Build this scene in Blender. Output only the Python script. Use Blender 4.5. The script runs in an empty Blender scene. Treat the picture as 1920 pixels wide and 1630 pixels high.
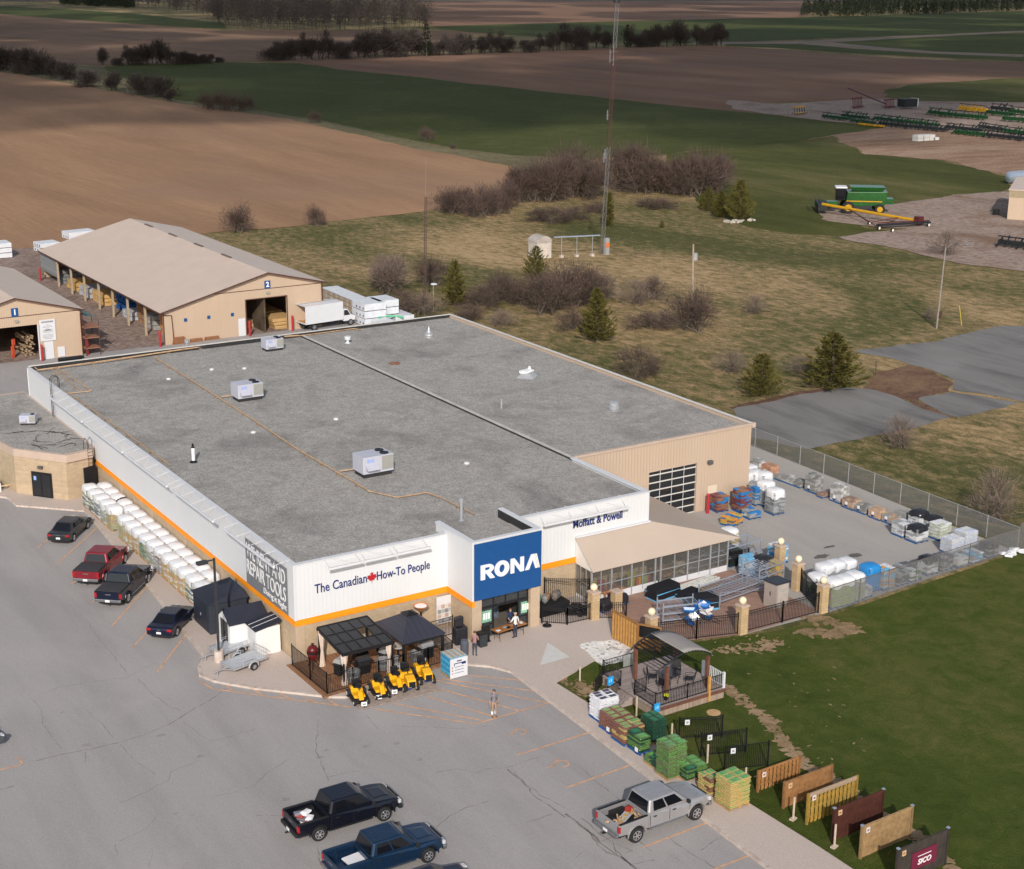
import bpy, bmesh, math, random
from mathutils import Matrix, Vector
R_=math.radians
random.seed(7)
SC=bpy.context.scene
COL=SC.collection
# ---------------------------------------------------------------- camera
YAW,PIT,ROL,FPX=0.569,0.290,0.008,2882.9
CAM=Vector((-36.72,-82.59,42.0))
cd=bpy.data.cameras.new('camera'); cam=bpy.data.objects.new('camera',cd); COL.objects.link(cam)
cd.sensor_width=36; cd.lens=FPX/1920*36; cd.clip_start=1; cd.clip_end=20000
FV=Vector((math.sin(YAW)*math.cos(PIT),math.cos(YAW)*math.cos(PIT),-math.sin(PIT)))
RV=FV.cross(Vector((0,0,1))).normalized(); UV_=RV.cross(FV)
R2=RV*math.cos(ROL)+UV_*math.sin(ROL); U2=-RV*math.sin(ROL)+UV_*math.cos(ROL)
mw=Matrix((R2,U2,-FV)).transposed().to_4x4(); mw.translation=CAM
cam.matrix_world=mw; SC.camera=cam
# ---------------------------------------------------------------- light
SUN_EL,SUN_AZ=30.0,31.0      # shadows fall towards azimuth 31 deg from +Y to +X
W=bpy.data.worlds.new('World'); SC.world=W; W.use_nodes=True
wn=W.node_tree; sk=wn.nodes.new('ShaderNodeTexSky'); sk.sky_type='NISHITA'; sk.sun_disc=False
sk.sun_elevation=R_(SUN_EL); sk.sun_rotation=R_(180+SUN_AZ); sk.air_density=1.0; sk.dust_density=1.5
bg=wn.nodes['Background']; wn.links.new(sk.outputs[0],bg.inputs[0]); bg.inputs[1].default_value=0.15
sl=bpy.data.lights.new('sun','SUN'); so=bpy.data.objects.new('sun',sl); COL.objects.link(so)
sl.energy=3.3; sl.angle=R_(0.55); sl.color=(1,0.93,0.84)
a=R_(SUN_AZ); e=R_(SUN_EL)
so.rotation_euler=Vector((math.sin(a)*math.cos(e),math.cos(a)*math.cos(e),-math.sin(e))).to_track_quat('-Z','Y').to_euler()
so.location=(-60,-100,80)
SC.view_settings.view_transform='Standard'; SC.view_settings.look='None'; SC.view_settings.exposure=0.06; SC.view_settings.gamma=1
SC.cycles.max_bounces=5; SC.cycles.transparent_max_bounces=12
SC.cycles.use_denoising=True
# ---------------------------------------------------------------- measuring helpers (pixel of the survey photo -> place)
def ray(x,y): return FV+R2*((x-960)/FPX)-U2*((y-815)/FPX)
def g(x,y,z=0.0):
    d=ray(x,y); t=(z-CAM.z)/d.z; return CAM+d*t
def onx(x,y,X):
    d=ray(x,y); return CAM+d*((X-CAM.x)/d.x)
def ony(x,y,Y):
    d=ray(x,y); return CAM+d*((Y-CAM.y)/d.y)
# ---------------------------------------------------------------- materials
def nt(name):
    m=bpy.data.materials.new(name); m.use_nodes=True
    return m,m.node_tree,m.node_tree.nodes['Principled BSDF']
def c4(c): return (c[0],c[1],c[2],1)
def ramp(t,inp,stops):
    r=t.nodes.new('ShaderNodeValToRGB'); e=r.color_ramp.elements
    while len(e)>1: e.remove(e[-1])
    e[0].position=stops[0][0]; e[0].color=c4(stops[0][1])
    for p,c in stops[1:]:
        q=e.new(p); q.color=c4(c)
    t.links.new(inp,r.inputs[0]); return r.outputs[0]
def coords(t,scale=(1,1,1),rot=(0,0,0),kind='Object'):
    tc=t.nodes.new('ShaderNodeTexCoord'); mp=t.nodes.new('ShaderNodeMapping')
    mp.inputs['Scale'].default_value=scale; mp.inputs['Rotation'].default_value=rot
    t.links.new(tc.outputs[kind],mp.inputs[0]); return mp.outputs[0]
def noise(t,v,scale,detail=4,rough=.6,dist=0):
    n=t.nodes.new('ShaderNodeTexNoise'); n.inputs['Scale'].default_value=scale; n.inputs['Detail'].default_value=detail
    n.inputs['Roughness'].default_value=rough; n.inputs['Distortion'].default_value=dist
    t.links.new(v,n.inputs['Vector']); return n.outputs['Fac']
def mix(t,f,a,b,mode='MIX'):
    m=t.nodes.new('ShaderNodeMix'); m.data_type='RGBA'; m.blend_type=mode
    for k,v in ((0,f),(6,a),(7,b)):
        if hasattr(v,'links'): t.links.new(v,m.inputs[k])
        elif k==0: m.inputs[0].default_value=v
        else: m.inputs[k].default_value=c4(v)
    return m.outputs[2]
def mth(t,op,a,b=None):
    m=t.nodes.new('ShaderNodeMath'); m.operation=op
    for k,v in ((0,a),(1,b)):
        if v is None: continue
        if hasattr(v,'links'): t.links.new(v,m.inputs[k])
        else: m.inputs[k].default_value=v
    return m.outputs[0]
def bump(t,b,h,strength=.3,dist=.05):
    n=t.nodes.new('ShaderNodeBump'); n.inputs['Strength'].default_value=strength; n.inputs['Distance'].default_value=dist
    t.links.new(h,n.inputs['Height']); t.links.new(n.outputs[0],b.inputs['Normal'])
MATS={}
def M(name,col,rough=.75,var=.15,scale=2.0,metal=0,bmp=0,spec=.3,coat=0,dirt=None):
    """plain painted / cast material with fine mottling"""
    if name in MATS: return MATS[name]
    m,t,b=nt(name); v=coords(t)
    n=noise(t,v,scale,5,.65)
    lo=[c*(1-var) for c in col]; hi=[min(1,c*(1+var)) for c in col]
    o=ramp(t,n,[(.3,lo),(.7,hi)])
    if dirt:
        n2=noise(t,v,scale*.35,4,.7,1.0); o=mix(t,ramp(t,n2,[(.5,(0,0,0)),(.72,(.7,.7,.7))]),o,dirt)
    t.links.new(o,b.inputs['Base Color'])
    b.inputs['Roughness'].default_value=rough; b.inputs['Metallic'].default_value=metal
    b.inputs['Specular IOR Level'].default_value=spec
    if coat: b.inputs['Coat Weight'].default_value=coat; b.inputs['Coat Roughness'].default_value=.05
    if bmp: bump(t,b,noise(t,v,scale*6,3),bmp,.02)
    MATS[name]=m; return m
def ribbed(name,col,period=.3,axis='x',depth=.5,var=.05,dark=.86,stain=None):
    """pressed metal siding with vertical ribs"""
    m,t,b=nt(name); v=coords(t)
    s=t.nodes.new('ShaderNodeSeparateXYZ'); t.links.new(v,s.inputs[0])
    h=mth(t,'ADD',s.outputs[0],s.outputs[1]) if axis=='xy' else s.outputs['xyz'.index(axis)]
    fr=mth(t,'FRACT',mth(t,'MULTIPLY',h,1/period))
    prof=ramp(t,fr,[(0,(0,0,0)),(.08,(1,1,1)),(.35,(1,1,1)),(.43,(0,0,0))])
    lines=ramp(t,fr,[(0,(dark,)*3),(.06,(1,1,1)),(.4,(1,1,1)),(.46,(dark,)*3),(.55,(1,1,1))])
    n=noise(t,coords(t,(.4,.4,.08)),1.2,5,.6)
    c=ramp(t,n,[(.3,[x*(1-var) for x in col]),(.75,[min(1,x*(1+var)) for x in col])])
    c=mix(t,1.0,c,lines,'MULTIPLY')
    if stain:
        n2=noise(t,coords(t,(1.2,1.2,.12)),1.0,5,.7,.5)
        c=mix(t,ramp(t,n2,[(.55,(0,0,0)),(.8,(.5,.5,.5))]),c,stain)
    t.links.new(c,b.inputs['Base Color']); b.inputs['Roughness'].default_value=.55
    bump(t,b,prof,depth,.03); return m
def blockwork(name,col,mortar,bw=.4,bh=.2,rot=0):
    m,t,b=nt(name)
    v=coords(t)
    s=t.nodes.new('ShaderNodeSeparateXYZ'); t.links.new(v,s.inputs[0])
    cb=t.nodes.new('ShaderNodeCombineXYZ'); t.links.new(mth(t,'ADD',s.outputs[0],s.outputs[1]),cb.inputs[0]); t.links.new(s.outputs[2],cb.inputs[1])
    br=t.nodes.new('ShaderNodeTexBrick'); t.links.new(cb.outputs[0],br.inputs[0]); br.inputs['Scale'].default_value=1
    br.inputs['Brick Width'].default_value=bw; br.inputs['Row Height'].default_value=bh; br.inputs['Mortar Size'].default_value=.012
    br.inputs['Color1'].default_value=c4(col); br.inputs['Color2'].default_value=c4([x*.88 for x in col]); br.inputs['Mortar'].default_value=c4(mortar)
    n=noise(t,v,1.1,5,.7); c=mix(t,1.0,br.outputs[0],ramp(t,n,[(.3,(.86,.85,.84)),(.7,(1.08,1.07,1.05))]),'MULTIPLY')
    t.links.new(c,b.inputs['Base Color']); b.inputs['Roughness'].default_value=.9
    bump(t,b,mth(t,'ADD',mth(t,'MULTIPLY',br.outputs['Fac'],-1.0),noise(t,v,18,3)),.5,.02); return m
def gravel(name,cols,scale=14,patch=.25,patchcol=(.06,.06,.065),pscale=.12):
    m,t,b=nt(name); v=coords(t)
    vo=t.nodes.new('ShaderNodeTexVoronoi'); vo.inputs['Scale'].default_value=scale; t.links.new(v,vo.inputs[0])
    s=t.nodes.new('ShaderNodeSeparateColor'); t.links.new(vo.outputs['Color'],s.inputs[0])
    k=len(cols)-1; o=ramp(t,s.outputs[0],[(i/k,c) for i,c in enumerate(cols)])
    n=noise(t,v,pscale,6,.62,.6); o=mix(t,ramp(t,n,[(.5,(0,0,0)),(.68,(patch*2,)*3)]),o,patchcol)
    n3=noise(t,v,1.3,4,.7); o=mix(t,1.0,o,ramp(t,n3,[(.3,(.85,.85,.85)),(.7,(1.12,1.12,1.12))]),'MULTIPLY')
    t.links.new(o,b.inputs['Base Color']); b.inputs['Roughness'].default_value=.95; b.inputs['Specular IOR Level'].default_value=.1
    bump(t,b,vo.outputs['Distance'],.6,.03); return m
def asphalt(name,col,dark,light,stain=.5,ang=.6,brown=(.2,.15,.12)):
    m,t,b=nt(name); v=coords(t)
    n=noise(t,v,9,6,.75); n1=noise(t,coords(t,(1,.16,1),(0,0,ang)),.35,6,.65,.4); n2=noise(t,v,.09,5,.55,.5)
    o=ramp(t,n,[(.3,[c*.86 for c in col]),(.72,[c*1.14 for c in col])])
    o=mix(t,ramp(t,n1,[(.45,(0,0,0)),(.75,(stain,)*3)]),o,dark)
    o=mix(t,ramp(t,n2,[(.5,(0,0,0)),(.72,(.55,)*3)]),o,light)
    n4=noise(t,v,.5,6,.8,1.5); o=mix(t,ramp(t,n4,[(.62,(0,0,0)),(.78,(.28,)*3)]),o,brown)
    n5=noise(t,v,45,2,.5); o=mix(t,1.0,o,ramp(t,n5,[(.3,(.82,.82,.82)),(.7,(1.15,1.15,1.15))]),'MULTIPLY')
    t.links.new(o,b.inputs['Base Color']); b.inputs['Roughness'].default_value=.9; b.inputs['Specular IOR Level'].default_value=.2
    bump(t,b,noise(t,v,40,3),.25,.01); return m
def grass(name,stops,big=.03,mid=.35,fine=7,stretch=(1,1,1),rot=0,spots=None,rough=1.0,bstr=.5,sp=(.6,.7),spscale=.22):
    m,t,b=nt(name); v=coords(t,stretch,(0,0,rot))
    n1=noise(t,v,big,6,.6,.8); n2=noise(t,v,mid,7,.72,.6); n3=noise(t,coords(t),fine,4,.7)
    f=mth(t,'ADD',mth(t,'MULTIPLY',n1,.4),mth(t,'ADD',mth(t,'MULTIPLY',n2,.4),mth(t,'MULTIPLY',n3,.2)))
    o=ramp(t,f,stops)
    if spots:
        n4=noise(t,coords(t),spscale,6,.75,1.2); o=mix(t,ramp(t,n4,[(sp[0],(0,0,0)),(sp[1],(.9,.9,.9))]),o,spots)
    n6=noise(t,coords(t),fine*3,2,.6); o=mix(t,1.0,o,ramp(t,n6,[(.3,(.55,.55,.55)),(.7,(1.4,1.4,1.4))]),'MULTIPLY')
    t.links.new(o,b.inputs['Base Color']); b.inputs['Roughness'].default_value=rough; b.inputs['Specular IOR Level'].default_value=.1
    bump(t,b,mth(t,'ADD',n3,n2),bstr,.25); return m
def soil(name,c1,c2,rot,c3=None,fur=1.5):
    m,t,b=nt(name); v=coords(t)
    n1=noise(t,coords(t,(1,.2,1),(0,0,rot)),.035,7,.62,.5); n2=noise(t,v,.6,5,.7)
    n3=noise(t,coords(t,(1,.05,1),(0,0,rot)),fur,3,.6)
    f=mth(t,'ADD',mth(t,'MULTIPLY',n1,.62),mth(t,'ADD',mth(t,'MULTIPLY',n2,.18),mth(t,'MULTIPLY',n3,.2)))
    o=ramp(t,f,[(.38,c1),(.52,[(a+b_)/2 for a,b_ in zip(c1,c2)]),(.64,c2)])
    if c3: o=mix(t,ramp(t,noise(t,v,.015,5,.6,1),[(.5,(0,0,0)),(.7,(.6,.6,.6))]),o,c3)
    n6=noise(t,v,3,3,.7); o=mix(t,1.0,o,ramp(t,n6,[(.25,(.88,.88,.88)),(.75,(1.1,1.1,1.1))]),'MULTIPLY')
    t.links.new(o,b.inputs['Base Color']); b.inputs['Roughness'].default_value=1; b.inputs['Specular IOR Level'].default_value=.05
    bump(t,b,n3,.3,.3); return m
def planks(name,col,dark,w=.14,axis='x',var=.2):
    m,t,b=nt(name); v=coords(t)
    s=t.nodes.new('ShaderNodeSeparateXYZ'); t.links.new(v,s.inputs[0]); h=s.outputs['xyz'.index(axis)]
    q=mth(t,'MULTIPLY',h,1/w); fr=mth(t,'FRACT',q); fl=mth(t,'FLOOR',q)
    wn_=t.nodes.new('ShaderNodeTexWhiteNoise'); wn_.noise_dimensions='1D'; t.links.new(fl,wn_.inputs['W'])
    c=ramp(t,wn_.outputs['Value'],[(0,[x*(1-var) for x in col]),(1,[min(1,x*(1+var)) for x in col])])
    c=mix(t,ramp(t,fr,[(0,(1,1,1)),(.07,(0,0,0)),(.93,(0,0,0)),(1,(1,1,1))]),c,dark)
    n=noise(t,coords(t,tuple(6 if 'xyz'[i]==axis else .8 for i in range(3))),2.5,5,.7)
    c=mix(t,1.0,c,ramp(t,n,[(.3,(.8,.8,.8)),(.7,(1.15,1.15,1.15))]),'MULTIPLY')
    t.links.new(c,b.inputs['Base Color']); b.inputs['Roughness'].default_value=.8; return m
def glass(name,col=(.02,.025,.03),rough=.06,alpha=1.0):
    m,t,b=nt(name); b.inputs['Base Color'].default_value=c4(col); b.inputs['Roughness'].default_value=rough
    b.inputs['Specular IOR Level'].default_value=.6; b.inputs['Alpha'].default_value=alpha; return m
def meshwire(name,col,period=.06,wire=.16):
    m,t,b=nt(name); v=coords(t)
    s=t.nodes.new('ShaderNodeSeparateXYZ'); t.links.new(v,s.inputs[0]); h=mth(t,'ADD',s.outputs[0],s.outputs[1])
    def ln(op):
        f=mth(t,'FRACT',mth(t,'MULTIPLY',mth(t,op,h,s.outputs[2]),1/period)); return mth(t,'LESS_THAN',f,wire)
    al=mth(t,'MAXIMUM',ln('ADD'),ln('SUBTRACT'))
    t.links.new(al,b.inputs['Alpha']); b.inputs['Base Color'].default_value=c4(col); b.inputs['Metallic'].default_value=.3; b.inputs['Roughness'].default_value=.5
    return m
# ---------------------------------------------------------------- geometry helpers
class MB:
    def __init__(s): s.v=[]; s.f=[]; s.m=[]; s.T=Matrix.Identity(4); s.k=0
    def add(s,vs,fs):
        o=len(s.v); T=s.T
        s.v+= [tuple(T@Vector(p)) for p in vs]; s.f+=[tuple(i+o for i in f) for f in fs]; s.m+=[s.k]*len(fs); return s
    def box(s,x0,x1,y0,y1,z0,z1):
        v=[(x0,y0,z0),(x1,y0,z0),(x1,y1,z0),(x0,y1,z0),(x0,y0,z1),(x1,y0,z1),(x1,y1,z1),(x0,y1,z1)]
        return s.add(v,[(3,2,1,0),(4,5,6,7),(0,1,5,4),(1,2,6,5),(2,3,7,6),(3,0,4,7)])
    def cbox(s,c,d,rz=0):
        T=s.T; s.T=T@Matrix.Translation(c)@Matrix.Rotation(rz,4,'Z'); x,y,z=[q/2 for q in d]; s.box(-x,x,-y,y,-z,z); s.T=T; return s
    def prism(s,pts,z0,z1):
        n=len(pts); A=sum(pts[i][0]*pts[(i+1)%n][1]-pts[(i+1)%n][0]*pts[i][1] for i in range(n))
        if A<0: pts=pts[::-1]
        v=[(p[0],p[1],z0) for p in pts]+[(p[0],p[1],z1) for p in pts]
        return s.add(v,[tuple(range(n))[::-1],tuple(range(n,2*n))]+[(i,(i+1)%n,n+(i+1)%n,n+i) for i in range(n)])
    def sideprism(s,pts,y0,y1):   # outline in x,z extruded along y
        T=s.T; s.T=T@Matrix(((1,0,0,0),(0,0,-1,0),(0,1,0,0),(0,0,0,1))); s.prism(pts,-y1,-y0); s.T=T; return s
    def poly(s,pts): return s.add(pts,[tuple(range(len(pts)))])
    def tube(s,pts,r,n=6,r1=None,cap=True):
        P=[Vector(p) for p in pts]; vs=[];k=len(P)
        for i,p in enumerate(P):
            d=(P[min(i+1,k-1)]-P[max(i-1,0)]).normalized()
            a=d.cross(Vector((0,0,1)));
            if a.length<.05: a=d.cross(Vector((0,1,0)))
            a.normalize(); b=d.cross(a); rr=r if r1 is None else r+(r1-r)*i/(k-1)
            for j in range(n):
                t=2*math.pi*j/n; vs.append(tuple(p+a*math.cos(t)*rr+b*math.sin(t)*rr))
        fs=[(i*n+j,i*n+(j+1)%n,(i+1)*n+(j+1)%n,(i+1)*n+j) for i in range(k-1) for j in range(n)]
        if cap: fs+=[tuple(range(n))[::-1],tuple(range((k-1)*n,k*n))]
        return s.add(vs,fs)
    def bar(s,p,q,w,h=None):
        """square bar from p to q"""
        h=h or w; p=Vector(p);q=Vector(q); d=(q-p).normalized(); a=d.cross(Vector((0,0,1)))
        if a.length<.05: a=Vector((1,0,0))
        a.normalize(); b=a.cross(d); vs=[]
        for c in(p,q):
            for x,y in((-1,-1),(1,-1),(1,1),(-1,1)): vs.append(tuple(c+a*x*w/2+b*y*h/2))
        return s.add(vs,[(3,2,1,0),(4,5,6,7),(0,1,5,4),(1,2,6,5),(2,3,7,6),(3,0,4,7)])
    def lathe(s,prof,n=12,c=(0,0,0)):
        vs=[(c[0]+r*math.cos(2*math.pi*j/n),c[1]+r*math.sin(2*math.pi*j/n),c[2]+z) for r,z in prof for j in range(n)]
        k=len(prof); fs=[(i*n+j,i*n+(j+1)%n,(i+1)*n+(j+1)%n,(i+1)*n+j) for i in range(k-1) for j in range(n)]
        return s.add(vs,fs+[tuple(range(n))[::-1],tuple(range((k-1)*n,k*n))])
    def ball(s,c,r,n=10,sz=1.0):
        return s.lathe([(max(.001,r*math.sin(math.pi*i/n)),-r*sz*math.cos(math.pi*i/n)) for i in range(n+1)],n+4,c)
    def pillow(s,c,d,rz=0,j=.0):
        """a filled sack: rounded flattened box"""
        x,y,z=[q/2 for q in d]; T=s.T; s.T=T@Matrix.Translation(c)@Matrix.Rotation(rz,4,'Z'); e=.86; u=.55
        r=lambda:1+random.uniform(-j,j)
        v=[]
        for zz,k in((-z*.9,.88),(-z*.2,1.0),(z*.5,.97)):
            for px,py in((-1,-e),(-e,-1),(e,-1),(1,-e),(1,e),(e,1),(-e,1),(-1,e)): v.append((px*x*k*r(),py*y*k*r(),zz))
        for px,py in((-u,-u),(u,-u),(u,u),(-u,u)): v.append((px*x,py*y,z*r()))
        f=[tuple(range(8))[::-1]]
        for L in(0,8): f+=[(L+i,L+(i+1)%8,L+8+(i+1)%8,L+8+i) for i in range(8)]
        f+=[(16,17,24),(17,18,25,24),(18,19,25),(19,20,26,25),(20,21,26),(21,22,27,26),(22,23,27),(23,16,24,27),(24,25,26,27)]
        s.add(v,f); s.T=T; return s
    def mesh(s,name,mats,smooth=False):
        me=bpy.data.meshes.new(name); me.from_pydata(s.v,[],s.f)
        if not isinstance(mats,(list,tuple)): mats=[mats]
        for m in mats: me.materials.append(m)
        if len(mats)>1: me.polygons.foreach_set('material_index',s.m)
        if smooth: me.polygons.foreach_set('use_smooth',[True]*len(me.polygons))
        me.update(); return me
def tag(o,label=None,cat=None,group=None,kind=None):
    if label: o['label']=label
    if cat: o['category']=cat
    if group: o['group']=group
    if kind: o['kind']=kind
    return o
def wmat(o):
    m=Matrix.Identity(4)
    while o is not None: m=Matrix.Translation(o.location)@Matrix.Rotation(o.rotation_euler.z,4,'Z')@m; o=o.parent
    return m
def link(name,me,parent=None,world=False):
    o=bpy.data.objects.new(name,me); COL.objects.link(o)
    if parent is not None:
        o.parent=parent
        if world: me.transform(wmat(parent).inverted())
    return o
def part(parent,name,mb,mats,smooth=False,bevel=0,world=False,label=None,seg=2):
    o=link(name,mb.mesh(name,mats,smooth),parent,world)
    if bevel:
        md=o.modifiers.new('b','BEVEL'); md.width=bevel; md.segments=seg; md.limit_method='ANGLE'; md.angle_limit=R_(35); md.harden_normals=False
    if label: o['label']=label
    return o
def thing(name,label,cat,loc=(0,0,0),rz=0,group=None):
    o=bpy.data.objects.new(name,None); COL.objects.link(o); o.empty_display_size=.3
    o.location=loc; o.rotation_euler=(0,0,rz); return tag(o,label,cat,group)
def single(name,label,cat,mb,mats,loc=(0,0,0),rz=0,group=None,smooth=False,bevel=0,world=False):
    me=mb.mesh(name,mats,smooth)
    if world: me.transform(Matrix.Translation(-Vector(loc)))
    o=bpy.data.objects.new(name,me); COL.objects.link(o); o.location=loc; o.rotation_euler=(0,0,rz)
    if bevel:
        md=o.modifiers.new('b','BEVEL'); md.width=bevel; md.segments=2; md.limit_method='ANGLE'; md.angle_limit=R_(35)
    return tag(o,label,cat,group)
def struct(name,mb,mats,kind='structure',label=None):
    o=link(name,mb.mesh(name,mats)); o['kind']=kind
    if label: o['label']=label
    return o
def base_name(n): return n.split('.')[0]
def dup(root,loc,rz=0,label=None,scale=None,group=None,cat=None):
    def cp(o,par):
        c=o.copy(); COL.objects.link(c); c.name=base_name(o.name)
        if par is not None: c.parent=par
        for ch in list(o.children): cp(ch,c)
        return c
    r=cp(root,None); r.location=loc; r.rotation_euler=(0,0,rz)
    if scale is not None: r.scale=(scale,)*3 if not hasattr(scale,'__len__') else scale
    if label: r['label']=label
    if group: r['group']=group
    if cat: r['category']=cat
    return r
def sheet(name,pts,z,mat,label=None,th=None):
    mb=MB()
    if th: mb.prism([(p[0],p[1]) for p in pts],z-th,z)
    else:
        n=len(pts); A=sum(pts[i][0]*pts[(i+1)%n][1]-pts[(i+1)%n][0]*pts[i][1] for i in range(n))
        if A<0: pts=pts[::-1]
        mb.poly([(p[0],p[1],z) for p in pts])
    return struct(name,mb,mat,label=label)
def gp(l,z=0): return [tuple(g(x,y,z)) for x,y in l]
def text_mesh(txt,size,ext=.01,off=0.0,mat=None,align='CENTER',sx=1.0,shear=0,sp=1.0,fit=None):
    c=bpy.data.curves.new('lettering','FONT'); c.body=txt; c.size=size; c.extrude=ext; c.offset=off; c.align_x=align; c.align_y='CENTER'; c.shear=shear; c.resolution_u=3; c.space_character=sp
    o=bpy.data.objects.new('lettering',c); COL.objects.link(o)
    dg=bpy.context.evaluated_depsgraph_get(); me=bpy.data.meshes.new_from_object(o.evaluated_get(dg))
    bpy.data.objects.remove(o); bpy.data.curves.remove(c)
    if fit:
        xs=[v.co.x for v in me.vertices]; ys=[v.co.y for v in me.vertices]; cx=(min(xs)+max(xs))/2; cy=(min(ys)+max(ys))/2
        kx=fit[0]/(max(xs)-min(xs)); ky=fit[1]/(max(ys)-min(ys))
        for v in me.vertices: v.co.x=(v.co.x-cx)*kx; v.co.y=(v.co.y-cy)*ky
    if sx!=1: me.transform(Matrix.Diagonal((sx,1,1,1)))
    me.materials.clear()
    if mat: me.materials.append(mat)
    return me
FRONT=Matrix(((1,0,0,0),(0,0,-1,0),(0,1,0,0),(0,0,0,1)))      # reading on a wall that faces -Y
LEFTW=Matrix(((0,0,-1,0),(-1,0,0,0),(0,1,0,0),(0,0,0,1)))     # reading on a wall that faces -X
def lettering(parent,txt,size,pos,mat,basis=FRONT,name='lettering',**k):
    me=text_mesh(txt,size,mat=mat,**k); me.transform(Matrix.Translation(pos)@basis); me.name=name
    return link(name,me,parent,True)
# ================================================================ GROUND
m_meadow=grass('meadow_grass',[(.43,(.085,.090,.032)),(.475,(.155,.135,.056)),(.51,(.245,.185,.092)),(.545,(.36,.25,.13)),(.59,(.47,.34,.19))],big=.03,mid=.9,fine=4,stretch=(1,.55,1),rot=.55,spots=(.15,.10,.07),sp=(.6,.75),spscale=.06)
m_lawn=grass('lawn_grass',[(.38,(.056,.080,.014)),(.48,(.082,.112,.021)),(.55,(.125,.135,.036)),(.64,(.20,.165,.065))],big=.05,mid=.6,fine=9,spots=(.26,.19,.10),sp=(.66,.74),spscale=.3,bstr=.9)
m_crop=grass('winter_crop',[(.4,(.056,.066,.018)),(.52,(.074,.084,.024)),(.62,(.10,.105,.04))],big=.02,mid=.2,fine=2)
m_crop2=grass('field_grass',[(.40,(.055,.062,.016)),(.5,(.082,.088,.024)),(.6,(.15,.13,.055))],big=.02,mid=.1,fine=2,stretch=(1,.35,1),rot=.3)
m_soilA=soil('ploughed_soil',(.26,.155,.096),(.43,.262,.155),.9,(.295,.19,.135))
m_soilC=soil('dark_soil',(.19,.11,.075),(.29,.175,.115),.5,(.24,.155,.12))
m_soilE=soil('reddish_soil',(.17,.105,.07),(.27,.17,.11),1.1,(.2,.14,.11))
m_verge=grass('verge_grass',[(.4,(.10,.095,.05)),(.55,(.2,.17,.095)),(.65,(.27,.215,.13))],big=.05,mid=.5,fine=3)
m_track=gravel('track_dirt',[(.2,.15,.11),(.3,.23,.17),(.25,.19,.15)],scale=3,patch=.3,patchcol=(.14,.1,.07))
m_asph=asphalt('weathered_asphalt',(.365,.345,.342),(.265,.25,.25),(.43,.405,.39),stain=.65,ang=.9)
m_yard=asphalt('yard_asphalt',(.41,.385,.365),(.2,.19,.18),(.40,.38,.36),stain=.3,ang=0)
m_old=asphalt('old_asphalt',(.21,.203,.197),(.085,.083,.082),(.27,.262,.255),stain=1.0,ang=-.5)
m_conc=asphalt('paved_concrete',(.53,.45,.405),(.44,.375,.34),(.58,.50,.455),stain=.35,ang=.2)
m_kerb=M('kerb_concrete',(.55,.47,.42),.9,.15,3,dirt=(.35,.25,.2))
m_slab=M('pale_concrete',(.58,.58,.56),.9,.08,2)
m_redyard=gravel('barn_yard_gravel',[(.22,.155,.13),(.3,.22,.19),(.34,.27,.23),(.2,.15,.13)],scale=2.2,patch=.4,patchcol=(.15,.1,.08),pscale=.15)
m_lot=gravel('gravel_lot',[(.30,.22,.18),(.39,.30,.25),(.22,.17,.14)],scale=1.5,patch=.45,patchcol=(.21,.13,.09),pscale=.07)
m_dirt=grass('bare_dirt',[(.4,(.2,.12,.08)),(.52,(.33,.215,.15)),(.62,(.40,.29,.21))],big=.04,mid=.2,fine=1.5,stretch=(.3,1,1),rot=.3)
m_paver=blockwork('herringbone_pavers',(.36,.22,.17),(.2,.14,.11),.4,.2)
def jag(pts,step,amp,seed=1):
    rr=random.Random(seed); out=[]; n=len(pts); 
    for i in range(n):
        a_=Vector((pts[i][0],pts[i][1],0)); b_=Vector((pts[(i+1)%n][0],pts[(i+1)%n][1],0)); k=min(90,max(1,int((b_-a_).length/step))); d=(b_-a_).normalized(); nn=Vector((-d.y,d.x,0)); w=0
        for j in range(k):
            w=w*.6+rr.gauss(0,amp)*.6; p=a_.lerp(b_,j/k)+nn*(w if j else 0); out.append((p.x,p.y))
    return out
sheet('ground',[(-4000,-500),(4500,-500),(9000,9000),(-2000,9500)],0.0,m_meadow)
far=lambda l: [tuple(g(max(-400,x),y)) for x,y in l]
sheet('far_grassland',[(-3000,2600),(9000,1500),(9000,8900),(-1900,9300)],.30,soil('far_soil',(.12,.095,.075),(.2,.15,.12),.5))
sheet('field_brown_near',jag(far([(-400,60),(-100,118),(0,135),(50,142),(130,157),(215,172),(320,192),(430,207),(550,225),(670,252),(780,280),(880,297),(960,313),(1010,335),(990,372),(950,392),(830,392),(700,407),(600,418),(560,424),(400,436),(370,441),(150,462),(0,468),(-400,500)]),5,0.7),.05,m_soilA)
sheet('hedge_verge',jag(far([(-400,40),(-100,103),(0,116),(190,126),(330,188),(480,206),(600,226),(700,248),(860,280),(960,292),(1110,298),(1110,320),(1010,335),(960,313),(880,297),(780,280),(670,252),(550,225),(430,207),(320,192),(215,172),(130,157),(50,142),(0,135),(-100,118),(-400,60)]),4,0.8),.06,m_verge)
sheet('field_green',jag(far([(190,127),(240,122),(450,118),(560,119),(620,128),(960,165),(1185,190),(1460,217),(1660,240),(1500,265),(1350,279),(1250,290),(1110,298),(960,292),(860,280),(700,248),(600,226),(480,206),(330,188)]),7,0.9),.07,m_crop)
sheet('field_brown_wide',jag(far([(560,118),(700,106),(900,99),(1040,93),(1230,88),(1350,87),(1450,93),(1600,105),(1800,115),(2100,121),(2500,128),(2500,180),(1920,147),(1850,150),(1700,160),(1660,172),(1700,190),(1640,192),(1620,186),(1400,195),(1360,200),(1460,217),(1185,190),(960,165),(620,128)]),10,1.6),.08,m_soilC)
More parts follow.
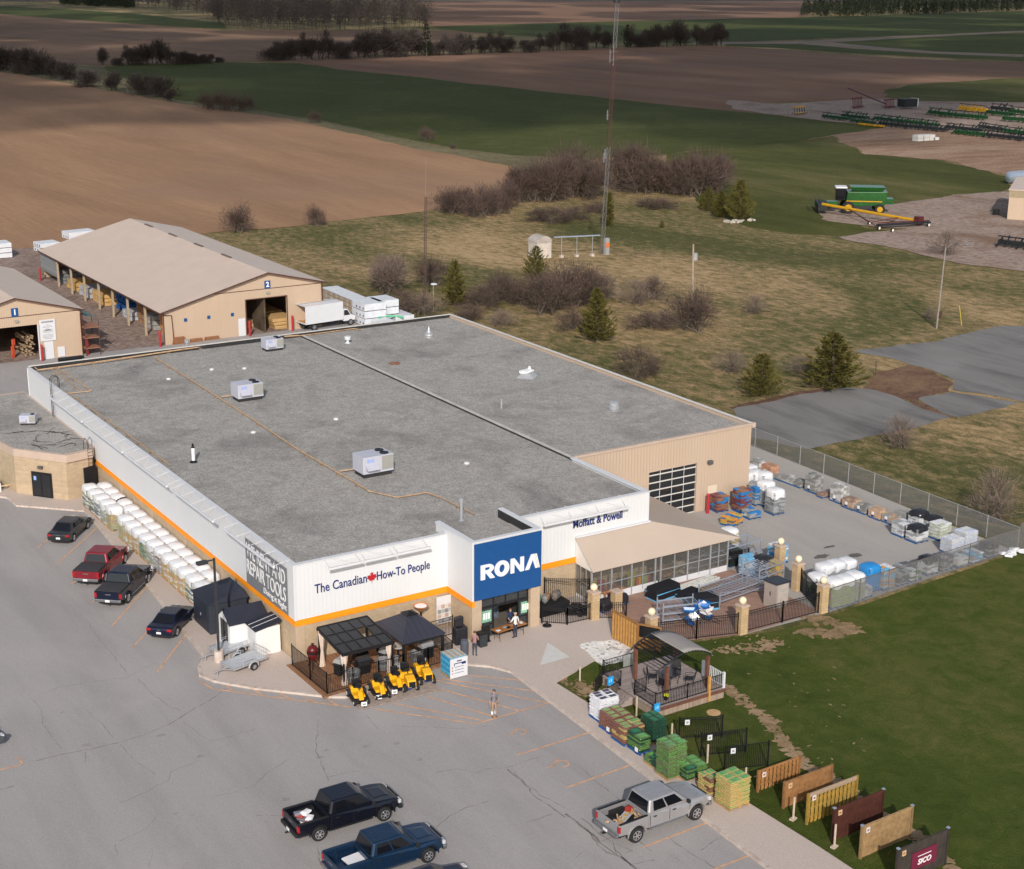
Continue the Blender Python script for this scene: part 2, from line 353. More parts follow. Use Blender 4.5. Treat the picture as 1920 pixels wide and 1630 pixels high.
sheet('field_brown_left',far([(-400,5),(0,27),(200,42),(425,57),(800,58),(1000,60),(870,66),(820,80),(900,92),(700,104),(560,117),(450,116),(190,124),(0,114),(-400,40)]),.09,m_soilE)
sheet('field_green_far_left',far([(-400,-12),(0,12),(130,18),(240,25),(420,44),(425,56),(200,42),(0,27),(-400,5)]),.12,m_crop)
sheet('field_green_far_right',far([(810,50),(1100,42),(1500,33),(1920,21),(2600,0),(2600,40),(1920,60),(1600,70),(1360,80),(1280,82),(1100,74),(950,66),(870,60)]),.13,m_crop)
sheet('field_green_right',far([(1360,84),(1620,72),(1920,63),(2600,45),(2600,125),(1920,114),(1800,110),(1600,100),(1450,90),(1360,87)]),.12,m_crop)
sheet('farm_track',jag(far([(1300,80),(1500,78),(1700,68),(1920,58),(1920,61),(1700,72),(1560,80),(1640,88),(1750,97),(1920,103),(1920,108),(1740,101),(1600,92),(1500,83),(1300,83)]),10,0.8),.16,m_track)
sheet('field_brown_top',far([(600,-12),(1600,-14),(1560,20),(1500,33),(1100,42),(810,50),(760,20)]),.2,m_soilC)
sheet('field_grass_knoll',jag(far([(1660,172),(1700,160),(1850,150),(1920,147),(2500,150),(2500,200),(1920,193),(1700,190),(1655,182)]),6,1.5),.1,m_crop2)
sheet('dealer_yard',jag(far([(1360,188),(1460,196),(1620,186),(1700,190),(1920,193),(2400,196),(2400,290),(1920,262),(1750,246),(1660,240),(1460,217),(1380,206)]),4,1.0),.11,m_lot)
sheet('field_grass_right',jag(far([(1350,279),(1500,265),(1560,256),(1620,290),(1760,300),(1860,325),(1900,332),(1885,362),(1780,370),(1700,382),(1560,392),(1540,410),(1660,432),(1700,440),(1700,455),(1500,440),(1400,425),(1340,400),(1290,360),(1250,300),(1250,290)]),3,0.9),.04,m_crop2)
sheet('dirt_bank',jag(far([(1660,240),(1750,246),(1920,262),(2300,280),(2300,400),(1920,330),(1860,325),(1760,300),(1620,290),(1560,256),(1500,265)]),3,1.1),.09,m_dirt)
sheet('gravel_lot',jag(far([(1560,390),(1700,380),(1780,368),(1885,360),(2300,350),(2300,540),(1920,510),(1800,495),(1700,470),(1590,452),(1570,445),(1700,430),(1660,428),(1540,412),(1535,400)]),2,0.7),.08,m_lot)
# parking, yards, pads
KX=lambda y: 9.78+(y+33.56)*(10.97-9.78)/(33.56-8.24)
sheet('parking_asphalt',[(-95,-90),(KX(-90),-90),(KX(-8.24),-8.24),(11,0),(20,2),(20,9),(45,9.4),(45.5,58),(56,58),(56,92),(50,93),(-95,93)],.012,m_asph)
sheet('barn_yard',[(-60,88.6),(-10,89),(5,88.8),(14,88.6),(24,88),(44,88),(52,90),(56,140),(46,160),(25,166),(0,166),(-60,160)],.03,m_redyard)
sheet('yard_asphalt',[(19,2),(19,-3),(27,-11.4),(34.5,-11.6),(55.4,-10.0),(56.3,14),(56.8,30),(54,52),(45,58),(45,12),(27,12),(27,2)],.02,m_yard)
pads=[[(1375,768),(1500,740),(1590,727),(1640,732),(1690,748),(1730,768),(1783,783),(1700,806),(1600,826),(1510,843),(1405,820)],
 [(1722,748),(1785,735),(1830,742),(1912,756),(1860,768),(1800,783),(1765,775)],
 [(1603,659),(1680,648),(1760,640),(1870,612),(1920,612),(2100,610),(2100,790),(1912,752),(1850,740),(1786,732),(1792,715),(1750,695),(1680,675)]]
for p in pads: sheet('old_pad',jag(gp(p),.8,.22),.03,m_old)
m_browngrass=grass('dead_grass',[(.4,(.10,.055,.04)),(.5,(.17,.10,.07)),(.62,(.26,.17,.10))],big=.1,mid=.8,fine=4)
sheet('dead_grass_strip',jag(gp([(1690,748),(1730,768),(1783,783),(1800,786),(1768,777),(1722,750),(1780,735),(1789,718),(1750,697),(1700,684),(1640,700),(1620,728)]),0.8,0.3),.02,m_browngrass)
sheet('crack_weeds',jag(gp([(1375,768),(1500,740),(1590,727),(1590,722),(1500,734),(1365,764)]),0.8,0.25),.025,m_browngrass)
# lawn right of the walk
lawn=[(11,-9),(19,-9.5),(30,-12.2),(34.5,-12.1),(55.4,-10.6),(90,-11),(140,-30),(100,-120),(8,-120),(13.3,-60),(13.2,-33.5),(12.8,-14)]
sheet('lawn',lawn,.035,m_lawn)
# wear path over the lawn and bare patches
m_wear=grass('worn_path',[(.38,(.17,.12,.06)),(.52,(.36,.25,.15)),(.62,(.48,.36,.23))],big=.1,mid=.9,fine=7)
def ribbon(pts,w,z,name,mat,jit=.25):
    P=[g(x,y) for x,y in pts]; q=[]
    for i in range(len(P)-1):
        n=max(2,int((P[i+1]-P[i]).length/.5))
        q+=[P[i].lerp(P[i+1],j/n) for j in range(n)]
    q.append(P[-1]); L=[];Rr=[]
    for i,p in enumerate(q):
        d=(q[min(i+1,len(q)-1)]-q[max(i-1,0)]).normalized(); nrm=Vector((-d.y,d.x,0)); t=min(1,min(i,len(q)-1-i)/3+.15)
        L.append(p+nrm*w*t*(1+random.uniform(-jit,jit)*2)); Rr.append(p-nrm*w*t*(1+random.uniform(-jit,jit)*2))
    mb=MB(); n=len(q); mb.add([(p.x,p.y,z) for p in L]+[(p.x,p.y,z) for p in Rr],[(n+i,n+i+1,i+1,i) for i in range(n-1)])
    return struct(name,mb,mat)
def blotch(c,rx,ry,z,mat,name,n=18,seed=0):
    rr=random.Random(seed); mb=MB(); P=[(c[0]+math.cos(2*math.pi*i/n)*rx*rr.uniform(.6,1.1),c[1]+math.sin(2*math.pi*i/n)*ry*rr.uniform(.6,1.1),z) for i in range(n)]
    mb.poly(P); return struct(name,mb,mat)
def scatter(path,w,n,name,seed,smin=.06,smax=.32):
    """ragged bare earth: many small overlapping scuffs along a line"""
    rr=random.Random(seed); P=[g(x,y) for x,y in path]; mb=MB(); tot=sum((b_-a_).length for a_,b_ in zip(P,P[1:]))
    for a_,b_ in zip(P,P[1:]):
        for i in range(int(n*(b_-a_).length/tot)):
            c=a_.lerp(b_,rr.random())+Vector((rr.gauss(0,w),rr.gauss(0,w),0)); r=rr.uniform(smin,smax); k=9; an=rr.uniform(0,3); z=.045+.012*rr.random()
            q=[]
            for j in range(k):
                t_=6.283*j/k; u=math.cos(t_)*r*rr.uniform(.5,1.2)*1.7; v=math.sin(t_)*r*rr.uniform(.5,1.2)*.7; q.append((c.x+u*math.cos(an)-v*math.sin(an),c.y+u*math.sin(an)+v*math.cos(an),z))
            mb.poly(q)
    return struct(name,mb,m_wear)
scatter([(1352,1285),(1400,1320),(1440,1352),(1475,1400),(1510,1440),(1560,1462),(1640,1520),(1720,1570),(1800,1640)],.22,520,'worn_path',3,.06,.26)
scatter([(1515,1158),(1560,1165),(1600,1182),(1560,1190),(1500,1185)],.32,230,'bare_patch',4); scatter([(1420,1203),(1450,1212),(1425,1222)],.35,60,'bare_patch',5,.05,.2); scatter([(1345,1222),(1400,1216),(1460,1204)],.3,90,'bare_patch',6,.05,.2)
scatter([(1052,1278),(1080,1286),(1110,1290),(1085,1300),(1130,1305)],.35,110,'bare_patch',7,.06,.22); scatter([(1340,1175),(1480,1290),(1540,1420),(1640,1450)],2.2,45,'bare_patch',8,.04,.11)
# paved apron and walk, raised behind a kerb
walkL=[(-8.2,43.6),(-6.84,41.87),(-6.75,39.5),(-2.4,35.3),(-2.75,30),(-4.1,10),(-4.61,3.81),(-5.5,2.6),(-5.83,1.5),(-5.4,.3),(-4.6,-.8),(-3.64,-2.0),(-.23,-5.45),(1.2,-6.3)]
apron=walkL+[(7.2,-4.0),(10.3,-6.9),(10.97,-8.24),(KX(-33.56),-33.56),(KX(-90),-90),(KX(-90)+3.2,-90),(13.3,-60),(13.2,-33.5),(12.4,-11.0),(17.5,-9.2),(20.6,-8.6),(21.2,-4.2),(20.4,.4),(0,.4),(.4,40),(0,44),(-8,47)]
top=[(p[0],p[1]) for p in apron]
sheet('apron_paving',top,.13,m_conc,th=.125)
kpts=[Vector((p[0],p[1],0)) for p in walkL+[(1.2,-6.3),(7.2,-4.0),(10.3,-6.9),(10.97,-8.24),(KX(-33.56),-33.56),(KX(-90),-90)][1:]]
mb=MB()
for a_,b_ in zip(kpts,kpts[1:]):
    if (b_-a_).length<.01: continue
    d=(b_-a_).normalized(); nn=Vector((d.y,-d.x,0))*.0
    mb.bar(a_+Vector((0,0,.075))-d*.02,b_+Vector((0,0,.075))+d*.02,.2,.15)
struct('kerb',mb,m_kerb)
sheet('white_stone_bed',jag(gp([(1087,1211),(1110,1203),(1150,1200),(1185,1213),(1196,1228),(1160,1240),(1130,1247),(1105,1228)],.13),0.25,0.09),.16,gravel('white_stones',[(.3,.28,.26),(.8,.79,.77),(.88,.87,.85),(.7,.67,.63)],scale=5,patch=.1),th=.1)
sheet('concrete_triangle',gp([(1027,1205),(1068,1232),(1012,1248)],.13),.136,m_slab)
sheet('paver_court',[(22.6,-2.0),(34.2,-2.0),(34.3,-11.2),(27.3,-11.4),(21.8,-9.8),(20.5,-4.4)],.06,m_paver)
# parking markings
m_line=M('orange_paint',(.62,.35,.20),.85,.3,2.2,dirt=(.38,.33,.31))
mk=MB()
def line(p,q,w=.12,z=.022):
    p=Vector(p);q=Vector(q); d=(q-p).normalized(); n=Vector((-d.y,d.x,0))*w/2
    mk.add([(p-n)[:2]+(z,),(q-n)[:2]+(z,),(q+n)[:2]+(z,),(p+n)[:2]+(z,)],[(0,1,2,3)])
def pl(a_,b_,w=.12): line(g(*a_),g(*b_),w)
for a_,b_ in [((105,1060),(182,990)),((70,1028),(90,1012)),((210,1175),(292,1082)),((134,1096),(145,1088)),((172,1131),(184,1122)),((249,1215),(283,1177)),((314,1140),(330,1123)),((295,1260),(368,1166)),
  ((968,1417),(1112,1372)),((1062,1478),(1195,1431)),((1205,1590),(1345,1536)),((1340,1630),(1434,1594)),((545,1560),(552,1557)),((600,1625),(614,1619)),((855,1626),(872,1618)),((0,1444),(43,1434)),((43,1434),(34,1420)),
  ((375,1278),(400,1293)),((400,1293),(660,1327)),((700,1330),(893,1358)),((893,1358),(1036,1316)),((795,1272),(1022,1318)),((815,1290),(975,1334)),((800,1306),(930,1346)),((858,1265),(983,1277)),((815,1272),(1012,1298)),((740,1320),(905,1352)),
  ((425,1286),(435,1295)),((473,1293),(492,1303)),((525,1301),(543,1310)),((571,1308),(590,1317)),((613,1312),(632,1322))]: pl(a_,b_)
def iso(c,rz,s):
    T=lambda x,y: Vector((c[0]+(x*math.cos(rz)-y*math.sin(rz))*s,c[1]+(x*math.sin(rz)+y*math.cos(rz))*s,0))
    arc=[T(-.1+.5*math.cos(t),-.35+.5*math.sin(t)) for t in [R_(a_) for a_ in range(140,385,22)]]
    for p,q in zip(arc,arc[1:]): line(p,q,.13*s)
    for p,q in [((0,.75),(0,.1)),((0,.1),(.45,.05)),((.45,.05),(.62,-.5)),((.62,-.5),(.85,-.45)),((0,.4),(.35,.4))]: line(T(*p),T(*q),.13*s)
    line(T(-.08,.95),T(.1,.95),.2*s)
iso(g(970,1374),R_(90),.62); iso(g(1046,1434),R_(90),.72)
struct('parking_markings',mk,m_line)
# cracks
m_crack=M('crack_fill',(.20,.185,.185),.95,.3,5)
ck=MB(); CR=random.Random(3)
def crack(pts,w=.05,amp=.18):
    P=[g(x,y) for x,y in pts]; q=[]
    for a_,b_ in zip(P,P[1:]):
        n=max(2,int((b_-a_).length/.35))
        for j in range(n):
            p=a_.lerp(b_,j/n)+Vector((CR.uniform(-amp,amp),CR.uniform(-amp,amp),0))*(.6 if j else 0); q.append(p)
    q.append(P[-1])
    for i,(p,r) in enumerate(zip(q,q[1:])):
        d=(r-p).normalized(); n=Vector((-d.y,d.x,0))*w*CR.uniform(.12,.55)
        ck.add([(p-n)[:2]+(.018,),(r-n)[:2]+(.018,),(r+n)[:2]+(.018,),(p+n)[:2]+(.018,)],[(0,1,2,3)])
A=lambda l: [(x/3.469,1160+y/3.469) for x,y in l]
crack(A([(1470,455),(1400,510),(1220,615),(1100,690),(960,750),(770,810),(600,850),(400,885),(230,930)]),.07,.06)
crack(A([(0,1115),(90,1090)]),.07,.05)
for l in [[(560,0),(640,130),(740,240),(830,360)],[(900,395),(1000,500),(1110,580),(1210,612)],[(560,595),(660,680),(740,780)],[(780,820),(880,930),(1010,1020)],[(550,870),(553,940)],[(200,520),(270,590),(280,700),(400,850)],[(290,490),(380,450),(500,430),(700,400),(830,385),(1000,290)],[(1190,670),(1300,760),(1390,800),(1665,720)],[(750,1220),(880,1160),(1100,1050),(1110,1000),(1310,920)],[(780,1450),(960,1360),(1040,1270)],[(750,1470),(770,1550)],[(990,1500),(970,1620)],[(1310,1170),(1500,1140),(1665,1080)]]: crack(A(l),.035,.12)
B_=lambda l: [(480+x/3.31,1180+y/3.31) for x,y in l]
for l,w in [([(390,560),(370,760),(450,940)],.05),([(1120,890),(1250,870),(1370,895),(1420,870),(1550,860),(1650,830),(1790,785)],.045),([(1560,870),(1700,990),(1720,1030),(1840,1110),(1920,1170)],.1),([(1600,890),(1760,1030),(1920,1110)],.06),([(1120,1230),(1200,1160),(1330,1100),(1440,1070)],.06),([(1680,1200),(1840,1150)],.05),([(0,960),(60,900),(200,810)],.04),([(430,920),(640,880)],.03),([(690,540),(760,630)],.04),([(840,600),(1300,620),(1440,600)],.03),([(380,1350),(400,1450)],.05),([(0,1155),(180,1162)],.04)]: crack(B_(l),w,.1)
D_=lambda l: [(1080+x/6,1440+y/6) for x,y in l]
for l,w in [([(-120,520),(0,600),(130,710),(260,840),(400,940),(560,1050),(680,1140)],.16),([(60,570),(200,690),(420,850),(460,980)],.06),([(120,700),(250,880),(340,950),(480,1000)],.08),([(260,840),(420,770)],.05),([(440,930),(620,1090),(760,1060),(890,1040)],.06),([(60,0),(180,110),(330,230),(490,370)],.04),([(710,830),(860,950)],.05),([(1070,800),(1250,940),(1560,1130)],.06),([(1400,930),(1540,830),(1700,770)],.05),([(1040,970),(1200,1080)],.05),([(0,1020),(90,940)],.05),([(450,860),(640,940),(560,960)],.05)]: crack(D_(l),w,.12)
for l,w in [([(1790,672),(1850,690),(1920,700),(2000,705)],.25),([(1780,660),(1840,652),(1920,642)],.3),([(1720,633),(1820,628)],.1)]: crack(l,w,.4)
struct('pavement_cracks',ck,m_crack)
for i,(x,y,rx,ry) in enumerate([(1541,1044,1.0,.5),(1603,1042,1.0,.5),(1555,1026,.8,.3)]): blotch(g(x,y),rx*.8,ry*.8,.03+.001*i,M('oil_stain',(.13,.12,.115),.8,.3,3),'oil_stain',seed=40+i)

rr=random.Random(77); mb=MB()
for i in range(24):
    c=g(rr.choice([rr.uniform(80,380),rr.uniform(900,1300),rr.uniform(520,900)]),rr.uniform(1080,1600)); 
    if c.x>KX(c.y)-1 or (c.y>-9 and c.x>-6.5): continue
    r=rr.uniform(.08,.3); k=11; mb.poly([(c.x+math.cos(6.283*j/k)*r*rr.uniform(.5,1.3),c.y+math.sin(6.283*j/k)*r*rr.uniform(.4,1.1),.0165+.0002*(i%7)) for j in range(k)])
struct('oil_spots',mb,M('oil_spot',(.285,.268,.262),.8,.2,6))
# ================================================================ BUILDINGS
m_white=ribbed('white_siding',(.67,.68,.70),.3,'xy',.2,.02,.965)
m_wtrim=M('white_trim',(.64,.65,.68),.5,.03,1)
m_orange=M('orange_stripe',(.90,.30,.012),.6,.04,1)
m_block=blockwork('tan_block',(.50,.385,.265),(.42,.33,.23))
m_pil=M('tan_render',(.47,.36,.26),.85,.08,2)
m_beige=ribbed('beige_siding',(.51,.39,.295),.3,'xy',.5,.03,.86,stain=(.52,.36,.24))
m_btrim=M('beige_trim',(.50,.39,.32),.6,.06,1)
m_broof=ribbed('beige_roof_sheet',(.60,.48,.40),.35,'y',.25,.05,.97)
m_broof2=ribbed('beige_canopy_sheet',(.47,.385,.32),.35,'x',.1,.03,.99)
m_roofg=gravel('roof_gravel',[(.22,.215,.21),(.35,.34,.32),(.42,.40,.375),(.27,.262,.255),(.48,.45,.42),(.32,.305,.29)],scale=13,patch=.2,patchcol=(.085,.085,.09),pscale=.16)
m_tar=M('tar_flashing',(.03,.03,.032),.6,.3,3)
m_alu=M('metal_cap',(.62,.60,.57),.45,.08,1)
m_blue=M('blue_sign',(.012,.075,.24),.45,.06,3)
m_signw=M('sign_white',(.80,.80,.82),.4,.02,1)
m_navy=M('navy_letters',(.02,.035,.16),.5,.05,1)
m_dkglass=glass('dark_glass',(.018,.02,.024),.05)
m_blackf=M('black_frame',(.015,.015,.018),.4,.2,3)
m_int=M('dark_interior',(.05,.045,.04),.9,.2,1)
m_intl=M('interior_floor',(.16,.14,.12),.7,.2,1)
m_brown=M('dark_brown_trim',(.09,.05,.04),.6,.15,2)
m_red=M('bollard_red',(.42,.035,.04),.5,.15,3)
m_gpipe=M('gas_pipe_paint',(.48,.32,.19),.6,.25,3,dirt=(.3,.15,.08))
m_galv=M('galvanised',(.50,.51,.54),.35,.12,4,metal=.5)
m_grey=M('hvac_grey',(.47,.48,.56),.5,.06,1)
m_black=M('black_plastic',(.012,.012,.014),.45,.25,4)
m_wood=planks('raw_timber',(.48,.33,.17),(.2,.12,.06),.15,'z')
H=6.64; WX=45.6; LY=58.6; RZ=6.42; X2=27.84; YW=9.42; EX0,EX1,EY=11.08,16.4,-3.19
st=thing('store_building','large flat-roofed store with white ribbed walls, orange stripe and gravel roof','building',(0,0,0))
P=lambda n,mb,m,**k: part(st,n,mb,m,world=True,**k)
mb=MB(); mb.box(.12,X2-.05,.12,LY-.1,5.9,RZ); P('roof_deck',mb,m_roofg)
mb=MB(); mb.box(X2+.15,WX-.12,YW+.1,LY-.1,5.9,RZ+.08); P('roof_deck',mb,m_roofg)
mb=MB(); mb.box(EX0+.25,EX1-.25,EY+.2,.11,5.9,RZ+.05); P('roof_deck',mb,m_roofg)
# white upper walls
OB,OT=2.55,2.97
mb=MB(); mb.box(0,.25,0,LY,OT,H); mb.box(.25,EX0,0,.25,OT,H); mb.box(EX1,X2,0,.25,OT,H)
mb.box(X2-.25,X2,.25,YW,4.3,H)
P('upper_wall',mb,m_white)
mb=MB(); mb.box(EX0,EX0+.25,EY,0.26,OT,7.0); mb.box(EX0,EX0+.25,.26,1.5,RZ-.1,7.0); mb.box(EX1-.25,EX1,EY,1.6,RZ-.6,7.0); mb.box(EX1-.25,EX1,EY,0,OT,RZ-.6); mb.box(EX0+.25,EX1-.25,EY,EY+.2,6.0,7.0)
P('entrance_tower_wall',mb,m_white)
mb=MB()
mb.box(-.06,.32,-.06,LY,H,H+.07); mb.box(.32,EX0,-.06,.32,H,H+.07); mb.box(EX1,X2+.06,-.06,.34,H,H+.07); mb.box(X2-.4,X2+.06,.34,YW,H,H+.07)
mb.box(EX0-.05,EX0+.34,EY-.04,1.55,7.0,7.07); mb.box(EX1-.34,EX1+.05,EY-.04,1.65,7.0,7.07); mb.box(EX0+.34,EX1-.34,EY-.04,EY+.3,7.0,7.07)
mb.box(-.04,-.003,-.03,.12,OT,H); mb.box(-.03,.13,-.05,-.003,OT,H); mb.box(-.04,.26,LY,LY+.05,0,H)
P('parapet_cap',mb,m_wtrim)
mb=MB(); mb.box(.32,.36,.32,LY-.3,RZ,H-.02); mb.box(EX1-.37,EX1-.34,EY+.3,1.6,RZ,7.0)
mb.box(.3,WX,LY-.15,LY-.02,RZ,6.78); P('roof_flashing',mb,m_tar)
mb=MB(); mb.box(.1,WX+.02,LY-.1,LY+.12,6.8,6.86); mb.box(WX-.16,WX+.12,YW+.1,LY-.12,6.75,6.82); P('roof_edge_cap',mb,m_alu)
mb=MB(); mb.box(X2-.12,X2-.02,YW,LY-.2,RZ-.3,RZ+.1); P('joint_flashing',mb,m_tar)
mb=MB(); mb.box(X2-.02,X2+.16,YW,LY-.2,RZ-.3,RZ+.22); P('expansion_joint_curb',mb,M('curb_grey',(.50,.49,.46),.7,.12,1))
mb=MB(); mb.box(.26,EX0,.02,.06,OT+.0,OT+.01); 
mb=MB(); mb.box(-.02,.2,-.02,39.3,OB,OT); mb.box(.2,EX0-.02,-.02,.2,OB,OT); mb.box(EX0-.02,EX0+.2,EY-.02,-.02,OB,OT); mb.box(EX1,21.5,-.02,.2,OB,OT)
P('orange_stripe',mb,m_orange)
mb=MB(); mb.box(.05,.3,.05,LY,0,OB); mb.box(.3,EX0+.05,.05,.3,0,OB); mb.box(EX0+.05,EX0+.3,EY+.1,.3,0,OB); mb.box(EX1-.3,X2,.05,.3,0,OB if False else 2.55); mb.box(EX1-.3,EX1-.05,EY+.1,.05,0,OB)
P('block_wall',mb,m_block)
for q in [(0,.62,0,.045,0,OB),(0,.045,.045,.62,0,OB),(EX0+.02,EX0+.75,EY+.02,EY+.45,0,OT+.05),(EX1-.75,EX1-.02,EY+.02,EY+.45,0,OT+.05)]+[(.0,.045,y,y+.5,0,OB) for y in (5,12,19,26,33)]: P('wall_pilaster',MB().box(*q),m_pil)
mb=MB(); mb.box(X2,WX,YW,YW+.25,0,6.62); mb.box(WX-.25,WX,YW+.25,LY,0,6.7); mb.box(X2-.2,WX,LY-.02,LY-.0,0,6.5)
# garage opening is cut by building the front in pieces
mb=MB(); G0,G1,GT=35.1,39.95,4.25
mb.box(X2,G0,YW,YW+.25,0,6.62); mb.box(G1,WX,YW,YW+.25,0,6.62); mb.box(G0,G1,YW,YW+.25,GT,6.62); mb.box(WX-.25,WX,YW+.25,LY,0,6.7); P('rear_wing_wall',mb,m_beige)
mb=MB(); mb.box(X2,WX+.35,YW-.12,YW+.2,6.62,6.8); mb.box(WX-.0,WX+.35,YW-.12,YW+.9,6.4,6.62); P('wing_fascia',mb,m_btrim)
mb=MB(); mb.box(G1,G1+.28,YW-.03,YW,0,GT+.1); mb.box(G0,G1,YW-.03,YW,GT,GT+.1); P('door_surround',mb,m_btrim)
gd=part(st,'garage_door',MB().box(G0,G1,YW+.16,YW+.2,0,GT),m_dkglass,world=True)
mb=MB()
for k in range(7): z=.0+k*GT/6.6; mb.box(G0,G1,YW+.1,YW+.15,z,z+.09)
for k in range(1,4): x=G0+(G1-G0)*k/4; mb.box(x-.02,x+.02,YW+.12,YW+.145,0,GT)
part(gd,'door_rail',mb,m_alu,world=True)
dr=part(st,'side_door',MB().box(41.2,42.15,YW-.04,YW-.003,0,2.05),M('cream_door',(.66,.56,.44),.5,.04,1),world=True)
part(dr,'handle',MB().box(41.27,41.33,YW-.1,YW-.04,.95,1.1),m_galv)
part(st,'wall_lamp',MB().box(41.0,41.45,YW-.3,YW-.003,4.0,4.3),M('lamp_grey',(.1,.1,.1),.5,.2,3),world=True,bevel=.03)
# sign panel
sp=part(st,'blue_sign_panel',MB().box(EX0+.12,EX1-.02,EY-.12,EY-.05,3.02,6.93),m_blue,world=True)
def pol(pts,parent,name,mat,y,th=.05):
    mb=MB(); mb.sideprism(pts,y-th,y); return part(parent,name,mb,mat)
SX=lambda u: EX0+.12+u*(EX1-EX0-.14)      # panel fractions
SZ=lambda w: 3.02+w*(6.93-3.02)
lx0,lz0,lh=SX(.085),SZ(.355),1.02
def glyph(x,w,polys,h=1.0):
    for p in polys:
        mb=MB(); mb.sideprism([(lx0+x+u*w,lz0+v*lh*h) for u,v in p],EY-.19,EY-.12); part(sp,'letter',mb,m_signw)
lw=(SX(.975)-lx0)
# R
def ringmesh(cx,cz,rx,rz,ix,iz,n=28,a0=0,a1=360,skew=0):
    mb=MB(); vs=[]
    for i in range(n+1):
        t=R_(a0+(a1-a0)*i/n)
        for (p,q) in((rx,rz),(ix,iz)): 
            X=cx+math.cos(t)*p; Z=cz+math.sin(t)*q; vs+=[(X,EY-.19,Z),(X,EY-.12,Z)]
    fs=[]
    for i in range(n):
        o=4*i; fs+=[(o,o+2,o+6,o+4),(o,o+4,o+5,o+1),(o+2,o+3,o+7,o+6)]
    mb.add(vs,fs); return mb
wR=lw*.235; 
part(sp,'letter',ringmesh(lx0+wR*.52,lz0+lh*.71,wR*.40,lh*.29,wR*.13,lh*.10,16,-90,90),m_signw)
glyph(0,wR,[[(0,0),(.30,0),(.30,1),(0,1)],[(.30,.81),(.52,.81),(.52,1),(.30,1)],[(.30,.42),(.52,.42),(.52,.61),(.30,.61)],[(.36,.42),(.70,.42),(1.0,0),(.66,0)]])
xO=lw*.352; part(sp,'letter',ringmesh(lx0+xO,lz0+lh*.5,lw*.122,lh*.54,lw*.046,lh*.28),m_signw)
glyph(lw*.497,lw*.225,[[(0,0),(.27,0),(.27,.62),(.71,0),(1,0),(1,1),(.73,1),(.73,.38),(.29,1),(0,1)]])
glyph(lw*.745,lw*.255,[[(0,0),(.25,0),(.50,.66),(.50,1),(.40,1)],[(.50,1),(.58,1),(.80,0),(.68,0),(.50,.6)],[(.61,1),(.67,1),(.89,0),(.83,0)],[(.70,1),(.76,1),(.98,0),(.92,0)]])
lettering(st,'The Canadian',.78,ony(639,1094,0),m_navy,ext=.02,off=.004,fit=(ony(688,1084,0).x-ony(590,1107,0).x,.62)).location.y-=.03
lettering(st,'How-To People',.78,ony(756.5,1071.5,0),m_navy,ext=.02,off=.004,fit=(ony(806,1061,0).x-ony(707,1081,0).x,.78)).location.y-=.03
leaf=[(0,-.36),(.025,-.12),(.19,-.16),(.16,-.08),(.36,.06),(.29,.1),(.33,.24),(.2,.22),(.17,.28),(.07,.17),(.11,.4),(.04,.36),(0,.46)]
leaf=leaf+[(-x,z) for x,z in leaf[::-1][1:-1]]
cp=ony(697,1084.5,0); mb=MB(); mb.sideprism([(cp.x+x,cp.z+z) for x,z in leaf],-.04,-.01); part(st,'maple_leaf',mb,M('leaf_red',(.42,.02,.03),.5,.05,1),world=True)
lettering(st,'Moffatt & Powell',.86,ony(1121,973.5,0),m_navy,ext=.02,off=.016,fit=(ony(1167,964,0).x-ony(1075,983,0).x,.62)).location.y-=.03
# grey banner on the long wall
b0,b1=onx(461,1013,0),onx(538.5,1063,0); yb0,yb1=b0.y,b1.y; zt=6.2; zb=3.0
bn=part(st,'grey_banner',MB().box(-.06,-.045,yb1,yb0,zb,zt),M('banner_grey',(.19,.195,.215),.6,.08,2),world=True)
yc=(yb0+yb1)/2; Lb=yb0-yb1
lettering(bn,'WE RENT AND',1.22,Vector((-.09,yc,zt-.72)),m_signw,LEFTW,ext=.012,off=.003,fit=(Lb*.93,1.0))
lettering(bn,'REPAIR TOOLS',1.22,Vector((-.09,yc,zt-1.88)),m_signw,LEFTW,ext=.012,off=.003,fit=(Lb*.94,1.0))
lettering(bn,'Doing it Right',.62,Vector((-.09,yc-Lb*.21,zb+.42)),m_signw,LEFTW,ext=.012,off=.0,fit=(Lb*.54,.52))
# glazed entrance
ex0,ex1=EX0+.75,EX1-.75
ent=part(st,'entrance_frame',MB(),m_blackf,world=True)
mb=MB(); y0,y1=EY+.3,EY+.42
for x in (ex0,ex0+1.05,ex0+2.0,ex0+3.0,ex1-.08): mb.box(x,x+.08,y0,y1,2.2 if x in(ex0+2.0,) else 0,3.0)
for z in (0,2.1,2.92): 
    if z==0: mb.box(ex0+.08,ex0+1.05,y0,y1,0,.1); mb.box(ex0+3.08,ex1-.08,y0,y1,0,.1)
    else: mb.box(ex0,ex1,y0-.01,y1+.01,z,z+.14)
mb.box(ex0+.08,ex0+1.05,y0+.01,y1-.01,.9,.98); mb.box(ex0+3.08,ex1-.08,y0+.01,y1-.01,.9,.98)
ent.data=mb.mesh('entrance_frame',m_blackf)
gm=glass('entrance_glass',(.05,.055,.06),.04,.7)
for x0,x1,z0,z1 in [(ex0+.08,ex0+1.05,.1,2.1),(ex0+3.08,ex1-.08,.1,2.1),(ex0+.08,ex0+1.05,2.24,2.92),(ex0+1.13,ex0+2.0,2.24,2.92),(ex0+2.08,ex0+3.0,2.24,2.92),(ex0+3.08,ex1-.08,2.24,2.92)]:
    part(ent,'glass_pane',MB().box(x0,x1,y0+.05,y0+.065,z0,z1),gm)
mp=M('poster_green',(.22,.45,.33),.5,.3,5); 
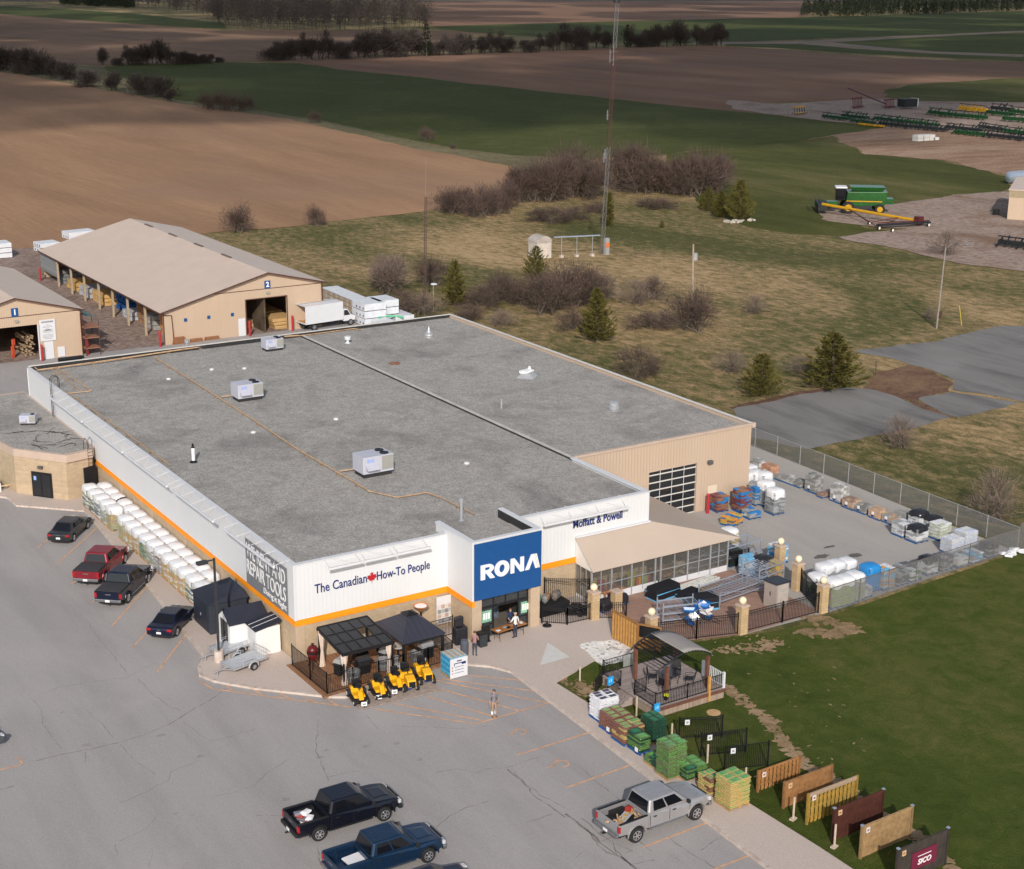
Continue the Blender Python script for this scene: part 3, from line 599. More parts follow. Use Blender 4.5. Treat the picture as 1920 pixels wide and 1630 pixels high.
for x in (ex0+.2,ex0+3.25):
    pz=part(ent,'poster',MB().box(x,x+.72,y0+.0,y0+.035,1.15,1.95),mp)
    mb=MB(); [mb.box(x+.08+k*.19,x+.22+k*.19,y0-.012,y0-.002,1.35,1.8) for k in range(3)]; part(ent,'poster',mb,m_signw)
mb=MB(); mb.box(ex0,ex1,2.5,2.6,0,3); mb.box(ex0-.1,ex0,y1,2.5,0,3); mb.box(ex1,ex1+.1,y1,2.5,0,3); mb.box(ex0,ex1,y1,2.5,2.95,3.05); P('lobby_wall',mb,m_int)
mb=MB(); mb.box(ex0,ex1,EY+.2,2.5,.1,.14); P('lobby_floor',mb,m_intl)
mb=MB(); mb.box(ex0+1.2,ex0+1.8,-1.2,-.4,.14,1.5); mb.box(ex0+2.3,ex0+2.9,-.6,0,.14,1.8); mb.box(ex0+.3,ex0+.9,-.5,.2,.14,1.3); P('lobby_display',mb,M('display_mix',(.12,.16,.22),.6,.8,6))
# round-bottomed light troughs held off the parapet
def trough(p,q,z,n,label):
    p=Vector(p);q=Vector(q); t=thing('sign_light',label,'light fitting',(p.x,p.y,z),group='white light troughs hung off the parapet')
    part(t,'trough',MB().bar((p.x,p.y,z),(q.x,q.y,z),.17,.15),m_wtrim,world=True,bevel=.03)
    mb=MB(); inn=Vector((1,0,0)) if abs(p.x-q.x)<.01 else Vector((0,1,0))
    for i in range(n):
        c=p.lerp(q,(i+.06)/(n-1+.12)); a_=Vector((c.x,c.y,z+.06)); b_=a_+inn*1.12; b_.z=H+.12; mb.tube([a_,b_],.018,4)
        if i<n-1: d=p.lerp(q,(i+1.06)/(n-1+.12)); mb.tube([(b_.x,b_.y,b_.z),(d.x,d.y,z+.06)],.008,3)
    part(t,'support_arm',mb,m_wtrim,world=True)
for i,(u,v) in enumerate([((91,741),(154,794)),((158,792),(230,851)),((234,852),(313,913)),((320,917),(400,979)),((418,992),(514,1063))]):
    A_=onx(u[0],u[1],-.95);B__=onx(v[0],v[1],-.95); z=(A_.z+B__.z)/2
    trough((-.95,A_.y,0),(-.95,B__.y,0),z,5,['long light trough farthest back on the left wall, beside the caged ladder','long light trough above the end of the low tan annex','light trough above the first covered pallets on the left wall','light trough over the middle of the pallet row','light trough in front of the grey tool-rental banner'][i])
for i,(u,v) in enumerate([((616,1067.5),(681,1054)),((684,1053),(742,1041)),((745,1040),(808,1026.5))]):
    A_=ony(u[0],u[1],-.95);B__=ony(v[0],v[1],-.95)
    trough((A_.x,-.95,0),(B__.x,-.95,0),(A_.z+B__.z)/2,2,['light trough nearest the building corner over the slogan','middle light trough over the slogan with the red leaf','light trough over the slogan nearest the entrance tower'][i])
A_=ony(1020,988,-.7);B__=ony(1180,950,-.7); trough((A_.x,-.7,0),(B__.x,-.7,0),(A_.z+B__.z)/2,4,'light trough above the navy lettering right of the entrance')
# low annex on the left
ann=thing('annex_building','low tan block annex with chamfered corners on the left side of the store','building',(-6,44,0))
zt=4.05
out=[(0.0,39.6),(-.4,38.75),(-2.75,38.3),(-5.95,42.4),(-7.5,52),(-12,60.4),(0,60.4)]
def inset(l,d):
    cx=sum(p[0] for p in l)/len(l); cy=sum(p[1] for p in l)/len(l); return [(cx+(x-cx)*(1-d),cy+(y-cy)*(1-d)) for x,y in l]
mb=MB(); mb.prism([(x,y) for x,y in inset(out,.02)],0,3.45); part(ann,'wall',mb,m_block,world=True)
mb=MB(); mb.prism([(min(x,-.01),y) for x,y in out],3.4,zt); part(ann,'fascia',mb,m_btrim,world=True)
mb=MB(); mb.prism([(min(x,-.02),y) for x,y in inset(out,.05)],zt-.02,zt+.02); part(ann,'roof',mb,m_roofg,world=True)
f0,f1=Vector((-5.95,42.4,0)),Vector((-2.75,38.3,0)); fd=(f1-f0).normalized(); fn=Vector((fd.y,-fd.x,0))
ang=math.atan2(fd.y,fd.x)
def faced(parent,name,c,w,h,z,th,mat,off=0,rz=ang,n=fn):
    mb=MB(); mb.cbox((c.x+n.x*off,c.y+n.y*off,z+h/2),(w,th,h),rz); return part(parent,name,mb,mat,world=True)
wc=f0.lerp(f1,.5)-fd*0
d_=faced(ann,'double_door',wc,1.95,2.15,.13,.1,m_blackf,-.02)
for s in(-.47,.47):
    c=wc+fd*s+fn*.04; mb=MB(); mb.cbox((c.x,c.y,1.2),(.8,.03,1.85),ang); part(d_,'glass_pane',mb,m_dkglass,world=True)
c=wc-fd*.6+fn*.07; mb=MB(); mb.cbox((c.x,c.y,1.75),(.25,.01,.35),ang); part(d_,'notice',mb,M('notice_blue',(.25,.4,.7),.5,.1,3),world=True)
faced(ann,'wall_lamp',wc,.4,.2,2.65,.25,M('lamp_grey',(.1,.1,.1)),.08)
mb=MB(); mb.box(-1.0,-.35,38.62,38.75,.13,2.5)
e0,e1=Vector((-2.75,38.3,0)),Vector((-.1,38.95,0)); ed=(e1-e0).normalized(); en=Vector((ed.y,-ed.x,0)); ea=math.atan2(ed.y,ed.x)
faced(ann,'steel_door',e0.lerp(e1,.75),1.15,2.5,.13,.12,m_blackf,.04,ea,en)
# joints between part parent chains: sub-parts above are built in world space under parts whose own origin is the thing's base
# ---- rooftop kit
def hvac(loc,label,rz=0,s=1.0,fans=2,hood=True):
    t=thing('rooftop_unit',label,'air conditioner',loc,rz,'grey rooftop air handling units'); mb=MB(); mb.box(-1.0*s,1.0*s,-.65*s,.65*s,0,.28*s); part(t,'curb',mb,m_tar)
    mb=MB(); mb.box(-1.1*s,1.1*s,-.75*s,.75*s,.28*s,1.4*s); part(t,'cabinet',mb,m_grey,bevel=.02)
    mb=MB(); mb.box(.25*s,1.08*s,-.765*s,-.745*s,.42*s,1.34*s); part(t,'coil_grille',mb,ribbed('coil_%d'%random.randint(0,9999),(.33,.33,.31),.06,'x',.6,.1,.7))
    for k in range(fans):
        mb=MB(); mb.lathe([(.3*s,0),(.3*s,.05),(.26*s,.06),(.2*s,.03)],20,(.62*s,(-.35+.7*k)*s if fans>1 else 0,1.4*s)); part(t,'fan_grille',mb,m_black)
    if hood:
        mb=MB(); mb.sideprism([(-.0,0),(0,0)],0,0) if False else None
        mb.add([(-.95*s,-.75*s,.95*s),(-.1*s,-.75*s,.95*s),(-.1*s,-1.15*s,.7*s),(-.95*s,-1.15*s,.7*s),(-.95*s,-.75*s,.6*s),(-.1*s,-.75*s,.6*s),(-.1*s,-1.15*s,.6*s),(-.95*s,-1.15*s,.6*s)],[(0,3,2,1),(3,7,6,2),(0,4,7,3),(1,2,6,5)]); part(t,'intake_hood',mb,m_grey)
    mb=MB(); mb.box(-.8*s,-.3*s,-.757*s,-.752*s,1.0*s,1.25*s); part(t,'maker_plate',mb,M('plate_blue',(.3,.38,.62),.5,.1,2))
    return t
zr=RZ
def rp(x,y,z=None): v=g(x,y,zr if z is None else z); return (v.x,v.y,zr if z is None else z)
hvac(rp(700,888),'large rooftop unit with two fans, nearest the entrance side',0,1.15)
hvac(rp(464,748),'large rooftop unit with two fans in the middle of the roof',0,1.08)
hvac(rp(511,656),'rooftop unit close to the rear parapet',0,.85,2)
hvac((g(54,795,4.07).x,g(54,795,4.07).y,4.07),'small rooftop unit with grille on the low annex roof',-.5,.62,1,True)
def pipe_run(pts,label,r=.045,z=.16,name='gas_pipe',blocks=True):
    P_=[Vector((*g(x,y,zr+.1).xy,zr+z)) for x,y in pts]; mb=MB(); mb.tube(P_,r,6)
    t=thing(name,label,'pipe',tuple(P_[0]),group='ochre gas pipes on the roof')
    part(t,'pipe',mb,m_gpipe,world=True)
    if blocks:
        mb=MB()
        for a_,b_ in zip(P_,P_[1:]):
            n=int((b_-a_).length/2.6)
            for i in range(n): c=a_.lerp(b_,(i+.5)/max(n,1)); part(t,'support_block',MB().cbox((c.x,c.y,zr+.06),(.32,.16,.1)),M('block_timber',(.25,.19,.14),.9,.3,4),world=True)
pipe_run([(72,697),(210,678),(350,657),(500,636),(560,632)],'long ochre pipe running along the rear parapet',.075,.25)
pipe_run([(60,688),(72,697)],'short doubled pipe end at the far left roof corner',.06,.25,blocks=False)
pipe_run([(560,632),(665,618),(680,621)],'rusty pipe with a hooked end near the rear parapet, right of the roof joint',.05,.2)
pipe_run([(289,671),(370,722),(470,786),(560,846),(650,898),(690,922)],'ochre pipe crossing the roof diagonally between the two big units',.06,.2)
pipe_run([(690,922),(745,934),(800,925),(830,936),(890,966)],'bent pipe end near the entrance tower',.045,.15)
pipe_run([(110,692),(172,734),(117,740)],'outer pipe loop by the caged ladder',.045,.15)
pipe_run([(98,694),(153,734)],'inner pipe of the loop by the caged ladder',.035,.15)
pipe_run([(134,741),(210,795),(318,873)],'ochre pipe beside the left parapet',.045,.16)
pipe_run([(637,886),(665,882)],'short branch pipe into the large unit nearest the entrance',.05,.2,blocks=False)
pipe_run([(415,746),(434,744)],'short branch pipe into the middle roof unit',.05,.2,blocks=False)
def vent(px,label,prof,mat=None,cat='roof vent',name='roof_vent'):
    p=rp(*px); mb=MB(); mb.lathe(prof,14); t=single(name,label,cat,mb,mat or m_galv,p,smooth=False); return t
vent((804,634),'pointed galvanised turbine vent near the rear of the right roof',[(.5,0),(.5,.08),(.42,.1),(.5,.3),(.48,.45),(.3,.6),(.12,.9),(.04,1.15),(.02,1.3)])
vent((652,645),'small white vent cap near the rear parapet',[(.38,0),(.3,.1),(.14,.15),(.14,.35),(.3,.45),(.34,.75),(.3,.78)],m_wtrim)
vent((1151,771),'squat galvanised exhaust drum near the right edge of the roof',[(.55,0),(.55,.1),(.4,.15),(.5,.2),(.52,.4),(.38,.45),(.42,.5),(.42,.75),(.3,.82)])
vent((940,768),'slim galvanised pipe standing alone on the right roof',[(.14,0),(.09,.05),(.09,.75),(.12,.8),(.12,.9)])
vent((363,867),'white flue with black cap near the left parapet',[(.3,0),(.3,.06),(.15,.12),(.14,.16)],m_black)
p=rp(363,867); mb=MB(); mb.tube([(0,0,.16),(0,0,1.15)],.13,10); fo=single('flue_pipe','white flue pipe standing in a black base near the left parapet','flue',mb,m_signw,p); mb=MB(); mb.lathe([(.15,1.15),(.13,1.2),(.08,1.25),(.08,1.45),(.02,1.5)],10); part(fo,'cap',mb,m_black)
vent((865,976),'tall galvanised stack behind the entrance tower',[(.2,0),(.11,.08),(.11,1.3),(.16,1.32),(.17,1.5),(.08,1.58)])
vent((351,655),'grey stack with bulbous cap at the rear parapet',[(.1,0),(.1,.6),(.22,.65),(.24,.95),(.1,1.0)])
for i,(x,y) in enumerate([(316,712),(397,694),(458,692),(475,812),(630,787),(875,870)]): vent((x,y),['small white roof drain near the left loop pipe','small white roof drain behind the middle unit','small roof drain near the rear unit','small white roof drain left of the diagonal pipe','small white roof drain mid roof','flat white drain cover right of the nearest unit'][i],[(.2,0),(.22,.05),(.2,.12),(.1,.16)],m_wtrim,'roof drain','roof_drain')
# square skylight hood
p=rp(988,708); t=thing('skylight_hood','low galvanised pyramid hood with torn white cover on the right roof','roof hood',p,.0)
mb=MB(); mb.lathe([(1.25,0),(1.15,.1),(.55,.5),(.5,.5)],4); part(t,'hood',mb,m_galv); bpy.context.view_layer.update()
mb=MB(); mb.pillow((0,0,.6),(1.3,.9,.3),.3,.2); mb.lathe([(.16,.6),(.14,.8),(.05,1.0)],8,(.4,.2,0)); part(t,'torn_cover',mb,m_signw)
p=rp(741,684); mb=MB(); [mb.pillow((random.uniform(-.4,.4),random.uniform(-.3,.3),.12),(.5,.3,.2),random.uniform(0,3),.3) for _ in range(7)]
single('debris_heap','small heap of rusty debris on the right roof','debris',mb,M('rust_debris',(.2,.1,.07),.9,.5,4),p)
# ladders
def ladder(x,y,z0,z1,label,cage=True,name='roof_ladder'):
    t=thing(name,label,'ladder',(x,y,z0)); mb=MB()
    for s in(-.22,.22): mb.tube([(x,y+s,z0),(x,y+s,z1)]+([(x,y+s,z1+.9),(x+.25,y+s,z1+1.1),(x+.6,y+s,z1+1.05),(x+.7,y+s,z1+.8),(x+.7,y+s,z1)] if cage else [(x,y+s,z1+.4),(x+.3,y+s,z1+.6),(x+.6,y+s,z1+.4),(x+.6,y+s,z1)]),.03,5)
    part(t,'rail',mb,m_blackf,world=True); mb=MB()
    z=z0+.3
    while z<z1: mb.tube([(x,y-.22,z),(x,y+.22,z)],.018,4); z+=.3
    part(t,'rung',mb,m_blackf,world=True)
lp=onx(104,790,-.15); ladder(-.25,lp.y+.2,4.1,H,'black caged ladder from the annex roof up the white wall')
t=thing('roof_ladder','black and yellow wall ladder above the steel door of the annex','ladder',(-.6,38.5,2.5)); mb=MB()
for s in(-.22,.22):
    q=e0.lerp(e1,.78)+ed*s+en*.15; mb.tube([(q.x,q.y,2.5),(q.x,q.y,4.9),(q.x-en.x*.3,q.y-en.y*.3,5.1),(q.x-en.x*.6,q.y-en.y*.6,4.8),(q.x-en.x*.6,q.y-en.y*.6,4.1)],.025,5)
part(t,'rail',mb,m_blackf,world=True); mb=MB()
for k in range(6): q=e0.lerp(e1,.78)+en*.15; z=2.7+k*.3; mb.bar((q.x-ed.x*.22,q.y-ed.y*.22,z),(q.x+ed.x*.22,q.y+ed.y*.22,z),.03)
part(t,'rung',mb,m_blackf,world=True)
# fallen branches on the annex roof
mb=MB(); rr=random.Random(5)
for i in range(16):
    x,y=rr.uniform(-4,-.6),rr.uniform(40.5,47); a_=rr.uniform(0,6.28); p0=Vector((x,y,4.1)); pts=[p0]
    for k in range(4): a_+=rr.uniform(-.5,.5); p0=p0+Vector((math.cos(a_)*.5,math.sin(a_)*.5,rr.uniform(-.02,.08))); p0.z=max(p0.z,4.1); pts.append(p0)
    mb.tube(pts,.035,3,.01)
single('fallen_branch','bare dark branches lying on the annex roof','branch',mb,m_tar,(-2,43,4.1),world=True)
# ================================================================ GREENHOUSE LEAN-TO
gh=thing('greenhouse','lean-to greenhouse with beige hipped roof and plastic sheet walls right of the entrance','greenhouse',(21.5,-1.95,0))
YF,ZE,XL,XR=-1.95,2.62,21.5,33.75
def slab(pts,th): 
    mb=MB(); n=len(pts); mb.add([tuple(p) for p in pts]+[(p[0],p[1],p[2]-th) for p in pts],[tuple(range(n)),tuple(range(2*n-1,n-1,-1))]+[(i,n+i,n+(i+1)%n,(i+1)%n) for i in range(n)]); return mb
part(gh,'roof_slope',slab([(XL-.1,YF-.25,ZE-.05),(XR+.95,YF-.25,ZE-.05),(X2,-.02,4.45),(XL-.1,-.02,4.4)],.06),m_broof2,world=True)
part(gh,'roof_slope',slab([(XR+.95,YF-.25,ZE-.05),(XR+.95,YW-.02,ZE-.05),(X2+.02,YW-.02,4.45),(X2+.02,-.02,4.45)],.06),m_broof2,world=True)
part(gh,'wall_flashing',MB().box(XL-.1,X2+.05,-.2,-.02,4.4,4.52),m_wtrim,world=True)
part(gh,'gable_panel',slab([(XL-.04,-.05,4.3),(XL-.04,YF,ZE-.12),(XL-.04,-.05,ZE-.12)],.0) if False else MB().add([(XL-.05,-.05,4.3),(XL-.05,YF,ZE-.12),(XL-.05,-.05,ZE-.12),(XL+.0,-.05,4.3),(XL+.0,YF,ZE-.12),(XL+.0,-.05,ZE-.12)],[(0,1,2),(5,4,3),(0,3,4,1),(1,4,5,2),(2,5,3,0)]),ribbed('white_clapboard',(.78,.77,.74),.16,'z',.6,.03,.8),world=True)
part(gh,'kick_panel',MB().box(XL,27.3,YF-.03,YF+.03,.06,.62).box(XL,XL+.05,YF,-.05,.06,.3).box(27.4,XR,YF-.03,YF+.03,.06,.5),m_wtrim,world=True)
mb=MB()
for x in (XL,23.2,24.95,27.05,27.55,30.0,32.1,XR): mb.box(x-.05,x+.05,YF-.06,YF+.06,.06,ZE-.1)
for x in (22.3,24.1,25.95,28.8,31.05,32.9): mb.box(x-.025,x+.025,YF-.04,YF+.04,.3,ZE-.1)
mb.box(XL,XR,YF-.045,YF+.045,1.35,1.4); mb.box(XL,XR,YF-.05,YF+.05,ZE-.2,ZE-.08)
for x in (XL,): 
    for y in (-1.3,-.65,-.05): mb.box(x-.03,x+.03,y-.03,y+.03,.1,ZE-.1)
    mb.box(x-.03,x+.03,YF,0,1.35,1.4)
for y in (0,2.2,4.4,6.6,9.2): mb.box(XR-.04,XR+.04,y-.04,y+.04,.02,ZE-.1)
mb.box(XR-.03,XR+.03,YF,YW-.1,1.35,1.4)
part(gh,'frame',mb,m_galv,world=True)
m_plast=glass('plastic_sheet',(.16,.155,.14),.25,.27)
part(gh,'plastic_wall',MB().box(XL+.06,XR-.06,YF-.005,YF+.005,.4,ZE-.15),m_plast,world=True)
part(gh,'plastic_wall',MB().box(XL-.005,XL+.005,YF+.06,-.1,.3,ZE-.12),m_plast,world=True)
part(gh,'plastic_wall',MB().box(XR-.005,XR+.005,YF+.1,YW-.1,.05,ZE-.12),m_plast,world=True)
# pots and bins inside
for i,(x,c,h,r,l) in enumerate([(22.0,(.45,.42,.02),1.3,.28,'tall lime green bin at the left end inside the greenhouse'),(22.75,(.40,.03,.10),1.25,.25,'magenta bin beside the left lime bin in the greenhouse'),(25.35,(.50,.48,.03),1.3,.3,'lime bin right of the middle post in the greenhouse'),(25.9,(.55,.12,.05),.8,.14,'slim orange-red pot in the greenhouse'),(26.15,(.75,.40,.02),.95,.22,'yellow pot inside the greenhouse'),(26.6,(.30,.42,.15),.95,.24,'soft green pot inside the greenhouse'),(26.95,(.5,.05,.12),.9,.12,'narrow crimson pot at the right of the row'),(24.5,(.05,.05,.05),1.0,.35,'black drum behind the greenhouse door'),(21.75,(.6,.58,.55),.9,.25,'white bucket by the greenhouse side wall')]):
    mb=MB(); mb.lathe([(r*.8,0),(r,h),(r*1.1,h),(r*1.1,h+.06),(r*.95,h+.06),(r*.8,h*.7)],12); single('storage_bin',l,'bin',mb,M('bin_%d'%i,c,.5,.1,2),(x,YF+.55+(.6 if i==8 else 0),.06),group='coloured bins and pots inside the greenhouse',smooth=False)
for i,x in enumerate((28.6,30.4)):
    mb=MB(); [mb.pillow((random.uniform(-.7,.7),random.uniform(-.3,.3),.15+k*.11),(.8,.45,.2),random.uniform(-.3,.3)+1.5*(k%2),.1) for k in range(9)]; single('sack_heap',['heap of brown and white sacks in the greenhouse bay','heap of pale sacks at the right bay of the greenhouse'][i],'sacks',mb,M('sackbrown%d'%i,[(.3,.17,.1),(.5,.42,.35)][i],.8,.4,2),(x,YF+1.2,.06))
# ================================================================ BARNS
def barn_front(t,x0,x1,xp,y,zl,zr_,zp,holes,mat,zt=None):
    """front gable wall built round a door opening"""
    (a_,b_,h)=holes; th=.2; mb=MB()
    def zroof(x): return zl+(zp-zl)*(x-x0)/(xp-x0) if x<xp else zp+(zr_-zp)*(x-xp)/(x1-xp)
    for p,q in ((x0,a_),(b_,x1)):
        pts=[(p,0),(q,0),(q,zroof(q))]+([(xp,zp)] if p<xp<q else [])+[(p,zroof(p))]; mb.sideprism(pts,y,y+th)
    pts=[(a_,h),(b_,h),(b_,zroof(b_))]+([(xp,zp)] if a_<xp<b_ else [])+[(a_,zroof(a_))]; mb.sideprism(pts,y,y+th)
    return part(t,'front_wall',mb,mat,world=True)
m_barn=ribbed('barn_siding',(.52,.39,.285),.25,'x',.4,.03,.88,stain=(.50,.33,.22))
m_corner=M('barn_trim',(.10,.045,.035),.6,.15,2)
b2=thing('lumber_barn','long beige steel barn with open left side, marked with a blue 2','barn',(23.7,88,0))
Y0,Y1,XA,XB,XP=88.0,137.2,23.75,44.35,37.0
ZL,ZR2,ZP=4.0,5.62,7.42
barn_front(b2,XA,XB,XP,Y0,ZL-.12,ZR2-.1,ZP-.05,(34.2,39.5,4.3),m_barn)
ov=.45
part(b2,'roof_slope',slab([(XA-ov,Y0-ov,ZL-.02),(XP,Y0-ov,ZP+.08),(XP,Y1,ZP+.08),(XA-ov,Y1,ZL-.02)],.1),m_broof,world=True)
part(b2,'roof_slope',slab([(XP,Y0-ov,ZP+.08),(XB+ov,Y0-ov,ZR2-.02),(XB+ov,Y1,ZR2-.02),(XP,Y1,ZP+.08)],.1),m_broof,world=True)
mb=MB(); mb.bar((XA-ov,Y0-ov-.03,ZL-.08),(XP,Y0-ov-.03,ZP+.02),.05,.16); mb.bar((XP,Y0-ov-.03,ZP+.02),(XB+ov,Y0-ov-.03,ZR2-.08),.05,.16)
mb.box(29.3,XB,Y0-.03,Y0-.002,5.42,5.5); mb.box(XA-.03,XA+.1,Y0-.04,Y0-.0,0,ZL-.1); mb.box(XB-.1,XB+.03,Y0-.04,Y0,0,ZR2-.1)
mb.box(34.08,34.2,Y0-.04,Y0,0,4.4); mb.box(39.5,39.62,Y0-.04,Y0,0,4.4); mb.box(34.2,39.5,Y0-.04,Y0,4.3,4.4)
mb.tube([(XA+.0,Y0-.1,3.6),(XA+1.0,Y0-.12,3.5),(XA+1.15,Y0-.12,.3)],.06,6); mb.tube([(XB-.15,Y0-.1,5.4),(XB-.1,Y0-.12,.2)],.06,6)
mb.box(XA-ov-.06,XA-ov+.02,Y0-ov,Y1,ZL-.22,ZL-.05)
part(b2,'trim',mb,m_corner,world=True)
mb=MB(); mb.box(XB-.15,XB,Y0+.2,Y1,0,ZR2-.1); mb.box(XA+.2,XB-.15,Y1-.2,Y1,0,ZL-.1); mb.box(34,XB-.15,Y1-.2,Y1,ZL-.1,5.5); part(b2,'rear_wall',mb,m_barn,world=True)
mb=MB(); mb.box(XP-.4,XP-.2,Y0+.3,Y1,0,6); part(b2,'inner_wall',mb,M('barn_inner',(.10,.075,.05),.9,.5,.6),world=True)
for y in (99,108.5,118,127.5): part(b2,'ridge_vent',MB().box(XP-.15,XP+.15,y,y+3,ZP+.08,ZP+.2),M('vent_brown',(.16,.13,.12),.8),world=True)
for y in (94.0,100.3,106,111.5,117.5,123.2,129.3): part(b2,'post',MB().box(23.55,23.8,y-.12,y+.12,0,ZL-.1),M('post_wood',(.40,.32,.22),.9,.2,3),world=True)
mb=MB(); mb.box(23.6,23.75,129.5,Y1,1.2,ZL-.1); part(b2,'side_panel',mb,planks('grey_boards',(.23,.24,.24),(.08,.08,.08),.3,'z'),world=True)
part(b2,'side_door',MB().box(33.1,34.0,Y0-.05,Y0-.003,0,2.15),m_wtrim,world=True)
for x in (26.3,29.2,32.2): part(b2,'blue_plate',MB().box(x,x+.38,Y0-.05,Y0-.003,2.55,2.95),m_blue,world=True)
def numsign(t,x,z,n,y):
    s=part(t,'number_sign',MB().box(x-.38,x+.38,y-.06,y-.003,z-.48,z+.48),m_blue,world=True)
    me=text_mesh(n,.85,mat=m_signw,ext=.01,off=.03); me.transform(Matrix.Translation(Vector((x,y-.08,z))-t.location)@FRONT); o=link('number',me,s)
numsign(b2,37.05,5.95,'2',Y0)
part(b2,'wall_lamp',MB().box(36.85,37.25,Y0-.25,Y0-.003,4.85,5.1),M('lamp_pale',(.35,.33,.28),.5),world=True)
bpy.context.view_layer.update()
b1=thing('lumber_barn','beige steel barn with wide open doorway, marked with a blue 1','barn',(6.8,88.3,0))
barn_front(b1,-.5,14.2,6.86,88.34,5.3,5.3,7.3,(1.5,9.3,4.1),m_barn)
part(b1,'roof_slope',slab([(-.9,87.9,5.3),(6.86,87.9,7.4),(6.86,117.5,7.4),(-.9,117.5,5.3)],.1),m_broof,world=True)
part(b1,'roof_slope',slab([(6.86,87.9,7.4),(14.6,87.9,5.3),(14.6,117.5,5.3),(6.86,117.5,7.4)],.1),m_broof,world=True)
mb=MB(); mb.bar((-.9,87.87,5.26),(6.86,87.87,7.36),.05,.14); mb.bar((6.86,87.87,7.36),(14.6,87.87,5.26),.05,.14); mb.box(-.5,14.2,88.31,88.337,5.18,5.26)
mb.box(14.1,14.24,88.3,88.34,0,5.3); mb.tube([(14.35,88.1,5.1),(14.1,88.2,4.8),(14.1,88.2,.3)],.06,6); mb.tube([(14.4,88.5,5.1),(14.4,88.5,.2)],.06,6); part(b1,'trim',mb,m_corner,world=True)
mb=MB(); mb.box(14.05,14.2,88.54,117.3,0,5.2); mb.box(-.5,-.3,88.54,117.3,0,5.2); mb.box(-.3,14.05,117.1,117.3,0,5.2); part(b1,'side_wall',mb,m_barn,world=True)
mb=MB(); mb.box(9.2,9.32,88.2,88.34,0,4.1); part(b1,'door_jamb',mb,m_wtrim,world=True)
part(b1,'side_door',MB().box(9.85,10.85,88.29,88.337,0,2.0),m_wtrim,world=True)
nb=part(b1,'notice_board',MB().box(9.45,11.2,88.22,88.3,2.1,4.55),m_wtrim,world=True)
mb=MB(); ml=M('notice_text',(.28,.28,.3),.8)
mb.box(9.65,11.0,88.205,88.215,4.2,4.38)
for k,w in enumerate([.2,.9,1.1,.3,1.1,1.2,1.0,.0,1.2,1.1,1.2,.9]):
    if w: mb.box(10.33-w/2,10.33+w/2,88.205,88.215,3.95-k*.145,3.99-k*.145)
mb.box(10.0,10.65,88.205,88.215,3.28,3.42)
part(nb,'notice_lines',mb,ml,world=True)
part(b1,'low_panel',MB().box(11.3,12.1,88.25,88.337,.1,1.25),m_wtrim,world=True)
numsign(b1,6.86,5.72,'1',88.34)
part(b1,'wall_lamp',MB().box(6.75,7.15,88.1,88.337,4.6,4.85),M('lamp_pale',(.35,.33,.28)),world=True)
part(b1,'side_awning',slab([(14.2,91,4.3),(16.6,91,3.7),(16.6,116,3.7),(14.2,116,4.3)],.06),M('awning_teal',(.09,.17,.16),.7,.3,1),world=True)
# bollards
def bollard(x,y,l,h=1.5,r=.14):
    mb=MB(); mb.lathe([(r,0),(r,h-.08),(r*.8,h-.02),(r*.3,h)],12); single('bollard',l,'bollard',mb,m_red,(x,y,.02),group='dark red steel bollards',smooth=False)
for x,y,l in [(g(78,676).x,87.6,'red bollard beside the white door of barn 1'),(g(296,648).x,87.5,'red bollard at the open left corner of barn 2'),(g(465,629).x,87.3,'red bollard between the white door and the opening of barn 2'),(g(541,617).x,87.4,'red bollard right of the opening of barn 2'),(40.7,8.7,'red bollard right of the store garage door'),(g(76,527).x,g(76,527).y,'red bollard at the far left corner of barn 2'),(g(165,666).x,g(165,666).y,'rusty red bollard beside the rack at barn 1')]: bollard(x,y,l,1.9 if '2' in l or '1' in l else 1.7)
bollard(36.4,8.9,'red bollard left of centre in front of the garage door',.9)
# ================================================================ VEHICLES
ORD=['first','second','third','fourth','fifth','sixth','seventh','eighth','ninth','tenth','eleventh','twelfth','thirteenth','fourteenth','fifteenth','sixteenth','seventeenth','eighteenth','nineteenth','twentieth']
def paint(name,col,metal=.2,rough=.3): return M('paint_'+name,col,rough,.05,3,metal=metal,spec=.4,coat=.4)
m_tyre=M('tyre_rubber',(.022,.022,.024),.85,.25,8); m_rim=M('alloy_rim',(.55,.55,.57),.3,.1,5,metal=.7)
m_wglass=glass('window_glass',(.006,.007,.010),.08); m_chrome=M('chrome',(.45,.45,.46),.22,.05,3,metal=.9)
m_tail=M('tail_red',(.35,.01,.015),.25,.1,4,coat=.6); m_head=M('headlight_glass',(.55,.55,.57),.15,.15,6,coat=.6); m_amb=M('amber_lamp',(.8,.3,.02),.3,.1,4)
m_plate=M('number_plate',(.72,.73,.75),.5,.03,3); m_trimb=M('bumper_black',(.02,.02,.022),.6,.2,5); m_cover=M('tonneau_black',(.045,.045,.05),.7,.15,3)
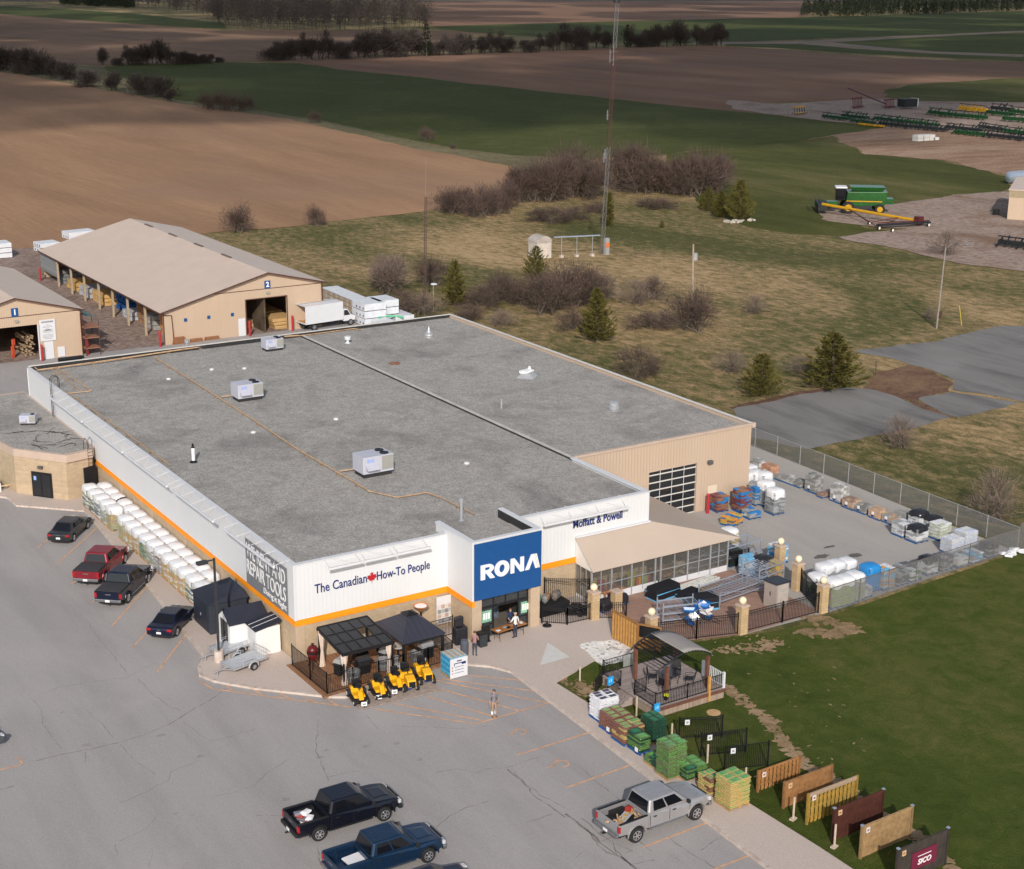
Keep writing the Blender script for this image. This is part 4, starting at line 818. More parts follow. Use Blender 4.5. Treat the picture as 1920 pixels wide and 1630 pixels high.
def wheel(t,x,y,r,w=.26,rimf=.62,side=1,name='wheel'):
    mb=MB(); n=20; prof=[(r*.6,-w/2),(r*.93,-w/2),(r,-w*.3),(r,w*.3),(r*.93,w/2),(r*.6,w/2)]
    mb.T=Matrix.Translation((x,y,r))@Matrix.Rotation(R_(90),4,'X'); mb.lathe(prof,n); w_=part(t,name,mb,m_tyre)
    mb=MB(); mb.T=Matrix.Translation((x,y,r))@Matrix.Rotation(R_(90)*(1 if side>0 else 1),4,'X')
    o=-side*(w/2+.005); i_=-side*(w/2-.05)
    mb.lathe([(r*rimf,i_),(r*rimf,o),(r*rimf*.88,o),(r*rimf*.85,i_)] if o>i_ else [(r*rimf*.85,i_),(r*rimf*.88,o),(r*rimf,o),(r*rimf,i_)],n)
    for k in range(6):
        a_=2*math.pi*k/6; mb.bar((math.cos(a_)*r*.08,math.sin(a_)*r*.08,o*.97),(math.cos(a_)*r*rimf*.9,math.sin(a_)*r*rimf*.9,o*.97),.05,.05)
    mb.lathe([(r*.16,min(o,i_)),(r*.16,max(o,i_))],10); part(w_,'rim',mb,m_rim)
def quadp(A,B,C_,D,u,v): return (Vector(A)*(1-u)+Vector(B)*u)*(1-v)+(Vector(D)*(1-u)+Vector(C_)*u)*v
def pane(mb,q,u0,u1,v0,v1,off=.012):
    A,B,C_,D=[Vector(p) for p in q]; n=(B-A).cross(D-A).normalized()
    P_=[quadp(A,B,C_,D,u,v)+n*off for u,v in((u0,v0),(u1,v0),(u1,v1),(u0,v1))]; Q=[p-n*(off+.01) for p in P_]
    mb.add([tuple(p) for p in P_+Q],[(0,1,2,3),(7,6,5,4),(0,4,5,1),(1,5,6,2),(2,6,7,3),(3,7,4,0)])
def arch(cx,r,z0,n=9): return [(cx+math.cos(t)*r,z0+math.sin(t)*r) for t in [math.pi*(i)/n for i in range(n+1)]]
def cabin(t,zb,zt,xb0,xb1,xt0,xt1,wb,wt,mp,splits,rear_glass=True,bev=.05,ribs=False,roofname='cab_roof'):
    b=[(xb0,-wb),(xb1,-wb),(xb1,wb),(xb0,wb)]; T_=[(xt0,-wt),(xt1,-wt),(xt1,wt),(xt0,wt)]
    v=[(x,y,zb) for x,y in b]+[(x,y,zt) for x,y in T_]; mb=MB(); mb.add(v,[(3,2,1,0),(4,5,6,7),(0,1,5,4),(1,2,6,5),(2,3,7,6),(3,0,4,7)])
    c=part(t,'cab',mb,mp,bevel=bev,seg=3)
    qs={'right':(v[0],v[1],v[5],v[4]),'front':(v[1],v[2],v[6],v[5]),'left':(v[2],v[3],v[7],v[6]),'rear':(v[3],v[0],v[4],v[7])}
    for (u0,u1) in splits:
        mb=MB(); pane(mb,qs['right'],u0,u1,.16,.86); part(c,'side_window',mb,m_wglass); mb=MB(); pane(mb,qs['left'],1-u1,1-u0,.16,.86); part(c,'side_window',mb,m_wglass)
    mb=MB(); pane(mb,qs['front'],.06,.94,.08,.93); part(c,'windscreen',mb,m_wglass)
    mb=MB(); pane(mb,qs['rear'],.08,.92,.1,.86); part(c,'rear_window',mb,m_wglass)
    if ribs:
        mb=MB(); [mb.box(xt0+.15,xt1-.12,y-.025,y+.025,zt-.005,zt+.012) for y in (-.5,-.3,-.1,.1,.3,.5)]; part(c,'roof_rib',mb,mp)
    return c
def pickup(label,pos,rz,mp,wb=3.7,L=5.9,bed='open',cargo=None,chrome=True,lowtrim=None,ribs=False,lift=0,tyre=.4,rack=False):
    t=thing('pickup_truck',label,'pickup truck',(pos[0],pos[1],.02),rz); W_=.98; xr=-wb/2; xf=wb/2; x0=xr-1.15; x1=xf+.95; xc=xf-.48; xb=xr+.56+(wb-3.64)*.6; k=lift
    ar=tyre+.09; zs=tyre
    # front half (bonnet + doors) with a cut wheel arch
    hood=[(x1,.62+k),(x1-.0,.88+k),(x1-.07,1.0+k),(x1-.22,1.09+k),(x1-.5,1.15+k),(x1-.85,1.19+k),(xc,1.235+k),(xb,1.22+k),(xb,.48+k)]
    low=[(xf-ar-.05,.45+k)]+[(x,z+.02) for x,z in arch(xf,ar,zs)][::-1]+[(xf+ar+.03,.5+k)]
    mb=MB(); mb.sideprism(hood+low,-W_,W_)
    mb.v=[(x,y*(1-.13*max(0,(x-xf)/(x1-xf))**1.6)*(1-.045*max(0,(z-.85-k)/.35)),z+(.0 if z<1.0+k else 0)) for x,y,z in mb.v]; part(t,'body',mb,mp,bevel=.09,seg=4)
    if x1>0: T=MB(); T.add([(xc+.05,-.62,1.228+k),(x1-.45,-.5,1.155+k),(x1-.45,.5,1.155+k),(xc+.05,.62,1.228+k),(xc+.1,-.5,1.25+k),(x1-.6,-.4,1.185+k),(x1-.6,.4,1.185+k),(xc+.1,.5,1.25+k)],[(4,5,6,7),(0,1,5,4),(1,2,6,5),(2,3,7,6),(3,0,4,7)]); part(t,'bonnet_bulge',T,mp,bevel=.02)
    mb=MB()
    zb=1.2+k; fl=.78+k
    side=[(xb-.02,.5+k),(xb-.02,zb),(x0,zb),(x0,.62+k),(xr-ar-.04,.55+k)]+[(x,z+.02) for x,z in arch(xr,ar,zs)][::-1]+[(xr+ar+.04,.5+k)]
    for s in(-1,1): mb.sideprism(side,*sorted((s*W_,s*(W_-.14))))
    mb.box(xb-.1,xb-.02,-W_+.14,W_-.14,.55+k,zb-.02); mb.box(x0,x0+.07,-W_+.14,W_-.14,.62+k,zb-.01)
    bd=part(t,'bed',mb,mp,bevel=.025)
    mb=MB(); mb.box(x0+.07,xb-.1,-W_+.14,W_-.14,fl-.1,fl); 
    for s in(-1,1): mb.box(xr-.45,xr+.45,*sorted((s*(W_-.14),s*(W_-.34))),fl,fl+.22)
    part(t,'bed_floor',mb,m_trimb if bed!='blue' else mp)
    for s in(-1,1): part(bd,'rail_cap',MB().box(x0+.05,xb-.06,*sorted((s*(W_+.002),s*(W_-.15))),zb,zb+.02),m_trimb if bed!='blue' else mp)
    if bed=='cover': part(t,'tonneau_cover',MB().box(x0+.03,xb-.04,-W_+.1,W_-.1,zb+.02,zb+.06),m_cover,bevel=.02)
    cabin(t,1.2+k,1.9+k,xb+.0,xc-.02,xb+.2,xc-.85,W_-.04,W_-.22,mp,[(.12,.45),(.49,.88)] ,ribs=ribs,bev=.1)
    mb=MB(); [mb.box(xx,xx+.022,s*(W_+.001)-.003,s*(W_+.001)+.003,.55+k,1.18+k) for xx in (xb+.08,(xb+xc)/2,xc-.02) for s in(-1,1)]; part(t,'door_seam',mb,m_trimb)
    for xx in (xb+.3,(xb+xc)/2+.2):
        for s in(-1,1): part(t,'door_handle',MB().box(xx,xx+.2,*sorted((s*W_,s*(W_+.03))),1.02+k,1.07+k),m_trimb)
    mbm=m_chrome if chrome else m_trimb
    part(t,'front_bumper',MB().box(x1-.12,x1+.1,-W_+.02,W_-.02,.45+k,.7+k),mbm,bevel=.04); part(t,'rear_bumper',MB().box(x0-.14,x0-.002,-W_+.04,W_-.04,.5+k,.7+k),mbm,bevel=.03)
    part(t,'grille',MB().box(x1-.01,x1+.03,-.6,.6,.74+k,1.0+k),m_trimb,bevel=.02)
    for s in(-1,1):
        part(t,'headlight',MB().box(x1-.14,x1+.02,*sorted((s*.62,s*(W_-.0))),.78+k,.98+k),m_head,bevel=.02); part(t,'tail_light',MB().box(x0-.02,x0+.08,*sorted((s*(W_-.17),s*(W_+.006))),.78+k,1.12+k),m_tail)
        mb=MB(); mb.cbox((xc-.22,s*(W_+.12),1.3+k),(.14,.22,.2)); part(t,'mirror',mb,m_trimb,bevel=.03)
        wheel(t,xf,s*(W_-.12),tyre,.28,side=s); wheel(t,xr,s*(W_-.12),tyre,.28,side=s)
        for cx in (xf,xr): part(t,'wheel_arch_trim',MB().tube([(x,s*(W_+.01),z) for x,z in arch(cx,ar+.06,zs+.02)],.035,5),lowtrim or mp)
    part(t,'number_plate',MB().box(x0-.16,x0-.141,-.16,.16,.52+k,.68+k),m_plate)
    part(t,'underbody',MB().box(x0+.1,x1-.2,-W_+.3,W_-.3,.3+k,.6+k),m_trimb)
    mb=MB(); mb.box(x0-.004,x0-.0,-.2,.2,.98+k,1.05+k); part(t,'tailgate_emblem',mb,m_chrome)
    for s in(-1,1): part(t,'running_board',MB().box(xb,xc-.3,*sorted((s*(W_-.1),s*(W_+.08))),.42+k,.47+k),m_chrome if chrome else m_trimb)
    mb=MB(); mb.box(x0-.3,x0-.1,-.05,.05,.4+k,.46+k); part(t,'tow_hitch',mb,m_trimb)
    return t,xb,x0,fl
def sedan(label,pos,rz,mp,L=4.6,hgt=1.43,W_=.88):
    t=thing('parked_car',label,'car',(pos[0],pos[1],.02),rz); xf,xr=L/2-.92,-L/2+.98; r=.32; ar=.38
    top=[(L/2,.45),(L/2-.03,.66),(L/2-.35,.80),(L/2-1.25,.93),(-L/2+1.0,.98),(-L/2+.12,.95),(-L/2,.82),(-L/2,.42),(-L/2+.2,.26)]
    low=[(x,z) for x,z in arch(xr,ar,r+.0)][::-1]+[(x,z) for x,z in arch(xf,ar,r)][::-1]+[(L/2-.15,.26)]
    mb=MB(); mb.sideprism(top+low,-W_,W_); part(t,'body',mb,mp,bevel=.09,seg=4)
    cabin(t,.93,hgt,-L/2+.62,L/2-1.22,-L/2+1.32,L/2-2.05,W_-.06,W_-.27,mp,[(.17,.50),(.53,.84)],bev=.08)
    for s in(-1,1):
        part(t,'headlight',MB().box(L/2-.3,L/2-.0,*sorted((s*.5,s*(W_-.04))),.62,.74),m_head,bevel=.02); part(t,'tail_light',MB().box(-L/2-.012,-L/2+.12,*sorted((s*.56,s*(W_-.01))),.70,.86),m_tail,bevel=.02)
        mb=MB(); mb.cbox((L/2-1.75,s*(W_+.08),.98),(.12,.18,.13)); part(t,'mirror',mb,mp,bevel=.02)
        wheel(t,xf,s*(W_-.11),r,.22,side=s); wheel(t,xr,s*(W_-.11),r,.22,side=s)
        for xx in(-.45,.45): part(t,'door_handle',MB().box(xx,xx+.16,*sorted((s*(W_-.002),s*(W_+.02))),.8,.83),m_trimb)
    mb=MB(); [mb.box(xx,xx+.015,s*(W_+.001)-.003,s*(W_+.001)+.003,.35,.9) for xx in (-.75,.2,1.05) for s in(-1,1)]; part(t,'door_seam',mb,m_trimb)
    part(t,'number_plate',MB().box(-L/2-.03,-L/2-.005,-.16,.16,.5,.64),m_plate); part(t,'underbody',MB().box(-L/2+.2,L/2-.2,-W_+.25,W_-.25,.18,.5),m_trimb)
    mb=MB(); mb.box(-L/2-.008,-L/2-.0,-.09,.09,.76,.8); part(t,'emblem',mb,m_chrome)
    return t
def place(rw,fw,off,wb,side=1):
    """right-hand wheel contact points -> centre and heading"""
    a_=g(*rw);b_=g(*fw); d=(b_-a_).normalized(); c=(a_+b_)/2+Vector((-d.y,d.x,0))*off; return (c.x,c.y),math.atan2(d.y,d.x)
nearblack=paint('nearblack',(.006,.007,.014)); navyp=paint('navy',(.006,.010,.030)); bluep=paint('steelblue',(.010,.032,.075),.4); silverp=paint('silver',(.40,.39,.40),.5,.35); redp=paint('red',(.24,.018,.03),.3); charp=paint('charcoal',(.03,.034,.04),.4)
p,r_=place((598,1578),(722,1540),.92,3.7); tb,xb,x0,fl=pickup('near-black crew-cab pickup with an open bed holding a bundle of boxes',p,r_,nearblack,chrome=False,ribs=True,lift=.03)
def cargo_at(t,lx,ly,z): 
    v=Matrix.Rotation(t.rotation_euler.z,4,'Z')@Vector((lx,ly,0)); return (t.location.x+v.x,t.location.y+v.y,.02+z)
mb=MB(); rr=random.Random(11)
for k in range(7): mb.k=k%3; mb.pillow((rr.uniform(-.25,.25),rr.uniform(-.25,.25),.1+.07*k),(.5,.35,.18),rr.uniform(0,3),.15)
single('cargo_bundle','white, red and grey bundle in the bed of the near-black pickup','luggage',mb,[m_signw,M('cargo_red',(.35,.06,.05)),M('cargo_grey',(.2,.2,.24))],cargo_at(tb,x0+.75,-.15,fl))
fb=g(803,1618); v=Matrix.Rotation(r_,4,'Z')@Vector((-1.85,.92,0)); t2,xb2,x02,fl2=pickup('steel-blue crew-cab pickup with a white board lying in its open bed',(fb.x+v.x,fb.y+v.y),r_,bluep,bed='blue',chrome=True,ribs=True)
mb=MB(); mb.box(-.5,.5,-.5,.5,0,.08); single('white_board','flat white board lying in the bed of the steel-blue pickup','board',mb,m_signw,cargo_at(t2,x02+1.25,-.2,fl2+.1),r_+.1,bevel=.01)
c3=g(800,1630,1.40); sedan('dark navy sedan cut off by the bottom edge beside the steel-blue pickup',(c3.x-.1,c3.y-.35),r_,navyp,4.8,1.42)
p,r_=place((1192,1581),(1305,1538),.92,3.95); ts,xbs,x0s,fls=pickup('silver crew-cab pickup with firewood and a ladder sheet in its bed',p,r_,silverp,wb=3.95,chrome=True,ribs=True,lift=.12,tyre=.43)
mb=MB(); mb.k=0; mb.T=Matrix.Rotation(.5,4,'Z'); mb.box(-.95,.75,-.22,.22,.14,.18); mb.T=Matrix.Identity(4); mb.k=1; rr=random.Random(4)
for k in range(34): a_=rr.uniform(0,3.1); x,y=rr.uniform(.1,1.0),rr.uniform(-.75,-.1); 
for k in range(34):
    a_=rr.uniform(0,3.1); x,y=(rr.uniform(.3,1.0),rr.uniform(-.75,.0)) if k<22 else (rr.uniform(-1.0,-.5),rr.uniform(-.7,.1)); z=.12+.02*(k%8); mb.tube([(x,y,z),(x+math.cos(a_)*.34,y+math.sin(a_)*.34,z+.05)],.05,5)
mb.k=2; mb.pillow((.45,.3,.28),(.35,.3,.35),.3,.15)
for k in range(4): mb.k=3; mb.T=Matrix.Rotation(.5,4,'Z'); mb.box(-.75+k*.35,-.6+k*.35,-.12,.12,.185,.21); mb.T=Matrix.Identity(4)
single('firewood_load','split wood, grey sheet and a red bag in the silver pickup bed','firewood',mb,[M('sheet_grey',(.42,.44,.46)),M('split_wood',(.45,.30,.18),.9,.35,5),M('cargo_red2',(.30,.03,.02)),M('cargo_yel',(.5,.3,.06))],cargo_at(ts,x0s+1.15,0,fls),r_)
p,r_=place((194.8,1094.7),(236.6,1055),.92,3.75); pickup('red crew-cab pickup with a black bed cover, second vehicle from the annex',p,r_,redp,wb=3.72,bed='cover',chrome=True)
p,r_=place((238.5,1133),(279.5,1093),.92,3.7); pickup('dark navy pickup with a bed cover parked right of the red pickup',p,r_,navyp,wb=3.68,bed='cover',chrome=True)
p,r_=place((137,1017),(164.6,991.7),.8,3.0); sedan('charcoal sedan parked nearest the annex entrance',p,r_,charp,4.75,1.42)
p,r_=place((330,1195),(361,1164),.8,2.8); sedan('dark navy sedan parked nearest the lamp post',p,r_,navyp,4.5,1.4)
c4_=g(13,1372,.6); sedan('grey car whose rounded front end shows at the left edge of the parking lot',(c4_.x-2.75,c4_.y-.2),.2,paint('greycar',(.10,.11,.12),.4),4.7,1.4)
# ================================================================ PALLET LOADS
m_pblue=M('pallet_blue',(.02,.10,.28),.8,.25,4); m_pwood=M('pallet_wood',(.40,.26,.13),.85,.25,5); m_wrap=glass('stretch_wrap',(.55,.57,.58),.18,.22); m_hood=M('white_hood_film',(.70,.71,.74),.28,.04,3,spec=.5)
m_blackf2=M('black_film',(.02,.02,.025),.35,.3,4,spec=.5); m_tagw=M('price_tag',(.8,.8,.82),.6); m_tagb=M('price_tag_blue',(.02,.05,.22),.6)
def bagm(n,c,v=.25): return M('bag_'+n,c,.45,v,7,spec=.4)
PAL={}
def pallet_mesh(w,d,m):
    mb=MB()
    for i in range(5): y=-d/2+.05+i*(d-.1)/4; mb.box(-w/2,w/2,y-.05,y+.05,.11,.13)
    for i in range(3): x=-w/2+.05+i*(w-.1)/2; mb.box(x-.05,x+.05,-d/2,d/2,0,.11)
    return mb
def bag_layers(w,d,h,nl,nx=3,ny=2,seed=0,nm=1,j=.05,top=0,pat=None):
    mb=MB(); rr=random.Random(seed); lh=h/nl
    for L_ in range(nl+top):
        a_,b_=(nx,ny) if L_%2==0 else (ny,nx)
        for i in range(a_):
            for k in range(b_):
                if L_>=nl and rr.random()<.4: continue
                x=-w/2+w*(i+.5)/a_+rr.uniform(-.015,.015); y=-d/2+d*(k+.5)/b_+rr.uniform(-.015,.015)
                mb.k=(pat(L_,i,k,rr) if pat else rr.randrange(nm)); mb.pillow((x,y,.14+lh*(L_+.5)),(w/a_*1.03,d/b_*1.03,lh*1.12),rr.uniform(-.03,.03),j)
    return mb
def hood(w,d,z0,z1,seed=0,dome=.08,rag=.06):
    mb=MB(); rr=random.Random(seed); n=24; rings=[(z0,1.02,0),(z0+(z1-z0)*.5,1.03,0),(z1-.10,1.0,0),(z1,.86,0),(z1+dome*.6,.6,0),(z1+dome,.3,0)]; vs=[]
    ph=[rr.uniform(0,6.28) for _ in range(4)]
    for ri,(z,s,_) in enumerate(rings):
        for i in range(n):
            t_=2*math.pi*i/n; c,s_=math.cos(t_),math.sin(t_); q=(abs(c)**5+abs(s_)**5)**(-.2)
            w_=.012*math.sin(7*t_+ph[0]+ri)+.012*math.sin(11*t_+ph[1]); zz=z+(rag*math.sin(3*t_+ph[2])+rag*.7*math.sin(5*t_+ph[3]) if ri==0 else rr.uniform(-.02,.02))
            vs.append((c*q*(w/2)*(s+w_),s_*q*(d/2)*(s+w_),zz))
    fs=[(r*n+i,r*n+(i+1)%n,(r+1)*n+(i+1)%n,(r+1)*n+i) for r in range(len(rings)-1) for i in range(n)]+[tuple(range((len(rings)-1)*n,len(rings)*n))]
    mb.add(vs,fs); return mb
def price_tag(t,w,d,h=.5,side='x',x=.1):
    mb=MB(); 
    if side=='x': mb.k=0; mb.box(-w/2-.04,-w/2-.02,x-.13,x+.13,h-.1,h+.16); mb.k=1; mb.box(-w/2-.04,-w/2-.02,x-.13,x+.13,h-.25,h-.1)
    else: mb.k=0; mb.box(x-.13,x+.13,-d/2-.04,-d/2-.02,h-.1,h+.16); mb.k=1; mb.box(x-.13,x+.13,-d/2-.04,-d/2-.02,h-.25,h-.1)
    part(t,'price_tag',mb,[m_tagw,m_tagb])
def load(label,pos,mats,w=1.1,d=1.1,h=1.1,nl=10,cover=None,wrap=False,rz=0,pal=None,group='pallet loads in the yard',tagside=None,seed=None,top=0,block=False,j=.05,cat='pallet',nx=3,ny=2,pat=None,z0=.02,hd=.35,name='pallet_load'):
    seed=seed if seed is not None else random.randrange(9999)
    t=thing(name,label,cat,(pos[0],pos[1],z0),rz,group); part(t,'pallet',pallet_mesh(w,d,0),pal or m_pblue)
    if block:
        mb=MB(); rr=random.Random(seed); n=max(2,int(w/.28)); L_=max(1,int(h/.14))
        for l in range(L_):
            for i in range(n):
                for k in range(3):
                    if l==L_-1 and rr.random()<.25*block: continue
                    x=-w/2+w*(i+.5)/n; y=-d/2+d*(k+.5)/3; mb.k=rr.randrange(len(mats)); mb.cbox((x,y,.13+.14*(l+.5)),(w/n*.96,d/3*.97,.132))
        part(t,'stone_stack',mb,mats)
    else: part(t,'bag_stack',bag_layers(w,d,h,nl,nx,ny,seed,len(mats),j,top,pat),mats)
    if wrap: part(t,'stretch_wrap',MB().box(-w/2-.03,w/2+.03,-d/2-.03,d/2+.03,.14,.13+h),m_wrap,bevel=.06)
    if cover is not None: part(t,'top_cover',hood(w+.1,d+.1,.13+h-hd,.13+h+.1,seed,.1),cover,smooth=True)
    if tagside: price_tag(t,w,d,.45,tagside)
    return t
# covered pallets along the left wall
olive=bagm('olive',(.30,.33,.16)); green=bagm('green',(.06,.19,.05)); dgreen=bagm('dark_green',(.02,.06,.035)); gold=bagm('gold',(.45,.33,.08)); brn=bagm('brown',(.25,.13,.08)); wht=bagm('white',(.62,.63,.65),.15); gry=bagm('grey',(.30,.31,.33)); orng=bagm('orange',(.6,.28,.06)); blk=bagm('black',(.03,.03,.035)); blu=bagm('blue',(.03,.18,.45)); lbl=bagm('light_blue',(.12,.42,.68)); kraft=bagm('kraft',(.38,.25,.15)); yelg=bagm('yellow_green',(.34,.42,.10)); maroon=bagm('maroon',(.16,.05,.06)); dgry=bagm('dark_grey',(.10,.11,.13))
kinds=[[gry,olive,wht],[dgreen,olive,wht],[gry,dgry,wht],[gold,olive,kraft],[orng,gold,wht],[gry,green,olive],[brn,gry,wht]]
ys=[35.9-1.5*i for i in range(5)]+[27.1-1.585*i for i in range(11)]
seqA=[1,1,2,0,3,3,4,4,5,0,6,4,4,4,1,1]; seqB=[0,2,0,5,0,2,0,5,0,2,0,5,0,2,0]
protos={}
def proto_load(k,x,y,label,grp,w=1.02,d=1.28,h=1.62,s=0):
    key=(k,s)
    if key not in protos: protos[key]=load(label,(x,y),kinds[k],w,d,h,13,m_hood,True,0,m_pwood,grp,z0=.13,seed=100+k*7+s,hd=.42); return
    dup(protos[key],(x,y,.13),0,label,group=grp)
for i,y in enumerate(ys): proto_load(seqA[i],-1.68,y,'white-hooded pallet of bags, %s from the annex end in the kerb-side row'%ORD[i],'hooded pallets in the kerb-side row',s=i%2)
for i in range(15): proto_load(seqB[i],-.56,35.6-1.62*i,'white-hooded pallet of bags, %s from the annex end in the row against the wall'%ORD[i],'hooded pallets in the row against the wall',w=1.0,s=2+i%2)
mb=MB(); mb.tube([(-.4,-.2,0),(.1,.05,.12),(.5,.1,.1)],.06,5); mb.tube([(0,0,.1),(-.2,-.6,.0)],.05,5); mb.pillow((0,0,.05),(.5,.3,.1),.4,.3)
single('torn_film','dark torn film lying across the hooded pallets','plastic film',mb,m_blackf2,(-.75,31.2,1.95))
# yard along the far fence
YD=[((1404,886),'brick-red wrapped paver stack at the store corner, first along the far fence',[M('stone_red',(.35,.20,.15),.9)],.9,.8,'b'),
((1425,889),'pale grey slab stack with a white top along the far fence',[M('stone_grey',(.30,.30,.29),.9,.2),M('stone_pale',(.5,.5,.5),.9)],1.5,1.0,'b'),
((1447,895),'terracotta block cube beside the grey slab stack',[M('stone_terra',(.50,.27,.17),.9),M('stone_terra2',(.40,.22,.15),.9)],1.5,.9,'b'),
((1468,903),'low nearly empty grey stone pallet along the far fence',[MATS['stone_grey']],1.2,.3,'b'),
((1488,910),'half-height pallet of loose grey slabs by the first tall fence post',[MATS['stone_grey'],MATS['stone_pale']],1.2,.55,'b'),
((1504,916),'half-height pallet of grey stones left of the tall slab stack',[MATS['stone_grey'],M('stone_dark',(.2,.2,.2),.9)],1.0,.55,'b'),
((1530,926),'tall dark grey slab stack along the far fence',[MATS['stone_grey'],MATS['stone_dark']],1.3,1.45,'b'),
((1549,936),'small brown remnant pallet right of the tall dark slab stack',[M('stone_brown',(.28,.19,.15),.9)],.7,.4,'b'),
((1578,945),'tall pale grey slab stack with white price sign',[MATS['stone_grey'],MATS['stone_pale']],1.4,1.45,'b'),
((1601,957),'brown wrapped block cube right of the tall pale slab stack',[MATS['stone_brown'],M('stone_tan',(.42,.30,.22),.9)],1.3,.8,'b'),
((1624,965),'charcoal grey block cube in the middle of the far fence row',[MATS['stone_dark'],MATS['stone_grey']],1.3,.7,'b'),
((1651,976),'orange-tan block cube in the middle of the far fence row',[MATS['stone_tan'],M('stone_orange',(.50,.33,.22),.9)],1.4,.75,'b'),
((1676,985),'tan and grey block cube left of the black-topped pallets',[MATS['stone_tan'],MATS['stone_grey']],1.2,.7,'b'),
((1699,982),'grey block stack behind the white sacks',[MATS['stone_grey']],1.2,.75,'b'),
((1696,1008),'white sack pallet at the front left of the black-topped group',[wht,gry],1.15,1.0,'w'),
((1727,994),'pallet with a round black cover behind the torn one',[gry,wht],1.2,1.2,'k'),
((1724,1019),'white sack pallet under a torn black cover',[wht,gry],1.3,1.05,'k'),
((1754,1000),'second pallet with a flat black cover near the fence',[gry,wht],1.1,1.0,'k'),
((1767,1014),'pale green and white sack pallet left of the big white stacks',[wht,M('bag_sage',(.45,.48,.38),.6,.2,5)],1.25,1.2,'n'),
((1790,1040),'big white sack pallet closest to the near fence corner',[wht,M('bag_whiteblue',(.55,.6,.72),.5,.2,5)],1.35,1.1,'w'),
((1815,1030),'big white sack pallet behind the corner one',[wht,M('bag_whiteblue',(.55,.6,.72))],1.35,1.25,'w')]
for i,(px,lab,ms,w,h,kd) in enumerate(YD):
    p=g(*px); y=p.y+.5; x=p.x+.2
    if kd=='b': load(lab,(x,y),ms,1.0,min(w,1.25),h,block=1,group='stone pallets along the far fence',tagside='x' if i in(2,6,8,9,10,11,12) else None)
    else: load(lab,(x,y),ms,w,1.2,h,int(h/.11),cover=m_blackf2 if kd=='k' else None,wrap=kd=='w',group='sack pallets at the far fence corner',hd=.25)
near=[((1570,1143),'olive sack pallet under a white hood, beside the corner pillar on the near fence',[olive,yelg],1.8,'h'),((1590,1138),'olive sack pallet under a white hood, second from the pillar on the near fence',[olive,yelg],1.8,'h'),((1609,1131),'olive sack pallet under a white hood, third from the pillar on the near fence',[olive,gry],1.8,'h'),
((1553,1112),'white-hooded pallet left in the second row behind the near fence',[gry],1.75,'h'),((1573,1108),'white-hooded pallet in the middle of the second row behind the near fence',[gry],1.8,'h'),((1594,1103),'white-hooded pallet right in the second row behind the near fence',[gry],1.75,'h'),((1540,1124),'white-hooded pallet behind the lamp pillar gate',[green,dgreen],1.45,'h'),
((1638,1113),'bright blue wrapped pallet against the near fence',[blu],1.75,'B'),((1624,1124),'small pallet of grey-white sacks in front of the bright blue one',[wht,gry],.7,'w'),((1666,1108),'pallet of light blue and white bags right of the bright blue one',[lbl,wht,orng],1.5,'w'),
((1693,1100),'dark grey bag pallet against the near fence',[dgry,gry],.9,'n'),((1717,1092),'low pallet of green and white bags against the near fence',[wht,green,gry],.55,'n'),((1707,1077),'low grey bag heap behind the dark pallets',[gry,dgry],.4,'n'),((1748,1080),'pallet of grey bags with a black cover against the near fence',[gry,wht],1.05,'k'),
((1776,1072),'grey bag pallet right of the black-covered one on the near fence',[gry,dgry],1.0,'n'),((1805,1066),'low pallet of pale sacks near the fence corner',[wht,gry],.6,'n'),((1832,1058),'low pallet of blue-white sacks near the fence corner',[wht,lbl,gry],.7,'n'),((1862,1047),'grey bag pallet with a dark cover in the fence corner',[gry,dgry],.8,'k')]
for px,lab,ms,h,kd in near:
    p=g(*px); load(lab,(p.x+.1,p.y+.62),ms,1.12,1.12,h,max(3,int(h/.12)),cover={'h':m_hood,'k':m_blackf2,'B':M('blue_wrap',(.02,.22,.55),.35,.1,3,spec=.5)}.get(kd),wrap=kd in'hw',hd=1.5 if kd=='B' else .4 if kd=='h' else .2,group='pallets along the near yard fence')
gar=[((1353,961),'short stack of brown and blue mulch bags beside the garage side door',[brn,blu,maroon],1.25,'n'),((1396,962),'tall stack of brown mulch bags with blue bags on top',[brn,maroon,blu],1.8,'n'),((1424,948),'blue-topped grey bag pallet behind the tall mulch stack',[gry,blu],1.5,'n'),((1458,966),'white-hooded grey bag pallet at the right front of the garage group',[gry,dgry],1.85,'h'),((1440,950),'white-hooded pallet left of the right front one in the garage group',[gry],1.8,'h'),
((1420,927),'white-hooded pallet at the back right of the garage group',[gry],1.7,'h'),((1400,930),'white-hooded pallet at the back middle of the garage group',[gry],1.7,'h'),((1372,938),'white-hooded pallet between the side door and the tall mulch stack',[gry],1.7,'h'),((1408,914),'small white-hooded pallet by the store corner',[gry],1.6,'h'),((1414,974),'low pallet of grey and blue bags before the tall mulch stack',[gry,blu,wht],.5,'n'),((1436,930),'white-hooded pallet at the far right corner of the garage group',[gry],1.7,'h')]
for px,lab,ms,h,kd in gar:
    p=g(*px); load(lab,(p.x+.1,p.y+.5),ms,1.15,1.15,h,max(4,int(h/.13)),cover=m_hood if kd=='h' else None,wrap=kd=='h',hd=.55,group='pallets by the garage door',rz=random.uniform(-.08,.08),j=.08)
p=g(1376,985); t=load('loose heap of orange and blue bags on a broken pallet',(p.x,p.y+.3),[orng,gold,blu,dgry],1.5,1.2,.5,4,None,False,.3,m_pblue,'pallets by the garage door',top=1,j=.15)
p=g(1358,1003); mb=MB(); 
for k in range(9): mb.bar((-.7+k*.17,-.5,.3),(-.7+k*.17,.5,.35),.03)
for s in(-.5,0,.5): mb.bar((-.75,s,.28),(.75,s,.33),.05)
